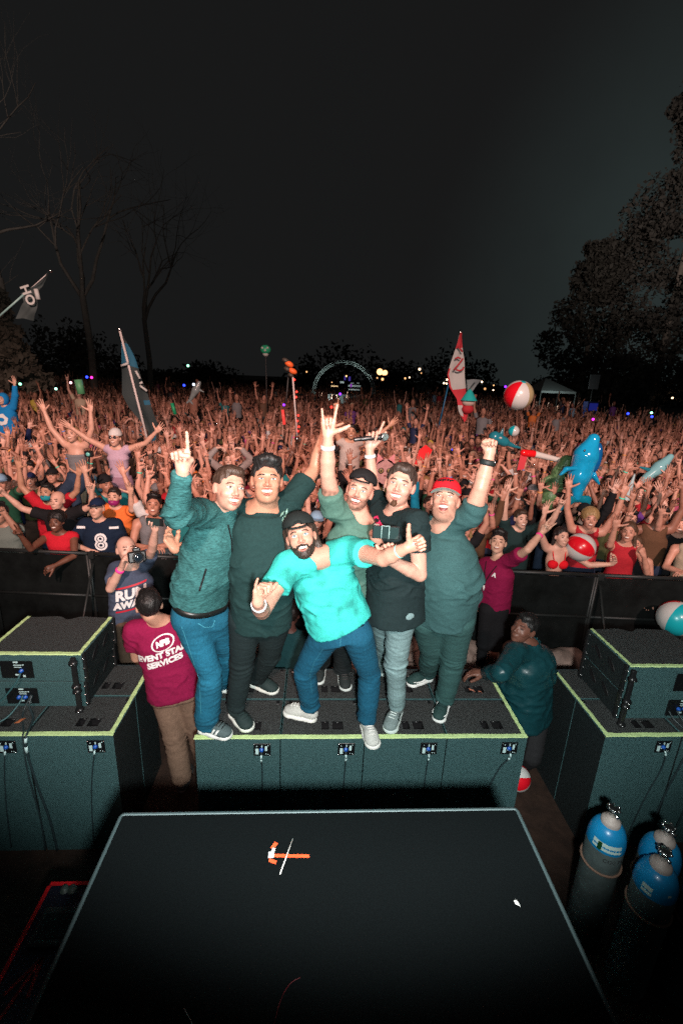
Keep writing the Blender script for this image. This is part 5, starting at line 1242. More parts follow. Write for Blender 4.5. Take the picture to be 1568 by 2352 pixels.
# an arm: upper arm, forearm as (outward, up, back), hand pose [, hand direction, palm direction]
UPO = ((.35,.95,-.1),(.10,1,-.05),'open'); UPS = ((.15,1,-.15),(.0,1,.0),'open'); DN = ((.25,-1,.05),(.05,-.8,-.6),'relax')
POSES = [
 dict(g='m', armL=UPO, armR=UPO, text='both arms raised wide'),
 dict(g='f', armL=UPS, armR=UPS, text='both arms straight up'),
 dict(g='m', armL=DN, armR=((.3,.95,-.25),(-.05,1,-.1),'horns'), text='one arm up in a horn sign', look=.18),
 dict(g='f', armL=((.25,.95,-.3),(-.15,1,-.1),'peace'), armR=DN, text='a peace sign held up', tilt=.12),
 dict(g='m', armL=((.65,.6,-.2),(-.75,.75,0),'heart',(-.9,.1,0),(0,-1,-.2)), armR=((.65,.6,-.2),(-.75,.75,0),'heart',(-.9,.1,0),(0,-1,-.2)), text='arms curved into a ring overhead'),
 dict(g='m', armL=((.2,.4,-.9),(.0,.9,-.5),'open'), armR=((.25,.5,-.85),(.05,.95,-.3),'open'), text='both hands reaching forward'),
 dict(g='f', armL=((.3,-.3,-.7),(-.55,.85,-.2),'grip',(-.5,.8,0),(-.8,0,-.3)), armR=((.3,-.3,-.7),(-.55,.85,-.2),'grip',(-.5,.8,0),(-.8,0,-.3)), text='both hands lifting a phone', phone=1),
 dict(g='m', armL=((.3,.9,-.2),(.0,1,-.1),'fist'), armR=((.2,-.7,-.3),(-.2,.4,-.9),'fist'), text='one fist pumped high', look=.2),
 dict(g='f', armL=((.75,.7,0),(.45,.9,0),'open'), armR=((.75,.7,0),(.45,.9,0),'open'), text='arms flung wide open', tilt=-.1),
 dict(g='m', armL=((.3,.9,-.3),(.15,1,-.15),'point'), armR=((.2,.3,-.8),(.0,.9,-.4),'open'), text='pointing up and one palm out'),
 dict(g='f', armL=((.35,.9,-.1),(-.2,1,0),'horns'), armR=((.30,.95,-.1),(.25,.9,0),'open'), text='a horn sign and an open palm up'),
 dict(g='m', armL=((.15,-.75,-.6),(-.75,.1,-.5),'relax',(-1,.0,-.2),(0,-1,0)), armR=((.15,-.75,-.6),(-.75,.1,-.5),'relax',(-1,.0,-.2),(0,-1,0)), text='forearms on the barrier', look=.25, tilt=.06),
 dict(g='f', armL=((.15,.3,-.95),(.0,.95,-.25),'open'), armR=((.25,-.6,-.5),(-.35,.85,-.3),'fist',(-.4,.8,0),(-.5,0,.6)), text='one hand out and one at the mouth', turn=.25),
 dict(g='m', armL=((.2,1,-.05),(-.25,1,-.1),'open'), armR=DN, text='one open hand high', turn=-.2, tilt=.1),
 dict(g='m', armL=((.35,.5,-.7),(-.25,.85,-.2),'curl'), armR=((.4,.6,-.6),(-.2,.9,-.3),'curl'), text='both hands clawing the air', tilt=-.12),
]
def join(parts):
    """several (vertices, quads, slot) sets as one mesh body"""
    Vs, Qs, mi, n = [], [], [], 0
    for (Vx, Q, s_) in parts:
        Vs.append(Vx); Qs += [tuple(int(i)+n for i in q) for q in Q]; mi += [s_]*len(Q); n += len(Vx)
    return np.concatenate(Vs), Qs, mi
def poly_mesh(name, parts):
    Vx, Q, mi = join(parts); me = bpy.data.meshes.new(name); me.from_pydata(Vx.tolist(), [], Q)
    me.polygons.foreach_set('material_index', mi); me.polygons.foreach_set('use_smooth', [True]*len(Q)); me.update(); return me
def mb_part(m, slot): return (np.concatenate(m.v), m.f, slot)
def crowd_body(sk, pose, hb=.017, hh=.0095, hf=.0075, wide=1.0, sc_=.95, grin=1):
    """skin of one figure: coarse limbs, finer head and hands, all in one mesh"""
    R = head_frame(*sk.face); pts = [sk.head, sk.shL, sk.shR, sk.waist]+[sk.el[k] for k in 'LR']+[sk.wr[k] for k in 'LR']
    lo, hi = bbox(*pts, m=.12); F = Field(lo, hi, hb); x, y, up = torso_axes(sk)
    F.cap(sk.shL*.85+sk.shR*.15, sk.shR*.85+sk.shL*.15, .058, .058, .03); ch = sk.neck-up*.16; F.ell(ch, V(.125,.080,.17), np.stack([x,y,up], 1), .05); F.cap(ch, sk.waist, .085, .09, .05)
    F.cap(sk.head+R@V(0,-.02,-.06), sk.neck, .050, .056, .02); F.cap(sk.neck, sk.shL*.6+sk.neck*.4, .045, .042, .03); F.cap(sk.neck, sk.shR*.6+sk.neck*.4, .045, .042, .03)
    for k in 'LR': arm_prims(F, sk.shL if k == 'L' else sk.shR, sk.el[k], sk.wr[k], k, sc_)
    parts = [(*F.mesh(), 0)]
    F = Field(sk.head-.15, sk.head+.16, hh); head_prims(F, sk.head, R, 1.0, wide, detail=False); Vx, Q = F.mesh(); parts.append((Vx, Q, 0))
    P = lambda a, b, c: sk.head+R@V(a*wide, b, c)
    m = MB()
    for sx in (-1, 1):
        m.ball(P(sx*.031,.086,.006), (.013,.009,.006), R, 8, 5); m.tube([P(sx*.014,.096,.029), P(sx*.045,.086,.031)], .004, 4)
    parts.append(mb_part(m, 1)); m = MB()
    if grin: m.ball(P(0,.0925,-.056), (.024,.0135,.0078), R, 10, 5); parts.append(mb_part(m, 2)); m = MB(); m.ball(P(0,.0895,-.060), (.027,.0145,.0125 if grin else .006), R, 10, 5); parts.append(mb_part(m, 1 if not grin else 3))
    for k, ch_ in make_hands(sk, 1.0).items():
        A = np.array([c[1] for c in ch_]+[sk.wr[k]]); F = Field(A.min(0)-.03, A.max(0)+.03, hf)
        F.cap(sk.wr[k]+(sk.el[k]-sk.wr[k])*.12, sk.wr[k], .027, .025, .01)
        for (a, b, ra, rb, kr, g) in ch_: F.cap(a, b, ra, rb, kr)
        parts.append((*F.mesh(), 0))
    return poly_mesh('body', parts), R
CM = [SKINC, DARK, TEETH, LIP]
def shirt_T(kind, g):
    W = [.165,.155,.160,.168,.12] if g == 'm' else [.165,.135,.145,.150,.10]; D_ = [.115,.108,.112,.115,.08] if g == 'm' else [.115,.098,.112,.110,.07]
    if kind == 'tee': return dict(w=W, d=D_, sleeve=.55, fold=.006, ease=.012, neckline=.07)
    if kind == 'tank': return dict(w=W, d=D_, sleeve=0, fold=.006, ease=.010, neckline=.09)
    return dict(w=W, d=D_, sleeve=2, fold=.007, ease=.012, neckline=.06, cuff=.92)
def shirt_for(sk, kind, g, h=.019, seed=0):
    T = shirt_T(kind, g)
    if kind == 'tank':
        s2 = Sk(); s2.__dict__.update(sk.__dict__); s2.shL = sk.neck*.42+sk.shL*.58; s2.shR = sk.neck*.42+sk.shR*.58
        T['w'] = T['w'][:3]+[T['w'][3]*.90, .085]; return shirt_mesh(s2, h, T, seed)
    if kind == 'tube':
        F = Field(V(-.25,-.2,.85), V(.25,.2,1.42), h); x, y, up = torso_axes(sk)
        F.loft([V(0,0,1.06), V(0,0,1.18), V(0,-.01,1.33)], [.13,.13,.145], [.100,.105,.118], x, .01); Vx, Q = F.mesh(); return fold(Vx, Q, .003, 1.0, (4,4,40), None, 3), Q
    return shirt_mesh(sk, h, T, seed)
def legs_mesh(sk, h=.024):
    return trouser_mesh(sk, h, dict(fold=.004, rise=.08))
protos = []; PARTM = {}
for i, P in enumerate(POSES):
    g = P['g']; sk = local_skel(P, g); bm_, R = crowd_body(sk, P, wide=1.0 if g == 'm' else .94, grin=i % 3 != 1)
    for m_ in CM: bm_.materials.append(m_)
    e = dict(body=bm_, R=R, sk=sk, g=g, text=P['text'], pose=P, shirt={}, hair={})
    for kind in (('tee', 'tank', 'hoodie') if g == 'm' else ('tank', 'tee')):
        VQ = shirt_for(sk, kind, g, seed=i); me = np_mesh('top', *VQ); me.materials.append(CLOTH); e['shirt'][kind] = me
    protos.append(e)
def rel(me_fn):
    """head furniture is built once on a plain head and moved on to each pose's head"""
    return me_fn
base = Sk(); base.head = V(0,0,0); base.face = (V(0,-1,0), V(0,0,1)); RB = head_frame(*base.face)
def headpiece(name, VQ, m_): me = np_mesh(name, *VQ); me.materials.append(m_); return me
HP_ = {}
for st, nm_ in (('short','short'),('long','long'),('long mid','loose'),('quiff','thick'),('afro','curly'),('short bun','tied up')):
    HP_[nm_] = headpiece('hair', hair_mesh(base, RB, 1.0, .0105, st), HAIR)
def mesh_of(m, mats, name): me = m.mesh(name); [me.materials.append(q) for q in mats]; return me
def cap_mesh(back):
    P = lambda x, y, z: RB@V(x, y, z)
    F = Field(V(-.15,-.2,-.05), V(.15,.2,.2), .011); F.ell(P(0,-.018,.040), V(.089,.107,.094), RB, .01); F.plane(P(0,0,.045), -RB[:,2]); Vx, Q = F.mesh()
    m = MB(); m.add(Vx, Q.tolist(), 0, True); sg = -1 if back else 1; n = 8; vs = []
    for i in range(n+1):
        a = -1.1+2.2*i/n
        for rr in (0, 1): vs.append(P(math.sin(a)*(.084+rr*.012), (math.cos(a)*(.094+rr*.072))*sg-.012, .046-.01*rr))
    f = [(i*2, i*2+2, i*2+3, i*2+1) for i in range(n)]; m.add(vs, f, 0, True); m.add([v-V(0,0,.004) for v in vs], [q[::-1] for q in f], 0, True)
    return mesh_of(m, [CLOTH], 'cap')
HP_['cap'] = cap_mesh(False); HP_['backwards cap'] = cap_mesh(True)
F = Field(V(-.15,-.2,-.05), V(.15,.2,.22), .0105); F.ell(RB@V(0,-.018,.048), V(.090,.108,.104), RB, .01); F.plane(RB@V(0,0,.030), -RB[:,2]); HP_['beanie'] = headpiece('beanie', F.mesh(), CLOTH)
m = MB()
for sx in (-1, 1): m.ball(RB@V(sx*.031,.098,.008), V(.024,.006,.019), RB, 10, 6, 0); m.tube([RB@V(sx*.054,.092,.012), RB@V(sx*.074,.0,.010)], .003, 4, 1)
m.tube([RB@V(-.012,.103,.012), RB@V(.012,.103,.012)], .003, 4, 1); HP_['sunglasses'] = mesh_of(m, [mat('mirror_lens', (.20,.20,.22), .08, metal=.8), BLACKP], 'sunglasses')
m = MB(); F = Field(V(-.12,-.15,-.2), V(.12,.12,.05), .0105); F.ell(RB@V(0,.028,-.060), V(.068,.078,.062), RB, .02); F.plane(RB@V(0,0,-.018), RB[:,2]); HP_['bandana'] = headpiece('bandana', F.mesh(), CLOTH)
legs_me = {}
for g in 'mf':
    VQ = legs_mesh(local_skel(POSES[0], g)); me = np_mesh('trousers', *VQ); me.materials.append(DENIM); set_tint(me, np.ones((len(VQ[0]), 3))); legs_me[g] = me
wb_me = {}
for i, e in enumerate(protos):
    sk = e['sk']
    for k in 'LR':
        m = MB(); a, b = sk.wr[k], sk.el[k]; m.torus(a+unit(b-a)*.05, .030, .005, frame(unit(b-a)), 14, 5, flat=2); wb_me[i, k] = mesh_of(m, [RUBBER], 'wristband')
print('prototypes', round(time.time()-T0, 1))
TOPC = [('black',(.012,.012,.014)),('white',(.55,.55,.55)),('grey',(.16,.16,.17)),('red',(.42,.02,.03)),('navy',(.012,.02,.07)),('maroon',(.16,.012,.03)),('teal',(.02,.20,.22)),('orange',(.62,.16,.03)),('olive',(.08,.085,.035)),('pink',(.55,.12,.22)),('purple',(.13,.04,.22)),('pale blue',(.22,.36,.50)),('yellow',(.55,.40,.06)),('dark green',(.015,.07,.04)),('brown',(.11,.055,.03)),('beige',(.42,.33,.24))]
TOPW = [44,8,10,6,8,4,4,2,4,3,3,3,1,3,4,5]
SK_ = [(.60,.30,.22),(.54,.26,.185),(.47,.22,.15),(.40,.18,.12),(.28,.12,.08),(.15,.065,.045),(.64,.36,.28)]; SKW = [22,22,18,14,8,5,11]
HC = [('black',(.010,.009,.009)),('dark brown',(.030,.018,.012)),('brown',(.075,.040,.022)),('blond',(.30,.19,.08)),('auburn',(.14,.045,.02))]; HCW = [34,30,18,10,8]
KIND = {'tee':'t-shirt','tank':'tank top','hoodie':'sweatshirt'}
used_labels = set()
rnd = random.Random(11)
def put_piece(root, e, key, color):
    me = HP_[key]; o = bpy.data.objects.new(me.name.split('.')[0], me); COL.objects.link(o); o.parent = root; R = e['R']@RB.T
    Mx = Matrix.Identity(4)
    for i in range(3):
        for j in range(3): Mx[i][j] = R[i, j]
        Mx[i][3] = e['sk'].head[i]
    o.matrix_local = Mx; o.color = (*color, 1); return o
def add_person(x, y, z, rz, sc_, mir, i, place, ground_seen=False, force=None):
    e = protos[i]; g = e['g']
    for _ in range(200):
        f = dict(force or {}); top = f.get('top') or rnd.choices(['tee','tank','hoodie'] if g == 'm' else ['tank','tee'], [44,48,8] if g == 'm' else [75,25])[0]; tc_ = f.get('tc') or rnd.choices(TOPC, TOPW)[0]
        hc = f.get('hc') or rnd.choices(HC, HCW)[0]
        hk = f.get('hk') or (rnd.choices(['short','thick','cap','backwards cap','beanie','curly'], [30,22,20,14,6,8])[0] if g == 'm' else rnd.choices(['long','loose','tied up','cap'], [40,35,17,8])[0])
        ex = f.get('ex', rnd.choices(['', 'sunglasses', 'bandana'], [74,17,9])[0])
        cc = rnd.choices(TOPC, TOPW)[0]
        hd_ = ('%s %s' % (cc[0], hk)) if hk in ('cap','backwards cap','beanie') else '%s %s hair' % (hk, hc[0])
        lab = '%s in %s %s, %s%s, %s' % ('man' if g == 'm' else 'woman', tc_[0], KIND[top], hd_, ' and '+ex if ex else '', e['text'])
        if len((lab+' '+place).split()) > 16 and ex: continue
        l2 = lab+(', '+place if place and len((lab+' '+place).split()) <= 16 else '')
        if len(l2.split()) > 15: l2 = lab
        if len(l2.split()) > 16: continue
        if l2 not in used_labels: break
    used_labels.add(l2)
    root = bpy.data.objects.new('person', None); COL.objects.link(root); root.location = (x, y, z); root.rotation_euler = (0, 0, rz); root.scale = (sc_*(-1 if mir else 1), sc_, sc_)
    tag(root, l2, 'person', 'audience behind the barrier')
    skc = rnd.choices(SK_, SKW)[0]
    def lk(name, me, color): o = bpy.data.objects.new(name, me); COL.objects.link(o); o.parent = root; o.color = (*color, 1); return o
    lk('body', e['body'], skc); lk({'tee':'t_shirt','tank':'tank_top','hoodie':'sweatshirt'}[top], e['shirt'][top], tc_[1])
    if y < 6.6: lk('trousers', legs_me[g], rnd.choice([(.02,.03,.06),(.012,.012,.014),(.03,.05,.09)]))
    if hk in ('cap','backwards cap','beanie'): put_piece(root, e, hk, cc[1]); 
    elif hk: put_piece(root, e, hk, hc[1])
    if g == 'f' and hk == 'cap': put_piece(root, e, 'long', hc[1])
    if ex: put_piece(root, e, ex, cc[1])
    for k in 'LR':
        if rnd.random() < .33: lk('wristband', wb_me[i, k], rnd.choice([(.7,.7,.7),(.9,.1,.4),(.1,.7,.5),(.9,.4,.1),(.15,.3,.8)]))
    return root
# places: rows behind the barrier, jittered; the nearest 290 in view are people of their own
LM = [(0,'by the left edge'),(110,'left of the bare-armed dancer'),(230,'left of the white beanie woman'),(330,'by the tall dark banner'),(420,'left of the pointing finger'),(520,'behind the teal sweater man'),(640,'behind the dark green shirt man'),(740,'behind the horn sign'),(850,'near the man on shoulders'),(960,'behind the microphone'),(1060,'below the red flag'),(1160,'right of the raised fist'),(1260,'by the green crocodile'),(1360,'by the blue dolphin'),(1470,'right of the blue dolphin'),(1600,'by the right edge')]
def place_name(x, y): return min(LM, key=lambda a: abs(a[0]-x))[1]
heroes_boxes = [(385,1180,535,1700),(530,1130,680,1600),(640,1200,860,1600),(740,1160,860,1400),(850,1160,985,1500),(950,1200,1110,1600)]
RESERVED = []    # (x, y, r) kept free for the people built one by one
def build_crowd():
    spots = []; r_ = 0
    d = .34
    while d < 62:
        step = .42+.011*d; rowy = d
        xs = np.arange(-(d+6)*1.02-1.5, (d+6)*1.02+2.5, step*(.94+.014*d)) 
        for x in xs:
            p = BL0+BD*(x-BL0[0]+rnd.uniform(-.13,.13)*1.3)+BN*(rowy+rnd.uniform(-.14,.14)*(1 if d > .5 else .2)); q = proj(p+V(0,0,1.65))
            if -40 < q[0] < 1610: spots.append((p[1], p[0], q, d))
        d += step
    # thin out the far right, where the field is emptier
    spots = [s for s in spots if not (s[2][0] > 1330 and s[3] > 16 and rnd.random() < min(.93, (s[3]-14)/22)) and not (s[3] > 30 and rnd.random() < .35)]
    spots = [s for s in spots if all((s[1]-a)**2+(s[0]-b)**2 > r*r for (a, b, r) in RESERVED)]
    spots.sort(key=lambda s: s[3]+rnd.uniform(0, .05)); return spots
# ------------------------------------------------------------------ people picked out one by one
def special(label, sk, spec, root=None, off=None, group=None, fine=1.0):
    if off is None: off = V(*((sk.an['L']+sk.an['R'])/2)[:2], spec.get('ground', 0)); root = thing('person', label, 'person', off, 0, group)
    g = spec.get('g', 'm'); me, R = crowd_body(sk, None, .013*fine, .0075*fine, .0062*fine, spec.get('wide', 1.0), spec.get('sc', .97), spec.get('grin', 1))
    co = np.array([v.co[:] for v in me.vertices])-off; me.vertices.foreach_set('co', co.astype(np.float32).ravel())
    link('body', me, root, CM, spec['skin'])
    if spec.get('hair'): add_part('hair', hair_mesh(sk, R, 1.0, .008, spec['hair'][0]), off, root, HAIR, spec['hair'][1])
    if spec.get('beard'): add_part('beard', beard_mesh(sk, R, 1.0, .008), off, root, HAIR, spec['beard'])
    T = spec.get('shirt'); VQ = None
    if T:
        VQ = shirt_for(sk, 'tube', g, .013) if T.get('tube') else shirt_mesh(sk, .0125, T, spec.get('seed', 1)); add_part(T.get('name', 't_shirt'), VQ, off, root, T.get('mat', CLOTH), T['color'])
    VP = None
    if spec.get('pants'): VP = trouser_mesh(sk, .015, spec['pants'], 2); add_part(spec['pants'].get('name', 'trousers'), VP, off, root, DENIM, spec['pants']['color'], np.ones((len(VP[0]), 3)))
    return root, off, R, VQ, VP
def piece(root, sk, R, off, key, color, name=None):
    me = HP_[key]; o = bpy.data.objects.new(name or me.name.split('.')[0], me); COL.objects.link(o); o.parent = root; Q = R@RB.T; Mx = Matrix.Identity(4)
    for i in range(3):
        for j in range(3): Mx[i][j] = Q[i, j]
        Mx[i][3] = (sk.head-off)[i]
    o.matrix_local = Mx; o.color = (*color, 1); return o
MAROON = (.235,.008,.055)
TEE = lambda c, **k: dict(dict(w=[.175,.172,.175,.175,.12], d=[.125,.125,.12,.118,.08], sleeve=.6, fold=.007, ease=.014, neckline=.068, color=c), **k)
# photographer in the pit
px = dict(pel=(303,1432), neck=(300,1302), head=(291,1262), shR=(268,1308), shL=(336,1292), elR=(254,1352,'n'), wrR=(281,1300,'n'), elL=(350,1262,'n'), wrL=(357,1218,'n'),
          hipR=(290,1440), hipL=(318,1440), knR=(288,1500), knL=(322,1500), anR=(290,1560), toR=(285,1580), anL=(325,1560), toL=(330,1580))
def pit_skel(px, pelz, **k):
    s = skel(px, pelz, ground=k.pop('ground', 0), **k)
    return s
def stand(s, dy=0):
    for k, sx in (('L',1),('R',-1)):
        s.kn[k] = s.hip[k]+V(0,-.02,-.42); s.an[k] = s.kn[k]+V(0,.03,-.41); s.to[k] = s.an[k]+V(0,-.2,-.06)
    return s
s1 = stand(pit_skel(px, .98, torso=.50)); s1.face = (toward(s1.head, .25, -.05), UPD(.05, 0)); s1.hem = s1.pel-V(0,0,.03)
s1.hand = {'R': ('grip', unit(V(.35,-.1,.9)), unit(V(.9,.1,-.3)), 1.0), 'L': ('grip', unit(V(.1,-.1,1)), unit(V(-.3,-.9,0)), 1.0)}
r, off, R, VQ, VP = special('balding photographer in a blue printed t-shirt in the pit, phone held high', s1, dict(skin=(.60,.36,.28), wide=1.0, grin=0, shirt=TEE((.055,.075,.12)), pants=dict(color=(.10,.065,.045))))
F = Field(s1.head-.16, s1.head+.16, .008); F.ell(s1.head+R@V(0,-.03,.012), V(.083,.092,.085), R, .01); F.ell(s1.head+R@V(0,.04,.09), V(.072,.09,.060), R, .01, '-'); F.ell(s1.head+R@V(0,.1,-.03), V(.075,.08,.10), R, .01, '-'); F.plane(s1.head+R@V(0,0,-.035), -R[:,2])
add_part('hair', F.mesh(), off, r, HAIR, (.12,.10,.09))
x_, y_, up_ = torso_axes(s1)
for (txt, dz, sz) in (('RUN', -.20, .125), ('AWAY!', -.295, .088)):
    tv, tf = text_mesh(txt, sz, .006); decal('lettering', tv, tf, s1.neck+up_*dz+y_*.1, -x_*.97+up_*.22, up_, VQ, PRINT, r, off, .006)
for dz in (-.125, -.350):
    tv, tf = quad_grid(-.13, -.008, .13, .008, 12, 1); decal('print_bar', tv, tf, s1.neck+up_*dz+y_*.1, -x_*.97+up_*.22, up_, VQ, plain('red_print', (.5,.01,.03)), r, off, .006)
band(r, s1, 'R', off, .05, .031, .018, (.95,.05,.35))
cw = aty(315, 1278, s1.wr['R'][1]-.06); t = thing('camera', 'black camera with a long lens held to the photographer\'s eye', 'camera', cw); cf = toward(cw, .1, -.05); Rc = frame(cf, PR)
Rb = np.stack([unit(np.cross(cf, V(0,0,1))), cf, np.cross(unit(np.cross(cf, V(0,0,1))), cf)], 1)
m = MB(); m.box((-.070,-.03,-.05), (.070,.03,.045), 0, Rb, (0,0,0), bev=.012); m.box((-.03,-.03,.04), (.03,.03,.075), 0, Rb, (0,0,0), bev=.01); m.build('camera_body', BLACKP, t)
m = MB(); m.lathe([(.036,0),(.040,.03),(.040,.07),(.045,.075),(.045,.11),(.039,.112),(.037,.10),(0,.098)], Rb@V(0,.02,-.005), 20, 0, frame(cf)); m.build('lens', BLACKP, t)
m = MB(); m.ball(Rb@V(0,.118,-.005), (.034,.034,.010), frame(cf), 16, 8); m.build('lens_glass', plain('lens_glass', (.01,.02,.03), .05, spec=1), t)
m = MB(); m.ball(Rb@V(0,.03,.075), (.02,.01,.006), Rb, 8, 5); m.build('hot_shoe', METAL, t)
c0 = aty(356, 1199, s1.wr['L'][1]-.06); t = thing('phone', 'dark phone held sideways above the photographer', 'phone', c0); m = MB(); m.box((-.072,-.004,-.034), (.072,.004,.034), 0, np.stack([unit(PR+V(0,0,-.05)), unit(np.cross(V(0,0,1), PR)), V(0,0,1)], 1), (0,0,0), bev=.003); m.build('case', BLACKP, t)
m = MB(); m.box((-.066,-.0065,-.030), (.066,-.0045,.030), 0, None, (0,0,0)); m.build('screen', plain('phone_glass', (.02,.04,.04), .08), t)
# staff member seen from behind, in the gap left of the men
px = dict(pel=(402,1585), neck=(368,1428), head=(343,1392), shR=(405,1440), shL=(312,1468), elR=(440,1490,'n'), wrR=(450,1540,'n'), elL=(300,1540,'n'), wrL=(318,1590,'f'),
          hipR=(420,1600), hipL=(380,1600), knR=(420,1690), knL=(392,1700), anR=(436,1780), toR=(446,1790), anL=(404,1785), toL=(410,1800))
s2 = pit_skel(px, .97, torso=.50); s2.shL, s2.shR = s2.neck+V(-.175,-.03,-.05), s2.neck+V(.17,.05,-.04); s2.el['L'] = s2.shL+V(-.03,.07,-.27); s2.wr['L'] = s2.el['L']+V(.08,.19,-.1); s2.el['R'] = s2.shR+V(.04,.1,-.26); s2.wr['R'] = s2.el['R']+V(-.08,.2,-.03)
s2.hip = {'L': s2.pel+V(-.085,0,-.03), 'R': s2.pel+V(.085,.02,-.03)}; s2.kn = {'L': V(s2.pel[0]-.03,s2.pel[1]+.01,.50), 'R': V(s2.pel[0]+.12,s2.pel[1]+.10,.50)}; s2.an = {'L': V(s2.pel[0]+.0,s2.pel[1]+.02,.09), 'R': V(s2.pel[0]+.14,s2.pel[1]+.2,.09)}; s2.to = {k: s2.an[k]+V(0,.2,-.07) for k in 'LR'}
s2.face = (unit(V(-.45,1,-.05)), UPD(0, 0)); s2.hem = s2.pel-V(0,0,.03); s2.hand = {'L': ('relax', unit(V(.3,1,0)), unit(V(1,0,0)), 1.0)}
r, off, R, VQ, VP = special('staff member in maroon t-shirt and khaki trousers, seen from behind, left of the subwoofers', s2, dict(skin=(.50,.27,.19), hair=('short cut', (.010,.009,.009)), shirt=TEE(MAROON, fold=.010), pants=dict(color=(.21,.135,.095), fold=.009, girth=1.05, calf=.072, ankle=.068)))
x_, y_, up_ = torso_axes(s2); bk = y_ if y_@(EYE-s2.neck) > 0 else -y_; xt = unit(np.cross(up_, bk)); 
for (txt, dz, dx, sz) in (('EVENT STAFF', -.185, .0, .060), ('SERVICES', -.245, .0, .060), ('NPB', -.102, .01, .048)):
    tv, tf = text_mesh(txt, sz, .0035); decal('lettering', tv, tf, s2.neck+up_*dz+bk*.1+xt*dx, xt+up_*.16, up_, VQ, PRINT, r, off, .006)
m = MB(); n = 28; c_ = V(.01, 0, 0); vs = []
for i in range(n):
    a = 2*math.pi*i/n
    for rr in (.062, .072): vs.append((rr*math.cos(a)*1.1, rr*math.sin(a)*.75, 0))
decal('logo_ring', np.array(vs), [(2*i, 2*i+1, (2*i+3) % (2*n), (2*i+2) % (2*n)) for i in range(n)], s2.neck+up_*(-.102)+bk*.1+xt*.01, xt+up_*.16, up_, VQ, PRINT, r, off, .006)
for k in 'LR': shoe_parts(r, s2.an[k], s2.to[k], off, upper=(.02,.02,.02), sole=(.05,.05,.05), h=.010)
# man in teal jacket leaning on the subwoofers
px = dict(pel=(1214,1632), neck=(1218,1482), head=(1203,1443), shR=(1182,1500), shL=(1238,1508), elR=(1150,1545,'n'), wrR=(1112,1545,'f'), elL=(1180,1590,'n'), wrL=(1130,1560,'f'),
          hipR=(1220,1660), hipL=(1244,1660), knR=(1215,1740), knL=(1240,1745), anR=(1210,1800), toR=(1205,1810), anL=(1236,1805), toL=(1240,1815))
s3 = pit_skel(px, .74, torso=.47); s3.hip = {'L': s3.pel+V(.09,.02,-.03), 'R': s3.pel+V(-.07,0,-.03)}; stand(s3); 
for k in 'LR': s3.kn[k] = s3.hip[k]+V(-.05,-.12,-.33); s3.an[k] = s3.kn[k]+V(.05,.2,-.30); s3.an[k][2] = .09; s3.to[k][2] = .02
s3.face = (unit(V(-.75,-.45,.28)), UPD(.12, 0)); s3.hem = s3.pel-V(0,0,.10); s3.hand = {'R': ('relax', unit(V(-1,.2,-.1)), unit(V(0,0,-1)), 1.0)}
r, off, R, VQ, VP = special('seated-looking man in shiny teal jacket turning his head, right of the subwoofers', s3, dict(skin=(.15,.062,.042), grin=0, hair=('short cut', (.008,.008,.008)), shirt=dict(name='jacket', mat=mat('nylon_jacket', use_obj=True, rough=.38, noise=.15, nscale=20, bump=.35, bscale=22, spec=.5), color=(.007,.050,.060), w=[.175,.17,.17,.17,.11], d=[.13,.13,.125,.12,.08], sleeve=2, fold=.016, ffr=1.1, faxis=(6,6,10), ease=.025, neckline=0, collar=.05), pants=dict(color=(.02,.02,.022))))
r['label'] = 'man in shiny teal jacket turning his head, right of the subwoofers'
m = MB(); m.ball(s3.head+R@V(-.082,.01,-.03), .006, None, 8, 6); m.build('earring', METAL, r, off)
# man seen from behind between the men's legs
def local_person(label, P, loc, rz, spec, g='m', group=None, mod=None, scale=1.0):
    sk = local_skel(P, g)
    if mod: mod(sk)
    root = thing('person', label, 'person', (0,0,0), 0, group); spec = dict(spec, g=g)
    out_ = special(label, sk, spec, root, V(0,0,0), fine=1.15); root.location = loc; root.rotation_euler = (0,0,rz); root.scale = (scale,)*3; return (root, sk)+out_[1:]
def kneel(sk):
    d = V(0,0,-.42)
    for k in 'LR': sk.hip[k] = sk.hip[k]+d; sk.kn[k] = sk.hip[k]+V(0,-.28,-.33); sk.an[k] = sk.kn[k]+V(0,.40,-.08); sk.el[k] = sk.el[k]+d; sk.wr[k] = sk.wr[k]+d
    for a in ('pel','neck','waist','hem','shL','shR','head'): setattr(sk, a, getattr(sk, a)+d)
    for k in 'LR': sk.kn[k][2] = .09; sk.an[k][2] = .07
KN = dict(armL=((.2,-.8,-.3),(-.3,.1,-.9),'relax'), armR=((.2,-.8,-.3),(-.3,.1,-.9),'relax'), look=-.1)
p = aty(664, 1436, 3.62)
r_, sk, off, R, VQ, VP = local_person('man in a dark green jacket kneeling behind the subwoofers, back to the lens', KN, (p[0], 3.62, p[2]-1.205), math.pi-.2, dict(skin=(.13,.045,.035), hair=('short cut', (.02,.010,.008)), shirt=dict(name='jacket', color=(.012,.050,.055), w=[.19,.185,.18,.18,.12], d=[.14,.13,.13,.12,.08], sleeve=2, fold=.012, ease=.018, neckline=0, collar=.03), pants=dict(color=(.02,.02,.02))), mod=kneel)
r_.location[2] = 0 if abs(p[2]-1.205) < .25 else p[2]-1.205
m = MB(); m.ball(sk.head+R@V(-.082,.01,-.03), .006, None, 8, 6); m.build('earring', METAL, r_)
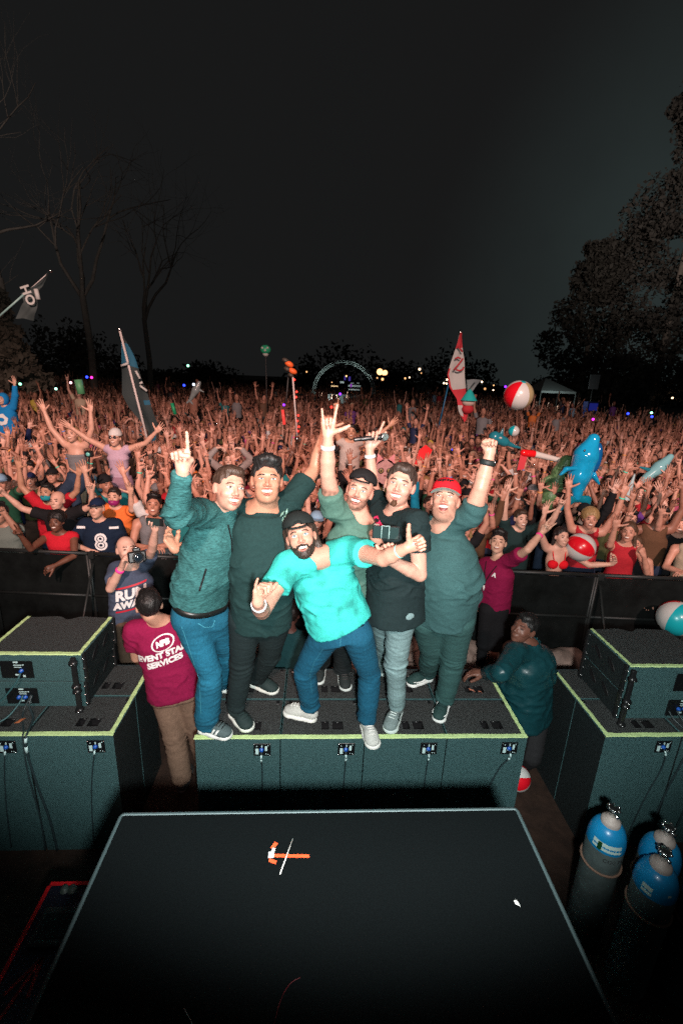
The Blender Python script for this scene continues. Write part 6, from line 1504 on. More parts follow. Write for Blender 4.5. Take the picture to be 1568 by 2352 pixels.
# lanyard staff member in the pit at the right
px = dict(pel=(1131,1392), neck=(1142,1284), head=(1143,1246), shR=(1112,1296), shL=(1175,1286), elR=(1098,1340,'f'), wrR=(1092,1376,'f'), elL=(1211,1262,'n'), wrL=(1244,1222,'f'),
          hipR=(1120,1400), hipL=(1146,1400), knR=(1118,1450), knL=(1146,1452), anR=(1112,1500), toR=(1105,1512), anL=(1136,1505), toL=(1134,1518))
s5 = stand(pit_skel(px, .96, torso=.50)); s5.face = (toward(s5.head, -.05, .05), UPD(.02, 0)); s5.hem = s5.pel-V(0,0,.03); s5.hand = {'L': ('horns', unit(V(.5,-.1,.8)), unit(V(-.2,-1,0)), 1.0), 'R': ('relax', V(0,0,-1), V(1,0,0), 1.0)}
r, off, R, VQ, VP = special('smiling staff member in maroon t-shirt with a lanyard, in the pit by the barrier', s5, dict(skin=(.62,.36,.26), hair=('short quiff', (.012,.010,.010)), shirt=TEE(MAROON), pants=dict(color=(.010,.010,.012), name='shorts', short=1)))
for k in 'LR': add_part('trouser_leg', (lambda F: (F.cap(s5.kn[k], s5.an[k], .058, .040, .01), F.mesh())[1])(Field(*bbox(s5.kn[k], s5.an[k], m=.1), .012)), off, r, CLOTH, (.012,.012,.014)) if k == 'R' else add_part('calf', (lambda F: (F.cap(s5.kn[k], s5.an[k], .055, .036, .01), F.mesh())[1])(Field(*bbox(s5.kn[k], s5.an[k], m=.1), .012)), off, r, SKINC, (.40,.18,.13))
for k in 'LR': shoe_parts(r, s5.an[k], s5.to[k], off, upper=(.015,.015,.018), sole=(.06,.06,.06), h=.010)
x_, y_, up_ = torso_axes(s5); bt = BVHTree.FromPolygons([tuple(v) for v in VQ[0]], [tuple(int(i) for i in q) for q in VQ[1]])
def onf(a, b): q = s5.neck+(-x_)*a+up_*b+y_*.3; h_ = bt.ray_cast(Vector(q), Vector(-y_), .6)[0]; return (np.array(h_[:]) if h_ is not None else q-y_*.2)+y_*.006
m = MB(); m.tube([onf(-.07,-.03), onf(-.045,-.12), onf(-.02,-.22), onf(-.02,-.28)], .005, 5); m.tube([onf(.07,-.03), onf(.035,-.12), onf(-.01,-.22), onf(-.02,-.28)], .005, 5); m.build('lanyard', CLOTH, r, off, (.01,.01,.012))
m = MB(); m.tube([onf(-.02,-.27), onf(-.025,-.33)], .010, 6); m.build('lanyard_tag', PRINT, r, off)
tv, tf = text_mesh('A', .055, .004); decal('lettering', tv, tf, s5.neck-x_*.075-up_*.125+y_*.1, -x_, up_, VQ, PRINT, r, off, .005)
band(r, s5, 'L', off, .05, .030, .016, (.95,.05,.30)); 
# people above and at the front of the audience
def at_px(x, y, yy, drop): p = aty(x, y, yy); return (p[0], yy, p[2]-drop)
AUD = 'audience behind the barrier'
def sit(sk):
    for k in 'LR': sk.kn[k] = sk.hip[k]+V(0,-.36,-.12); sk.an[k] = sk.kn[k]+V(0,.05,-.42)
SKF = (.62,.35,.26)
def crowd_special(label, x, y, yy, P, rz, spec, g, mod=None, pieces=(), scale=1.0, res=.42):
    loc = at_px(x, y, yy, 1.62*scale); r_ = local_person(label, P, loc, rz, spec, g, AUD, mod, scale)
    if mod is None: r_[0].location[2] = 0 if abs(loc[2]) < .3 else loc[2]
    for (k, c) in pieces: piece(r_[0], r_[1], r_[3], V(0,0,0), k, c)
    RESERVED.append((loc[0], yy, res)); return r_
JN = dict(color=(.03,.05,.09))
crowd_special('blond woman in a grey strapless top riding on shoulders with both arms high', 171, 997, 7.0, dict(armL=((.45,.9,-.1),(.05,1,0),'open'), armR=((.55,.85,-.1),(.25,.95,0),'open')), .0, dict(skin=SKF, hair=('long mid', (.34,.20,.10)), shirt=dict(tube=1, name='tube_top', color=(.20,.20,.21)), pants=JN), 'f', sit)
crowd_special('woman in white beanie and mirror sunglasses riding on shoulders, arms flung wide', 268, 1006, 6.9, dict(armL=((.9,.35,0),(.7,.7,-.1),'open'), armR=((.9,.45,0),(.75,.6,-.1),'open')), .0, dict(skin=SKF, hair=('long', (.09,.045,.03)), shirt=dict(name='crop_top', color=(.50,.36,.46), w=[.12,.12,.13,.145,.08], d=[.09,.09,.10,.105,.07], sleeve=0, fold=.004, neckline=.085), pants=dict(color=(.30,.18,.24))), 'f', sit, (('beanie', (.62,.60,.58)), ('sunglasses', (0,0,0))))
r8 = crowd_special('person in a bright blue hooded suit with a white belly oval, one arm up', 10, 918, 11.0, dict(armL=((.35,.9,-.1),(.1,1,0),'open'), armR=DN), .0, dict(skin=SKF, shirt=dict(name='hooded_suit', color=(.012,.22,.55), w=[.21,.20,.20,.19,.13], d=[.16,.17,.16,.13,.09], sleeve=2, fold=.006, ease=.02, neckline=.06, cuff=.9), pants=dict(color=(.012,.22,.55))), 'm', sit)
m = MB(); F = Field(V(-.2,-.25,1.4), V(.2,.2,1.95), .012); F.ell(r8[1].head+V(0,.02,.01), V(.12,.125,.145), None, .02); F.ell(r8[1].head+V(0,-.11,-.01), V(.078,.09,.098), None, .01, '-'); o = link('hood', np_mesh('hood', *F.mesh()), r8[0], [CLOTH], (.012,.22,.55))
tv = []; n = 24
for i in range(n):
    a = 2*math.pi*i/n; w_ = 1+.06*math.sin(a*6); tv += [(.125*w_*math.cos(a), .125*w_*math.sin(a), 0), (.06*math.cos(a), .045*math.sin(a), 0)]
decal('belly_patch', np.array(tv), [(2*i, (2*i+2) % (2*n), (2*i+3) % (2*n), 2*i+1) for i in range(n)], V(0,-.1,1.19), V(1,0,0), V(0,0,1), r8[4], PRINT, r8[0], V(0,0,0), .01)
r9 = crowd_special('man in a pale tank top riding on shoulders behind the horn sign', 805, 992, 7.4, dict(armR=((.35,.95,-.1),(-.05,1,0),'point'), armL=((.85,.35,-.1),(.75,.75,0),'open')), .0, dict(skin=(.55,.29,.19), hair=('short', (.02,.015,.012)), shirt=dict(name='tank_top', color=(.50,.42,.38), w=[.165,.155,.160,.150,.085], d=[.115,.108,.112,.11,.075], sleeve=0, fold=.006, neckline=.085), pants=dict(color=(.015,.015,.02))), 'm', sit)
tv = np.array([(-.06,-.02,0),(0,.045,0),(.06,-.02,0),(-.045,-.012,0),(0,.033,0),(.045,-.012,0)]); decal('print', tv, [(0,1,4,3),(1,2,5,4)], V(0,-.1,1.28), V(1,0,0), V(0,0,1), r9[4], PRINT, r9[0], V(0,0,0), .006)
for dz in (.0, -.05): tv, tf = quad_grid(-.045, -.006, .045, .006, 4, 1); decal('print', tv, tf, V(0,-.1,1.24+dz), V(1,0,0), V(0,0,1), r9[4], PRINT, r9[0], V(0,0,0), .006)
r10 = crowd_special('man in navy cap and dark number 8 jersey leaning on the barrier', 231, 1196, 5.45, dict(armR=((.45,-.7,-.35),(-.95,-.15,-.35),'relax',(-.6,-.8,-.2),(0,-.2,1)), armL=DN, look=.2), .0, dict(skin=(.60,.34,.25), grin=0, shirt=dict(name='jersey', color=(.008,.018,.040), w=[.19,.19,.19,.185,.12], d=[.14,.15,.14,.13,.085], sleeve=.65, fold=.006, ease=.02, neckline=.07), pants=JN), 'm', None, (('cap', (.008,.018,.05)),), res=.34)
tv, tf = text_mesh('8', .27, .012); decal('number', tv, tf, V(.055,-.1,1.23), V(1,0,0), V(0,0,1), r10[4], PRINT, r10[0], V(0,0,0), .008)
tv, tf = text_mesh('8', .26, -.008); decal('number_inside', tv, tf, V(.055,-.1,1.23), V(1,0,0), V(0,0,1), r10[4], plain('navy_print', (.008,.018,.04)), r10[0], V(0,0,0), .011)
for sx in (-1, 1):
    tv, tf = quad_grid(-.05, -.014, .05, .014, 4, 1); decal('shoulder_stripe', tv, tf, V(sx*.19,-.05,1.40), V(1,0,0), V(0,.0,1), r10[4], PRINT, r10[0], V(0,0,0), .008)
crowd_special('bald man in black t-shirt with both arms spread up at the left front', 139, 1162, 5.75, dict(armR=((.85,.30,-.1),(.55,.85,-.3),'horns'), armL=((.75,.35,-.2),(.25,.95,-.3),'horns')), .0, dict(skin=(.66,.38,.29), grin=0, shirt=TEE((.012,.012,.014)), pants=JN), 'm')
crowd_special('man in glasses, teal neck scarf and red t-shirt, both hands up wide', 113, 1125, 6.15, dict(armR=((.5,.75,-.1),(-.1,1,-.1),'open'), armL=((.65,.6,-.1),(.3,.95,-.2),'open')), .0, dict(skin=(.50,.26,.17), hair=('short', (.01,.01,.01)), beard=(.02,.013,.01), shirt=TEE((.50,.015,.03)), pants=JN), 'm', None, (('bandana', (.02,.30,.36)),))
crowd_special('laughing woman in a red top making a peace sign over the barrier', 138, 1222, 5.25, dict(armR=((.25,-.2,-.9),(.1,.85,-.45),'peace'), armL=((.2,-.6,-.7),(-.6,-.2,-.7),'relax')), .1, dict(skin=(.16,.065,.04), hair=('afro', (.008,.007,.007)), shirt=dict(name='top', color=(.55,.015,.03), w=[.14,.13,.135,.145,.10], d=[.10,.1,.11,.11,.07], sleeve=0, fold=.005, neckline=.085), pants=JN), 'f', None, (), .93, res=.3)
crowd_special('woman in white sunglasses and a camouflage shirt at the left border', 12, 1214, 5.4, dict(armR=DN, armL=((.35,.2,-.8),(-.3,.9,-.2),'fist')), .1, dict(skin=(.46,.23,.16), grin=0, hair=('short bun', (.01,.01,.01)), shirt=TEE((.16,.19,.17), mat=HEATHER2), pants=JN), 'f', None, (('sunglasses', (0,0,0)),), .95, res=.3)
rb = crowd_special('dark haired woman in a red bikini top hugging a beach ball at the barrier', 1280, 1253, 5.02, dict(armR=((.4,.6,-.2),(.0,1,-.1),'open'), armL=((.75,-.45,-.35),(.9,.25,-.45),'curl',(.2,.9,-.4),(-1,0,0))), .0, dict(skin=(.66,.37,.28), grin=0, hair=('long mid', (.02,.013,.012)), pants=JN), 'f', None, (), .95, res=.30)
sk = rb[1]
for sx in (-1, 1):
    F = Field(V(-.2,-.25,1.1), V(.2,.1,1.5), .008); F.ell(V(sx*.064,-.078,1.262), V(.068,.052,.060), None, .01); Vx, Q = F.mesh(); Vx[:,1] = Vx[:,1]; link('bikini_cup', np_mesh('bikini_cup', Vx, Q), rb[0], [CLOTH], (.75,.01,.02))
    m = MB(); m.tube([(sx*.062,-.112,1.285), (sx*.075,-.088,1.36), (sx*.085,-.055,1.44)], .006, 5); m.build('strap', CLOTH, rb[0], (0,0,0), (.75,.01,.02))
crowd_special('woman in a grey sweater with hands joined overhead, behind the teal sweater man', 528, 1057, 7.3, dict(armL=((.7,.6,-.1),(-.72,.8,0),'heart',(-.9,.1,0),(0,-1,-.2)), armR=((.7,.6,-.1),(-.72,.8,0),'heart',(-.9,.1,0),(0,-1,-.2))), .0, dict(skin=(.68,.42,.33), hair=('long', (.14,.06,.03)), shirt=dict(name='sweater', color=(.30,.27,.26), w=[.14,.135,.14,.15,.10], d=[.10,.10,.11,.11,.07], sleeve=2, fold=.006, neckline=.07), pants=JN), 'f', None, (), .96)
crowd_special('person in a bright teal long sleeve raising three fingers behind the red cap', 985, 1150, 6.0, dict(armR=((.15,1,-.1),(-.05,1,-.05),'peace'), armL=DN), .0, dict(skin=SKF, hair=('short', (.03,.02,.015)), shirt=dict(name='sweatshirt', color=(.008,.22,.36), w=[.165,.155,.160,.168,.12], d=[.115,.108,.112,.115,.08], sleeve=2, fold=.008, cuff=.9, neckline=.06), pants=JN), 'm')
crowd_special('tall bearded man in an orange top with a purple scarf, left of the photographer', 262, 1105, 6.0, dict(armR=((.3,.8,-.3),(.1,1,-.1),'open'), armL=((.25,.3,-.8),(.1,.9,-.3),'open')), .1, dict(skin=(.60,.34,.25), hair=('short', (.02,.015,.012)), shirt=TEE((.75,.17,.04)), pants=JN), 'm', None, (('bandana', (.30,.02,.14)),))
crowd_special('man in black hooded top and beanie laughing above the red and white beach ball', 1336, 1188, 5.75, dict(armL=((.3,.85,-.3),(.1,1,-.1),'open'), armR=DN), .0, dict(skin=(.68,.42,.34), beard=(.03,.018,.012), shirt=dict(name='hooded_top', color=(.010,.010,.012), w=[.18,.17,.17,.18,.12], d=[.125,.12,.12,.12,.08], sleeve=2, fold=.008, ease=.018, neckline=0, collar=.04), pants=JN), 'm', None, (('beanie', (.012,.012,.014)),))
crowd_special('man in blue headband and dark green t-shirt beside the lanyard staff member', 1190, 1200, 5.45, dict(armR=((.2,.9,-.2),(.05,1,-.1),'open'), armL=((.5,.5,-.5),(.1,.9,-.3),'horns')), .0, dict(skin=(.64,.38,.29), hair=('short', (.05,.03,.02)), shirt=TEE((.014,.035,.036)), pants=JN), 'm', None, ())
print('special people', round(time.time()-T0, 1))
spots = build_crowd()
near, far = [], []
for s in spots:
    q = s[2]; hid = any(a < q[0] < c and b < q[1] < d_+0 for (a, b, c, d_) in heroes_boxes)
    if s[3] < 1.9 and hid: continue
    (near if len(near) < 292 and not hid else far).append(s)
for n_, (y, x, q, d) in enumerate(near):
    if d < .6: pool = [11, 11, 6, 5, 12, 3, 0, 10, 14]
    else: pool = [0,1,2,3,4,5,6,7,8,9,10,12,13,14,0,1,5,8,10,13]
    i = rnd.choice(pool); rz = math.atan2(x-.2, y-1.0)*-.8+rnd.uniform(-.25,.25)
    add_person(x, y, 0, rz, rnd.uniform(.93,1.06)*(.97 if POSES[i]['g'] == 'f' else 1.0), rnd.random() < .5, i, place_name(*q))
print('near crowd', len(near), 'far', len(far), round(time.time()-T0, 1))
# the rest: one mesh of simple figures, every one with its own colours
def low_fig(P, lod):
    g = P['g']; sk = local_skel(P, g); parts = []
    def add(m, c): parts.append((np.concatenate(m.v), m.f, c))
    m = MB(); R = head_frame(*sk.face)
    if lod == 0:
        m.ball(sk.head+R@V(0,.005,-.008), (.074,.092,.112), R, 8, 6); m.tube([sk.head-V(0,0,.07), sk.neck-V(0,0,.03)], .052, 5, caps=False); m.tube([sk.head+R@V(0,.09,.0), sk.head+R@V(0,.112,-.03)], .012, 3)
    else: m.ball(sk.head, (.078,.09,.115), R, 5, 4)
    for k in 'LR':
        sh = sk.shL if k == 'L' else sk.shR; m.tube([sh, sk.el[k], sk.wr[k]], [.05,.038,.026], 5 if lod == 0 else 3, caps=False)
        if lod == 0:
            ch_ = hand_chains(sk.wr[k], sk.hand[k][1], sk.hand[k][2], k, sk.hand[k][0], 1.05)
            u = sk.hand[k][1]; m.tube([sk.wr[k]-u*.01, sk.wr[k]+u*.05, sk.wr[k]+u*.10], [.028,.042,.036], 5)
            tips = {}
            for c in ch_: 
                if c[5] != 'palm': tips.setdefault(c[5], [c[0]]).append(c[1])
            for tp_ in tips.values(): m.tube([tp_[0], tp_[2]], [.011,.010], 3, caps=False); m.tube([tp_[2], tp_[3]], [.010,.008], 3, caps=False)
        else: u = sk.hand[k][1]; m.tube([sk.wr[k], sk.wr[k]+u*.09, sk.wr[k]+u*.17], [.026,.05,.02], 3)
    add(m, 0)
    m = MB(); n = 8 if lod == 0 else 5; x, y, up = torso_axes(sk); vs = []
    secs = [(1.0,.16,.11),(1.15,.15,.105),(1.32,.17,.11),(1.42,.17,.085),(1.47,.06,.05)]
    for (z, a, b) in secs:
        for k in range(n): an = 2*math.pi*k/n; vs.append((a*math.cos(an), b*math.sin(an), z))
    m.add(vs, [(j*n+k, j*n+(k+1) % n, (j+1)*n+(k+1) % n, (j+1)*n+k) for j in range(4) for k in range(n)], 0, True)
    if P['g'] == 'm' and lod == 0:
        for k in 'LR': sh = sk.shL if k == 'L' else sk.shR; m.tube([sh, sh+(sk.el[k]-sh)*.5], [.066,.062], 5, caps=False)
    add(m, 1)
    m = MB(); c = sk.head+R@V(0,-.022,.036); m.ball(c, (.082,.092,.092), R, 7 if lod == 0 else 5, 5 if lod == 0 else 4)
    if g == 'f': m.tube([c+V(0,.05,0), c+V(0,.07,-.25)], [.09,.06], 5)
    add(m, 2)
    if lod == 0:
        m = MB()
        for sx in (-1, 1): m.ball(sk.head+R@V(sx*.030,.083,.006), (.014,.010,.008), R, 4, 3)
        m.ball(sk.head+R@V(0,.085,-.058), (.024,.010,.008), R, 5, 3); add(m, 3)
    Vx = np.concatenate([p[0] for p in parts]); tri = []; cl = []; n0 = 0
    for (v, f, c) in parts:
        for q in f:
            q = [a+n0 for a in q]
            for j in range(1, len(q)-1): tri.append((q[0], q[j], q[j+1]))
        cl += [c]*len(v); n0 += len(v)
    return Vx, np.array(tri), np.array(cl)
POSES2 = POSES+[dict(g='m', armL=DN, armR=DN), dict(g='f', armL=((.15,-.7,-.4),(-.3,.6,-.6),'grip'), armR=((.15,-.7,-.4),(-.3,.6,-.6),'grip')), dict(g='m', armL=DN, armR=((.3,.7,-.5),(-.1,1,-.1),'open'))]
LF = [[low_fig(P, l) for P in POSES2] for l in (0, 1)]
VV, TT, CC, n0 = [], [], [], 0
pool = [0,1,2,3,5,7,8,9,10,13,14,0,4,12,15,16,17,15,16,17,2,13]
for (y, x, q, d) in far:
    lod = 0 if d < 17 else 1; i = rnd.choice(pool); Vx, T_, cl = LF[lod][i]; s_ = rnd.uniform(.88,1.08); rz = math.atan2(x-.2, y)*-.8+rnd.uniform(-.3,.3)
    A = Vx*V(-s_ if rnd.random() < .5 else s_, s_, s_); zz = 0
    if rnd.random() < .018 and d > 5: zz = .75
    A = A@Rz(rz).T+V(x, y, zz); skc = rnd.choices(SK_, SKW)[0]; tp_ = rnd.choices(TOPC, TOPW)[0][1]; hc = rnd.choices(HC, HCW)[0][1] if rnd.random() < .8 else rnd.choices(TOPC, TOPW)[0][1]
    skc = tuple(c*.82 for c in skc); pal = np.array([skc, tp_ if rnd.random() > .12 else skc, hc, (.10,.04,.03)]); VV.append(A); TT.append(T_+n0); CC.append(pal[cl]); n0 += len(A)
me = np_mesh('crowd', np.concatenate(VV), np.concatenate(TT)); at = me.attributes.new('tint', 'FLOAT_COLOR', 'POINT'); C4 = np.concatenate([np.concatenate(CC), np.ones((n0, 1))], 1); at.data.foreach_set('color', C4.astype(np.float32).ravel())
CR = link('crowd', me, None, [mat('crowd_colours', attr='tint', rough=.7, noise=.12, nscale=6)]); tag(CR, kind='stuff'); CR['label'] = 'dense far crowd of people with raised arms stretching to the horizon'
print('crowd tris', sum(len(t) for t in TT), round(time.time()-T0, 1))
# ------------------------------------------------------------------ flags, totems and toys above the audience
def grid_flag(name, rows, parent, mats, mi=None, wave=.03, off=(0,0,0)):
    """cloth from rows of places (each row the same length), rippled"""
    R_ = np.array(rows); n, m_ = R_.shape[:2]; k = 4; out_ = []
    def up(A, k):
        idx = np.linspace(0, len(A)-1, (len(A)-1)*k+1); i = np.minimum(idx.astype(int), len(A)-2); t = (idx-i).reshape(-1, *([1]*(A.ndim-1))); return A[i]*(1-t)+A[i+1]*t
    G = up(R_, k); G = np.swapaxes(up(np.swapaxes(G, 0, 1), k), 0, 1); a, b = G.shape[:2]
    for i in range(a):
        for j in range(b): G[i, j, 1] += wave*(math.sin(j*.9+i*.35)+.6*math.sin(i*.8-j*.3))*(.3+j/b)
    m = MB(); f, fm = [], []
    for i in range(a-1):
        for j in range(b-1):
            q = (i*b+j, i*b+j+1, (i+1)*b+j+1, (i+1)*b+j); m.f.append(list(q)); m.mi.append(mi(i/(a-1), j/(b-1)) if mi else 0); m.sm.append(True)
    m.v.append(G.reshape(-1, 3)); m.n = a*b; return m.build(name, mats, parent, off)
def pole(a, b, r, m_, parent, off, name='pole'): m = MB(); m.tube([a, b], [r, r], 8); return m.build(name, m_, parent, off)
Y = 9.0; P = lambda x, y, yy=None: aty(x, y, yy or Y)
WP = plain('white_pole', (.62,.56,.54), .5); FB = plain('flag_black', (.022,.036,.038), .8); FBL = plain('flag_blue', (.010,.10,.17), .8); FW = plain('flag_white', (.50,.50,.48), .8)
a, b = P(275,757), P(356,1078); o = V(a[0], Y, 0); t = thing('flag', 'tall dark teal and black flag on a leaning white pole, left of the men', 'flag', o)
pole(a, b, .022, WP, t, o); m = MB(); m.ball(a, .035); m.build('finial', METAL, t, o)
mi_ = lambda u, v: 1 if (.06 < u < .26) or (.55 < u < .62 and v > .7) or (u > .86 and v > .4) else 0
grid_flag('cloth', [[P(277,764,9.06), P(279,764,9.06), P(281,768,9.06)], [P(279,806,9.06), P(287,806,9.06), P(304,812,9.06)], [P(280,850,9.06), P(298,850,9.06), P(324,858,9.06)], [P(281,905,9.06), P(310,900,9.06), P(338,898,9.06)], [P(296,935,9.06), P(325,940,9.06), P(350,940,9.06)], [P(340,990,9.06), P(350,985,9.06), P(362,978,9.06)], [P(344,1018,9.06), P(350,1022,9.06), P(358,1008,9.06)]], t, [FB, FBL], mi_, .035, o)
for (p, q) in (((279,840),(296,834)), ((312,852),(322,870)), ((322,886),(338,898)), ((321,881),(328,878))): pole(P(*p,8.96), P(*q,8.96), .022, FW, t, o, 'stripe')
a, b = P(-14,738,8.6), P(117,622,8.6); o = V(0, 8.6, 0)+V(a[0],0,0); t = thing('flag', 'black flag with white letters whipping on a pole at the far left', 'flag', o); pole(a, P(57,675,8.6), .016, mat('teal_pole', (.25,.42,.40), .4), t, o); pole(P(57,675,8.6), b, .007, WP, t, o); m = MB(); m.ball(b, .025); m.build('finial', METAL, t, o)
grid_flag('cloth', [[P(113,625,8.6), P(115,624,8.6), P(116,624,8.6)], [P(83,652,8.6), P(92,652,8.6), P(98,650,8.6)], [P(48,674,8.6), P(68,668,8.6), P(93,668,8.6)], [P(56,694,8.6), P(68,696,8.6), P(88,700,8.6)], [P(48,706,8.6), P(66,712,8.6), P(84,716,8.6)], [P(36,732,8.6), P(54,731,8.6), P(73,736,8.6)]], t, [plain('flag_charcoal', (.040,.055,.055), .8)], None, .03, o)
tv, tf = text_mesh('HO', .20, .006); c_ = P(64,678,8.5); m = MB(); ca, sa = math.cos(-1.25), math.sin(-1.25); m.add([(c_[0]+(v[0]*ca-v[1]*sa), 8.5, c_[2]+(v[0]*sa+v[1]*ca)) for v in tv], tf); m.build('lettering', FW, t, o)
pole(P(83,664,8.5), P(89,688,8.5), .035, FW, t, o, 'stripe')
# red and white flag
Y = 12.0; a, b = P(1058,757), P(1006,985); o = V(a[0], Y, 0); t = thing('flag', 'red and white flag with a red emblem on a leaning pole, right of the men', 'flag', o)
pole(a, P(1030,880), .02, WP, t, o); pole(P(1030,880), b, .018, plain('blue_pole', (.01,.12,.25), .5), t, o); m = MB(); m.tube([a, P(1056,770)], .03, 8); m.build('finial', METAL, t, o)
FR_ = plain('flag_red', (.55,.035,.05), .8)
z_ = lambda x, y: ((1000+x/5.227)/1.08865, (820+y/5.227)/1.08865)
Zp = lambda x, y: P(*z_(x, y), 11.94)
mi2 = lambda u, v: 0 if u < .16 else (1 if (u < .58 and not (u > .34 and v < .12)) or (.75 < u < .90 and v < .45) else 0)
grid_flag('cloth', [[Zp(785,60), Zp(795,60), Zp(805,60)], [Zp(742,215), Zp(780,210), Zp(815,210)], [Zp(660,450), Zp(740,430), Zp(830,400)], [Zp(615,610), Zp(690,600), Zp(838,560)], [Zp(640,770), Zp(740,760), Zp(850,740)], [Zp(740,930), Zp(800,930), Zp(872,930)], [Zp(765,1090), Zp(815,1090), Zp(885,1080)], [Zp(815,1190), Zp(840,1240), Zp(865,1200)]], t, [FR_, FW], mi2, .03, o)
for pts in ([(755,240),(785,275),(812,312)], [(820,400),(760,480),(700,550)], [(715,405),(750,385),(790,400)], [(730,545),(770,560),(815,545),(830,510)]):
    m = MB(); m.tube([P(*z_(*q), 11.80) for q in pts], .022, 6); m.build('emblem_stroke', FR_, t, o)
t = thing('flag', 'small grey flag with a dark bar hanging beside the red and white flag', 'flag', V(P(1080,880,12.5)[0], 12.5, 0)); o = V(P(1080,880,12.5)[0], 12.5, 0)
Zq = lambda x, y: P(*z_(x, y), 12.5); grid_flag('cloth', [[Zq(860,680), Zq(950,670), Zq(1060,680)], [Zq(860,760), Zq(940,740), Zq(1010,740)], [Zq(870,820), Zq(900,830), Zq(940,830)]], t, [plain('flag_grey', (.20,.24,.25), .8)], None, .02, o); pole(Zq(890,810), Zq(970,715), .02, FB, t, o, 'stripe'); pole(Zq(862,675), Zq(900,1100), .012, FB, t, o)
o = P(1076,918,11.9); t = thing('plush_toy', 'plush toy in a teal hat held up by the red flag', 'toy', o); m = MB(); m.lathe([(.21,-.02),(.15,.08),(.06,.22),(0,.27)], (0,0,0), 16); m.build('hat', plain('teal_felt', (.01,.45,.42), .8), t); m = MB(); m.ball((.0,0,-.07), (.17,.12,.10)); m.build('head', plain('pale_felt', (.55,.42,.36), .8), t); m = MB(); m.ball((0,0,-.24), (.16,.11,.12)); m.build('body', plain('red_felt', (.45,.02,.03), .8), t)
# beach balls
BC = dict(w=plain('ball_white', (.62,.62,.60), .28, coat=.3), r=plain('ball_red', (.72,.008,.02), .28, coat=.3), t=plain('ball_teal', (.01,.42,.48), .28, coat=.3), y=plain('ball_tan', (.42,.34,.18), .28, coat=.3))
def beach_ball(label, c, r, cols, rot, cap_=None):
    t = thing('beach_ball', label, 'beach ball', c); R_ = np.array(rot); n = len(cols); nv = 14
    for s_ in range(n):
        m = MB(); vs = []; k = 5
        for j in range(nv+1):
            th = .16+(math.pi-.32)*j/nv
            for i in range(k+1):
                a = 2*math.pi*(s_+i/k)/n; vs.append(R_@(r*V(math.sin(th)*math.cos(a), math.sin(th)*math.sin(a), math.cos(th))))
        m.add(vs, [(j*(k+1)+i, (j+1)*(k+1)+i, (j+1)*(k+1)+i+1, j*(k+1)+i+1) for j in range(nv) for i in range(k)], 0, True); m.build('panel', BC[cols[s_]], t)
    for sg in (1, -1): m = MB(); m.lathe([(r*math.sin(.18), r*math.cos(.18)), (r*.08, r*.997), (0, r*1.002)] if sg > 0 else [(0,-r*1.002),(r*.08,-r*.997),(r*math.sin(.18),-r*math.cos(.18))], (0,0,0), 18, 0, R_); m.build('end_cap', BC[cap_ or ('t' if 't' not in cols else 'w')], t)
    return t
def axis(d): return frame(unit(d))
beach_ball('big beach ball with red, white and tan panels flying over the audience', P(1190,908,8.0), .25, 'wtwrwy', axis(V(.05,-.45,1))@Rz(-.15), 't')
beach_ball('red and white beach ball hugged at the barrier', P(1332,1257,4.98), .17, 'rwrwrw', axis(V(.8,-.75,-.45))@Rz(1.75))
beach_ball('teal and white beach ball in the pit at the right edge', P(1552,1420,4.25), .19, 'twrwtw', axis(V(.1,-.1,1))@Rz(-.6))
beach_ball('red and white beach ball half hidden beside the rightmost subwoofer', P(1187,1786,2.62), .095, 'wrwrwr', axis(V(1,-.3,.3)))
beach_ball('small teal and white beach ball bouncing behind the raised fist', P(1179,990,9.0), .11, 'twwtww', axis(V(.1,-.2,1)))
# inflatables
def shiny(n, c, **k): return mat(n, c, .16, coat=.6, **k)
def inflate(name, label, loc, build, mats_, rot=None, parts=()):
    t = thing(name, label, 'inflatable', loc); return t
def soft(parent, name, prims, m_, h=.016, kr=.03, color=None):
    A = np.array([p for q in prims for p in (q[0], q[1])]); F = Field(A.min(0)-.25, A.max(0)+.25, h)
    for (a, b, ra, rb, *r_) in prims: F.cap(a, b, ra, rb, kr, sq=r_[0] if r_ else None)
    Vx, Q = F.mesh(); return link(name, np_mesh(name, Vx, Q), parent, [m_], color)
SB = mat('shiny_blue_vinyl', (.010,.34,.62), .12, noise=.22, nscale=6, bump=.5, bscale=9, coat=.7)
c_ = P(1340,1085,5.9); t = thing('inflatable_dolphin', 'shiny blue inflatable dolphin held upright over the audience', 'inflatable', c_); t.scale = (1.06,)*3
soft(t, 'body', [(V(-.03,0,-.33), V(-.05,0,-.05), .05, .135), (V(-.05,0,-.05), V(-.01,0,.22), .135, .150), (V(-.01,0,.22), V(.04,0,.42), .150, .075)], SB, .014)
soft(t, 'fin', [(V(-.14,-.04,.06), V(-.26,-.05,.05), .05, .035, (V(0,0,1), .6)), (V(-.26,-.05,.05), V(-.33,-.05,-.03), .035, .02, (V(0,0,1), .6))], SB, .011); soft(t, 'fin', [(V(.10,-.05,-.02), V(.19,-.06,-.13), .05, .02, (V(1,0,0), .5))], SB, .011)
soft(t, 'tail', [(V(-.03,0,-.34), V(-.14,-.02,-.38), .045, .05, (V(0,1,0), .5)), (V(-.14,-.02,-.38), V(-.23,-.02,-.50), .05, .02, (V(0,1,0), .5)), (V(-.03,0,-.34), V(.10,-.02,-.36), .045, .05, (V(0,1,0), .5)), (V(.10,-.02,-.36), V(.14,-.02,-.52), .05, .025, (V(0,1,0), .5))], mat('shiny_teal_vinyl', (.005,.18,.26), .12, coat=.7), .011)
m = MB(); m.ball(V(-.105,-.10,.29), (.014,.008,.018)); m.build('eye', IRIS, t)
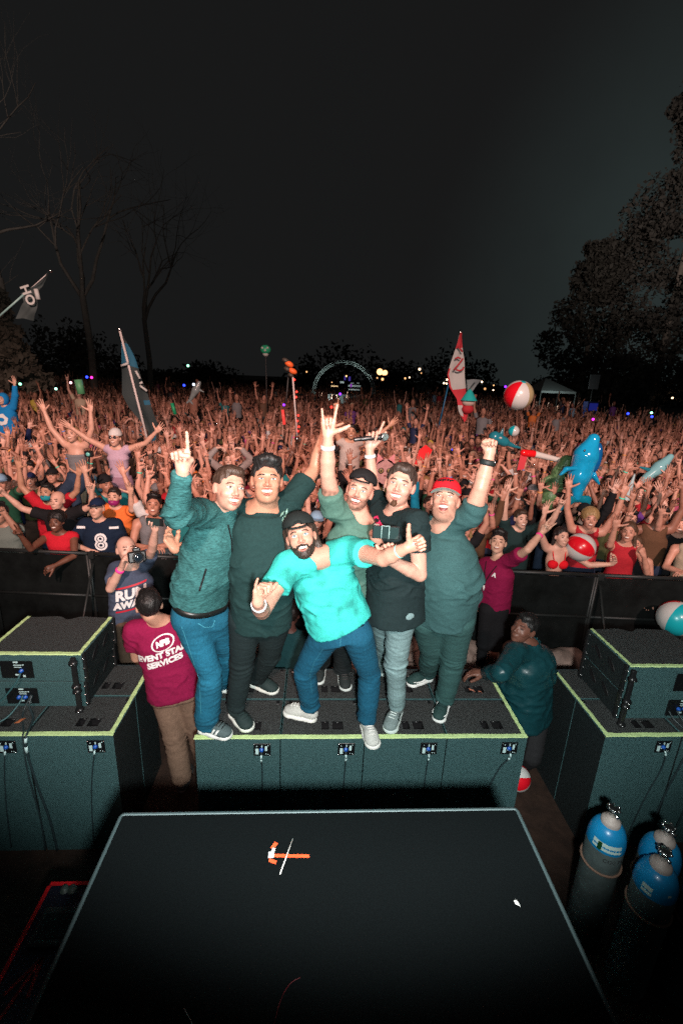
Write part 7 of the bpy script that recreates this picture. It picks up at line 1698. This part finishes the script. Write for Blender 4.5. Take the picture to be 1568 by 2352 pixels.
m = MB(); m.ball(V(.09,-.06,.20), (.06,.07,.19), None, 14, 10); m.build('belly', mat('dark_blue_vinyl', (.005,.10,.30), .15, coat=.6), t)
c_ = P(1276,1110,6.4); t = thing('inflatable_crocodile', 'green inflatable crocodile held up beside the blue dolphin', 'inflatable', c_)
CRG = mat('crocodile_vinyl', (.10,.20,.085), .35, noise=.4, nscale=26, bump=.8, bscale=40, coat=.3)
soft(t, 'body', [(V(-.07,0,-.48), V(-.05,0,-.20), .07, .125), (V(-.05,0,-.20), V(.03,0,.14), .125, .12), (V(.03,0,.14), V(.10,0,.32), .12, .10), (V(.10,0,.32), V(.22,-.02,.36), .09, .055)], CRG, .016)
for (a, b) in ((V(-.12,-.02,.08), V(-.24,-.04,.02)), (V(-.14,-.02,-.25), V(-.26,-.04,-.30)), (V(.10,-.02,-.02), V(.22,-.03,.10)), (V(.05,-.02,-.28), V(.17,-.04,-.27))): soft(t, 'leg', [(a, b, .045, .035)], CRG, .014)
for k in range(9): z = -.36+.075*k; m = MB(); m.tube([V(-.16+.012*k,-.085,z), V(-.03+.015*k,-.128,z+.012), V(.07+.012*k,-.09,z)], .010, 5); m.build('ridge', mat('crocodile_ridge', (.22,.36,.18), .35) if k == 0 else bpy.data.materials['crocodile_ridge'], t)
m = MB(); m.ball(V(.145,-.085,.36), (.028,.02,.02)); m.build('eye', plain('toy_eye_orange', (.6,.15,.08), .3), t)
c_ = P(1250,1048,6.6); t = thing('inflatable_bat', 'red and white inflatable tube held sideways above the crocodile', 'inflatable', c_); soft(t, 'grip', [(V(-.33,0,.04), V(-.18,0,.03), .055, .055)], mat('glossy_red_vinyl', (.75,.01,.015), .2, coat=.5)); soft(t, 'barrel', [(V(-.17,0,.03), V(.24,0,-.05), .050, .038)], mat('glossy_white_vinyl', (.62,.57,.53), .25, coat=.4)); m = MB(); m.add([(-.38,-.02,.02),(-.27,-.02,.02),(-.30,-.03,-.2),(-.40,-.02,-.22)], [(0,1,2,3)]); m.build('streamer', FR_, t)
c_ = P(1150,1012,8.3); t = thing('inflatable_shark', 'small teal inflatable shark behind the raised fist', 'inflatable', c_); TV = mat('teal_shark_vinyl', (.02,.20,.26), .2, coat=.5); soft(t, 'body', [(V(-.13,0,.06), V(.06,0,-.02), .11, .09), (V(.06,0,-.02), V(.30,0,-.11), .07, .025)], TV); soft(t, 'fin', [(V(-.02,0,.08), V(.01,0,.24), .05, .012, (V(0,1,0), .5))], TV); soft(t, 'tail', [(V(.28,0,-.10), V(.38,0,-.12), .03, .02)], TV); m = MB(); m.ball(V(-.06,-.10,.06), (.03,.02,.02)); m.build('eye', FW, t)
c_ = P(1503,1082,7.0); t = thing('inflatable_orca', 'pale teal inflatable whale tilted over the right of the audience', 'inflatable', c_); soft(t, 'body', [(V(-.16,0,-.16), V(.06,0,.06), .06, .10), (V(.06,0,.06), V(.20,0,.24), .10, .05)], mat('pale_teal_vinyl', (.22,.48,.52), .2, coat=.5)); soft(t, 'fin', [(V(-.12,0,.02), V(-.27,0,.06), .035, .015)], TV)
c_ = P(1446,1120,6.2); o_ = V(c_[0], 6.2, 0); t = thing('party_hat', 'slim white cone hat standing up among hands at the right', 'hat', c_); m = MB(); m.lathe([(.055,-.18),(.01,.2),(0,.205)], (0,0,0), 14, 0, Ry(.12)); m.build('cone', plain('pale_cone', (.38,.50,.52), .5), t)
c_ = P(450,900,15); t = thing('inflatable_dolphin', 'silver inflatable dolphin far back, left of the centre', 'inflatable', c_); SV = mat('silver_vinyl', (.30,.36,.36), .2, coat=.5); soft(t, 'body', [(V(-.18,0,-.25), V(.0,0,.05), .05, .12), (V(.0,0,.05), V(.12,0,.28), .12, .06)], SV, .03); soft(t, 'fin', [(V(.08,0,.08), V(.26,0,.0), .05, .02)], SV, .03); soft(t, 'tail', [(V(-.2,0,-.26), V(-.30,0,-.36), .04, .03), (V(-.2,0,-.26), V(-.12,0,-.38), .04, .03)], SV, .03)
FG = mat('green_foam', (.10,.34,.16), .5)
def stick_(name, label, p, q, yy, r, m_, cat='foam tube'):
    a, b = P(*p, yy), P(*q, yy); t = thing(name, label, cat, a); m = MB(); m.tube([a, b], r, 10); m.build('tube', m_, t, a); return t
stick_('foam_tube', 'pale green foam tube held up far left', (180,872), (188,905), 11, .085, FG); stick_('foam_tube', 'slim green foam tube leaning, right of the tall dark flag', (395,926), (403,952), 9.5, .035, mat('green_foam_dark', (.01,.28,.12), .5))
GLW = lambda n, c, s=6: M_('glow_'+n, (.02,.02,.02), .4, emit=c, estr=s)
stick_('glow_stick', 'red glowing stick between hands left of the horn sign', (649,941), (653,975), 9, .028, GLW('red', (1,.05,.04), 1.0), 'glow stick')
c_ = P(970,1048,7.6); t = thing('pennant', 'bright red cloth held high behind the grey jeans man', 'cloth', c_); m = MB(); m.add([(-.13,0,-.17),(-.02,-.03,-.13),(.11,0,-.03),(.16,.02,.11),(.03,-.02,.20),(-.07,0,.10)], [(0,1,5),(1,2,5),(2,4,5),(2,3,4)], 0, True); m.build('cloth', plain('scarlet_cloth', (.80,.01,.015), .7), t)
c_ = P(884,1083,6.6); t = thing('cat_cutout', 'pink cat face cutout held up behind the goatee man', 'cutout', c_); m = MB(); n = 28; vs = [(.155*math.cos(2*math.pi*i/n)*(1 if abs(math.sin(2*math.pi*i/n)) < .9 else .9), 0, .19*math.sin(2*math.pi*i/n)) for i in range(n)]
m.add(vs+[(a, .012, c) for a, b, c in vs], [tuple(range(n))[::-1], tuple(range(n, 2*n))]+[(i, (i+1) % n, n+(i+1) % n, n+i) for i in range(n)]); m.build('face', mat('cutout_fur', (.55,.34,.34), .8, noise=.25, nscale=18), t)
for sx in (-1, 1): m = MB(); m.add([(sx*.14,.0,.09),(sx*.125,.0,.27),(sx*.02,.0,.17),(sx*.14,.01,.09),(sx*.125,.01,.27),(sx*.02,.01,.17)], [(0,1,2),(5,4,3),(0,3,4,1),(1,4,5,2)]); m.build('ear', plain('cutout_ear', (.70,.28,.30), .8), t)
for sx in (-1, 1):
    m = MB(); m.ball((sx*.062,-.004,.01), (.042,.006,.046), None, 14, 8); e_ = m.build('eye', plain('cutout_eye_rim', (.05,.03,.03), .5), t); m = MB(); m.ball((sx*.062,-.010,.01), (.030,.005,.034), None, 14, 8); m.build('iris', plain('cutout_iris', (.35,.30,.12), .4), e_); m = MB(); m.ball((sx*.062,-.015,.01), (.012,.004,.018), None, 10, 6); m.build('pupil', IRIS, e_)
m = MB(); m.ball((0,-.008,-.06), (.018,.006,.012)); m.build('nose', plain('cutout_nose', (.35,.10,.10), .5), t)
m = MB(); m.tube([(0,.01,-.15), (0,.02,-.6)], .008, 6); m.build('stick', WP, t)
# selfie stick
a, b = P(206,1048,5.9), P(199,1190,5.9); t = thing('selfie_stick', 'long black stick with a small camera raised at the left', 'selfie stick', b); m = MB(); m.tube([b, a], .010, 6); m.build('rod', BLACKP, t, b); m = MB(); m.box(a-V(.05,.03,.01), a+V(.05,.03,.07), bev=.01); cb = m.build('camera_body', BLACKP, t, b); m = MB(); m.ball(a+V(0,-.035,.03), (.026,.01,.026)); m.build('lens', mat('teal_lens', (.15,.5,.45), .2), cb, b)
# totems
c_ = P(610,803,16); o = V(c_[0],16,0); t = thing('totem', 'green and white balloon on a thin pole far behind the men', 'totem', o); m = MB(); m.ball(c_, (.18,.18,.15)); m.build('balloon', mat('totem_green', (.03,.40,.20), .4), t, o); m = MB(); m.ball(c_-V(0,0,.14), (.10,.10,.08)); m.build('base', FW, t, o)
for (a, b) in ((-.09,.04),(.08,.05),(.0,-.03)): m = MB(); m.ball(c_+V(a,-.16,b), (.04,.02,.035)); m.build('spot', FW, t, o)
pole(c_-V(0,0,.2), V(c_[0]+.04,16,2.0), .012, plain('thin_dark_pole', (.06,.06,.06)), t, o)
Y = 9.4; a, b = P(672,862), P(683,1012); o = V(a[0], Y, 0); t = thing('totem', 'orange lantern totem on a white pole wound with red lights', 'totem', o); pole(a, b, .018, WP, t, o)
OR = mat('lantern_orange', (.70,.12,.03), .5, emit=(1,.12,.02), estr=.25)
for k, (x, y, r_) in enumerate(((656,828,.06),(664,836,.07),(660,848,.06),(672,852,.07),(668,862,.05))): m = MB(); m.ball(P(x,y), (r_*1.3,r_,r_*.75), Ry(.4), 10, 7); m.build('lantern', OR if k % 2 else plain('lantern_dark', (.06,.05,.04), .5), t, o)
for (x, y) in ((676,872),(681,900),(680,912),(685,954),(683,967),(686,980),(684,990)): m = MB(); m.ball(P(x,y,9.36), .020); m.build('red_bulb', GLW('redbulb', (1,.03,.02), 4), t, o)
m = MB(); m.ball(P(682,1008,9.3), .055); m.build('speaker_ball', METAL, t, o); pole(P(662,866,9.5), P(657,925,9.5), .012, plain('thin_dark_pole', (.06,.06,.06)), t, o)
# tiny glowing toys and far lamps
def glow(label, x, y, yy, r, n, c, s=5, name='glow_toy', cat='light'):
    m = MB(); m.ball((0,0,0), r, None, 10, 7); o = m.build(name, GLW(n, c, s)); o.location = P(x, y, yy); return tag(o, label, cat)
for (x, y, n, c, lb) in ((200,866,'blue',(.02,.05,1),'blue light ball on a headband far left'), (211,867,'pink',(1,.02,.35),'pink light ball beside the blue one'), (163,879,'rose',(1,.5,.6),'rose light dot left of the foam tube'), (47,882,'green',(.3,1,.6),'green light dot above the blue hooded arm'), (129,893,'mint',(.4,.9,.7),'mint light dot at the left'), (432,840,'green',(.05,1,.3),'green light dot high over the audience'), (423,885,'blue',(.1,.3,1),'blue light dot left of the silver dolphin'), (445,883,'white',(.7,.8,1),'white light dot above the silver dolphin'), (1160,888,'violet',(.2,.02,1),'violet light at the left of the flying beach ball'), (1441,950,'blue',(.02,.02,1),'blue light dot at the dark right side'), (1496,957,'blue',(.05,.02,1),'blue light dot near the right edge'), (1495,948,'green',(.1,.8,.2),'green light dot above the blue one at right'), (1361,963,'magenta',(.9,.02,.7),'magenta light dot right of the tent'), (1039,1032,'blue',(.05,.02,1),'blue light dot right of the red cloth'), (781,905,'violet',(.3,.02,1),'violet light dot beside the horn sign'), (761,935,'redbulb',(1,.03,.02),'red light dot by the horn sign'), (652,930,'violet',(.2,.05,1),'violet light dot by the red glow stick')):
    glow(lb, x, y, 11, .028, n, c, 4)
for k, (x, y, r, s, lb) in enumerate(((872,854,.30,3,'large orange lamp right of the arch'),(884,856,.24,3,'orange lamp beside the large one'),(880,859,.12,2.5,'small orange lamp under the two large ones'),(878,871,.13,2,'orange lamp low right of the arch'),(866,868,.08,1.2,'dim orange lamp touching the arch'),(963,848,.11,5,'bright warm lamp on a mast'),(967,857,.06,1.5,'faint amber lamp under the mast lamp'),(930,869,.10,1.5,'amber lamp in the middle distance'),(940,867,.07,4,'small warm lamp right of the amber one'),(704,854,.08,1.6,'pale lamp left of the arch'),(795,864,.08,3,'warm lamp inside the arch'),(1026,872,.09,5,'warm lamp touching the red flag'),(1019,880,.09,5,'warm lamp low by the red flag'),(1025,881,.08,5,'third warm lamp by the red flag'),(1106,877,.09,5,'warm lamp right of the red flag'),(1113,893,.12,1.0,'dim amber lamp over the audience'),(1133,885,.06,2.5,'small lamp left of the flying ball'),(1132,896,.07,5,'second small lamp left of the flying ball'),(1543,914,.09,4,'pale lamp at the far right'),(762,878,.05,2,'pale lamp in the booth'))):
    glow(lb, x, y, 46, r, 'warm%d' % int(s*10), (1, .50, .20) if s < 4 else (1, .68, .42), s, 'lamp', 'lamp')
# the arch with its booth, and the tent
TR = mat('truss_metal', (.30,.36,.35), .4, metal=.3); c_ = P(789,905,42); Rr = 2.78; t = thing('truss_arch', 'round truss arch far behind the audience', 'arch', (c_[0],42,0)); zc = P(789,902,42)[2]
def apt(a, r, y=0): return V(r*math.cos(a), y, zc+r*math.sin(a)*.98)
for (r, y) in ((Rr,-.15),(Rr-.26,-.15),(Rr-.13,.12)): m = MB(); m.tube([apt(math.pi*i/40*1.06-.09, r, y) for i in range(41)], .026, 5); m.build('chord', TR, t)
m = MB()
for i in range(80): a0, a1 = math.pi*i/80*1.06-.09, math.pi*(i+1)/80*1.06-.09; m.tube([apt(a0, Rr if i % 2 else Rr-.26, -.15), apt(a1, Rr-.26 if i % 2 else Rr, -.15)], .014, 3, caps=False)
tag(m.build('lattice', TR, t), kind='stuff')
for x in (-Rr-.1, Rr-.1): m = MB(); m.box((x-.1,-.1,0), (x+.2,.1,zc), bev=.02); m.build('leg', FENCE, t)
lamp('arch_lamp', 'SPOT', (c_[0]-1.2, 40.0, .6), (c_[0]-.2, 42, zc+2.2), 800, (.85, 1.0, .95), spot_size=math.radians(120), spot_blend=1, shadow_soft_size=.1); lamp('tent_lamp', 'POINT', (P(1280,905,33)[0], 32.5, 2.6), (0,0,0), 70, (.85, 1.0, .95), shadow_soft_size=.2)
t = thing('sound_booth', 'dark booth with pale racks and violet screens under the arch', 'booth', (c_[0]+.2,41,0)); m = MB(); m.box((-1.7,0,0), (1.7,1.2,1.9), bev=.03); m.build('counter', FENCE, t)
def bq(x0, y0, x1, y1, n, m_): a, b = P(x0,y1,40.9)-V(c_[0]+.2,41,0), P(x1,y0,40.9)-V(c_[0]+.2,41,0); m = MB(); m.box((a[0],-.12,a[2]), (b[0],-.04,b[2])); return m.build(n, m_, t)
RK = mat('rack_pale', (.22,.24,.24), .5, emit=(.5,.6,.6), estr=.10); bq(800,885,828,888,'rack',RK); bq(800,894,826,896,'rack',RK); bq(781,876,790,880,'rack',RK); bq(805,879,812,881,'rack',RK); bq(819,879,825,881,'rack',RK); bq(760,886,776,888,'rack',mat('rack_warm', (.3,.2,.1), .5, emit=(1,.5,.25), estr=.3)); bq(804,882,808,889,'screen',GLW('violets', (.5,.02,.8), .5)); bq(790,864,794,873,'screen',GLW('indigo', (.08,.03,.6), .35)); bq(800,865,805,875,'screen',GLW('indigo', (.08,.03,.6), .35))
t = thing('tent', 'pale peaked tent behind the right of the audience', 'tent', (P(1280,900,34)[0],34,0)); ox = P(1280,900,34)[0]; q = lambda x, y: P(x, y, 34)-V(ox, 34, 0); tc_ = plain('tent_canvas', (.11,.13,.13), .8)
A_, B_, Pk = q(1242,897), q(1322,900), q(1272,868); D_ = V(0,2.6,0); m = MB(); pk = Pk+V(0,1.3,0); m.add([A_, B_, B_+D_, A_+D_, pk], [(0,1,4),(1,2,4),(2,3,4),(3,0,4)]); m.build('roof', tc_, t); m = MB(); m.add([A_, B_, B_-V(0,0,.16), A_-V(0,0,.16)], [(0,3,2,1)]); m.build('valance', plain('tent_valance', (.17,.20,.20), .8), t)
for p_ in (A_, B_, A_+D_, B_+D_): m = MB(); m.tube([p_, V(p_[0],p_[1],0)], .04, 6); m.build('pole', tc_, t)
t = thing('cabinet', 'dull blue lit cabinet right of the tent', 'cabinet', (P(1363,925,32)[0],32,0)); m = MB(); m.box((-.42,0,0), (.42,.6,2.35), bev=.03); m.build('cabinet_body', mat('night_blue', (.02,.03,.12), .5), t); m = MB(); m.box((-.30,-.03,1.75), (.30,-.005,2.25)); m.build('panel', GLW('navy', (.02,.03,.35), .35), t)
t = thing('banner', 'faint pale banner above the blue cabinet', 'banner', (P(1361,888,33)[0],33,0)); m = MB(); m.tube([(0,0,0),(0,0,4.2)], .04, 6); m.build('pole', FENCE, t); m = MB(); m.box((-.36,-.05,3.2), (.36,-.02,4.2)); m.build('cloth', plain('banner_grey', (.10,.11,.12), .8), t)
# ------------------------------------------------------------------ trees at the edges of the field
BARK = mat('pale_bark', (.20,.17,.15), .9, noise=.3, nscale=3)
def limb(m, p, d, l, r, lev, rg):
    n = 5; pts = [p]; rs = [r]; q = p.copy(); d = unit(d)
    for i in range(n): d = unit(d+V(*rg.normal(0, .17, 3))+V(0,0,.05)); q = q+d*l/n; pts.append(q.copy()); rs.append(r*(1-.6*(i+1)/n))
    m.tube(pts, rs, 6 if lev < 2 else 4, caps=False)
    if lev < 4:
        for k in range(3 if lev else 4):
            j = rg.integers(2, n+1); dd = unit(d+V(*rg.normal(0, .75, 3))*V(1,.7,1)+V(0,0,.12)); limb(m, pts[j], dd, l*rg.uniform(.55,.8), rs[j]*.72, lev+1, rg)
def bare_tree(label, x, y, h, r, seed):
    rg = np.random.default_rng(seed); t = thing('bare_tree', label, 'tree', (x, y, 0)); m = MB(); p = V(0,0,0); m.tube([(0,0,0),(.1,0,h*.2),(-.1,0,h*.38)], [r, r*.8, r*.66], 9); m.build('trunk', BARK, t); m = MB()
    for k in range(4): limb(m, V(-.1,0,h*.36), V(rg.uniform(-.7,.7), rg.uniform(-.4,.4), 1), h*.33, r*.5, 1, rg)
    tag(m.build('branches', BARK, t), kind='stuff')
bare_tree('tall bare tree with pale bark at the far left', P(40,880,30)[0], 30, 21, .34, 3); bare_tree('slim bare tree behind the tall dark flag', P(215,880,36)[0], 36, 22, .30, 8); bare_tree('faint bare tree left of the centre', P(345,880,44)[0], 44, 20, .28, 21)
def leafy(label, x, y, z0, h, w_, seed, n, c, parts=9):
    rg = np.random.default_rng(seed); t = thing('leafy_tree', label, 'tree', (x, y, 0)); m = MB(); m.tube([(0,0,0),(.1,0,h*.5),(0,0,h*.85)], [.4,.25,.08], 8); m.build('trunk', BARK, t)
    cl = []
    for k in range(parts*14):
        u = rg.uniform(0, 1); cl.append((rg.uniform(-1, 1)*w_*.62*(1-.75*u), rg.uniform(-1, 1)*w_*.45*(1-.6*u), z0+(h-z0)*u, w_*rg.uniform(.12, .24)*(1-.35*u)))
    P_ = []
    for (a, b, z, rr) in cl:
        q = rg.normal(0, 1, (n//len(cl), 3)); q /= np.linalg.norm(q, axis=1)[:, None]; P_.append(q*(rg.uniform(.25, 1, (len(q), 1))**.5)*V(rr, rr, rr*.75)+V(a, b, z))
    P_ = np.concatenate(P_); d = rg.normal(0, 1, (len(P_), 3)); d /= np.linalg.norm(d, axis=1)[:, None]; e = np.cross(d, rg.normal(0, 1, (len(P_), 3))); e /= np.linalg.norm(e, axis=1)[:, None]; s_ = rg.uniform(.12, .30, (len(P_), 1))
    Vx = np.stack([P_-d*s_, P_+e*s_*.6, P_+d*s_, P_-e*s_*.6], 1).reshape(-1, 3); Q = np.arange(len(Vx)).reshape(-1, 4); tag(link('crown', np_mesh('crown', Vx, Q), t, [mat('leaves', c, .8)]), kind='stuff')
leafy('big leafy tree rising faintly at the right edge', P(1500,890,48)[0], 48, 3, 32, 13, 5, 34000, (.055,.050,.045)); leafy('lower leafy tree in front of the big one at right', P(1330,890,52)[0], 52, 2, 18, 9, 6, 16000, (.05,.046,.04)); leafy('pale bushy tree under the black flag at the far left', P(14,900,24)[0], 24, 2.2, 6.4, 2.6, 7, 6000, (.16,.14,.11))
rg = np.random.default_rng(77); P_ = []
for k in range(210):
    x = rg.uniform(-105, 125); h = 5+3.2*math.sin(x*.09)+2.2*math.sin(x*.23+1)+rg.uniform(-1.5, 2.2); rr = rg.uniform(2.2, 4.2); q = rg.normal(0, 1, (170, 3)); q /= np.linalg.norm(q, axis=1)[:, None]; P_.append(q*(rg.uniform(.1, 1, (170, 1))**.5)*V(rr, 2, max(h, 2)*.62)+V(x, 100+rg.uniform(-4, 4), max(h, 2)*.5))
P_ = np.concatenate(P_); d = rg.normal(0, 1, (len(P_), 3)); d /= np.linalg.norm(d, axis=1)[:, None]; e = np.cross(d, rg.normal(0, 1, (len(P_), 3))); e /= np.linalg.norm(e, axis=1)[:, None]; s_ = rg.uniform(.25, .6, (len(P_), 1))
Vx = np.stack([P_-d*s_, P_+e*s_*.6, P_+d*s_, P_-e*s_*.6], 1).reshape(-1, 3); tw = link('woods', np_mesh('woods', Vx, np.arange(len(Vx)).reshape(-1, 4)), None, [mat('far_woods', (.03,.03,.025), .9)]); tag(tw, 'dark distant woods closing the field behind the audience', None, None, 'stuff')
print('props', round(time.time()-T0, 1))
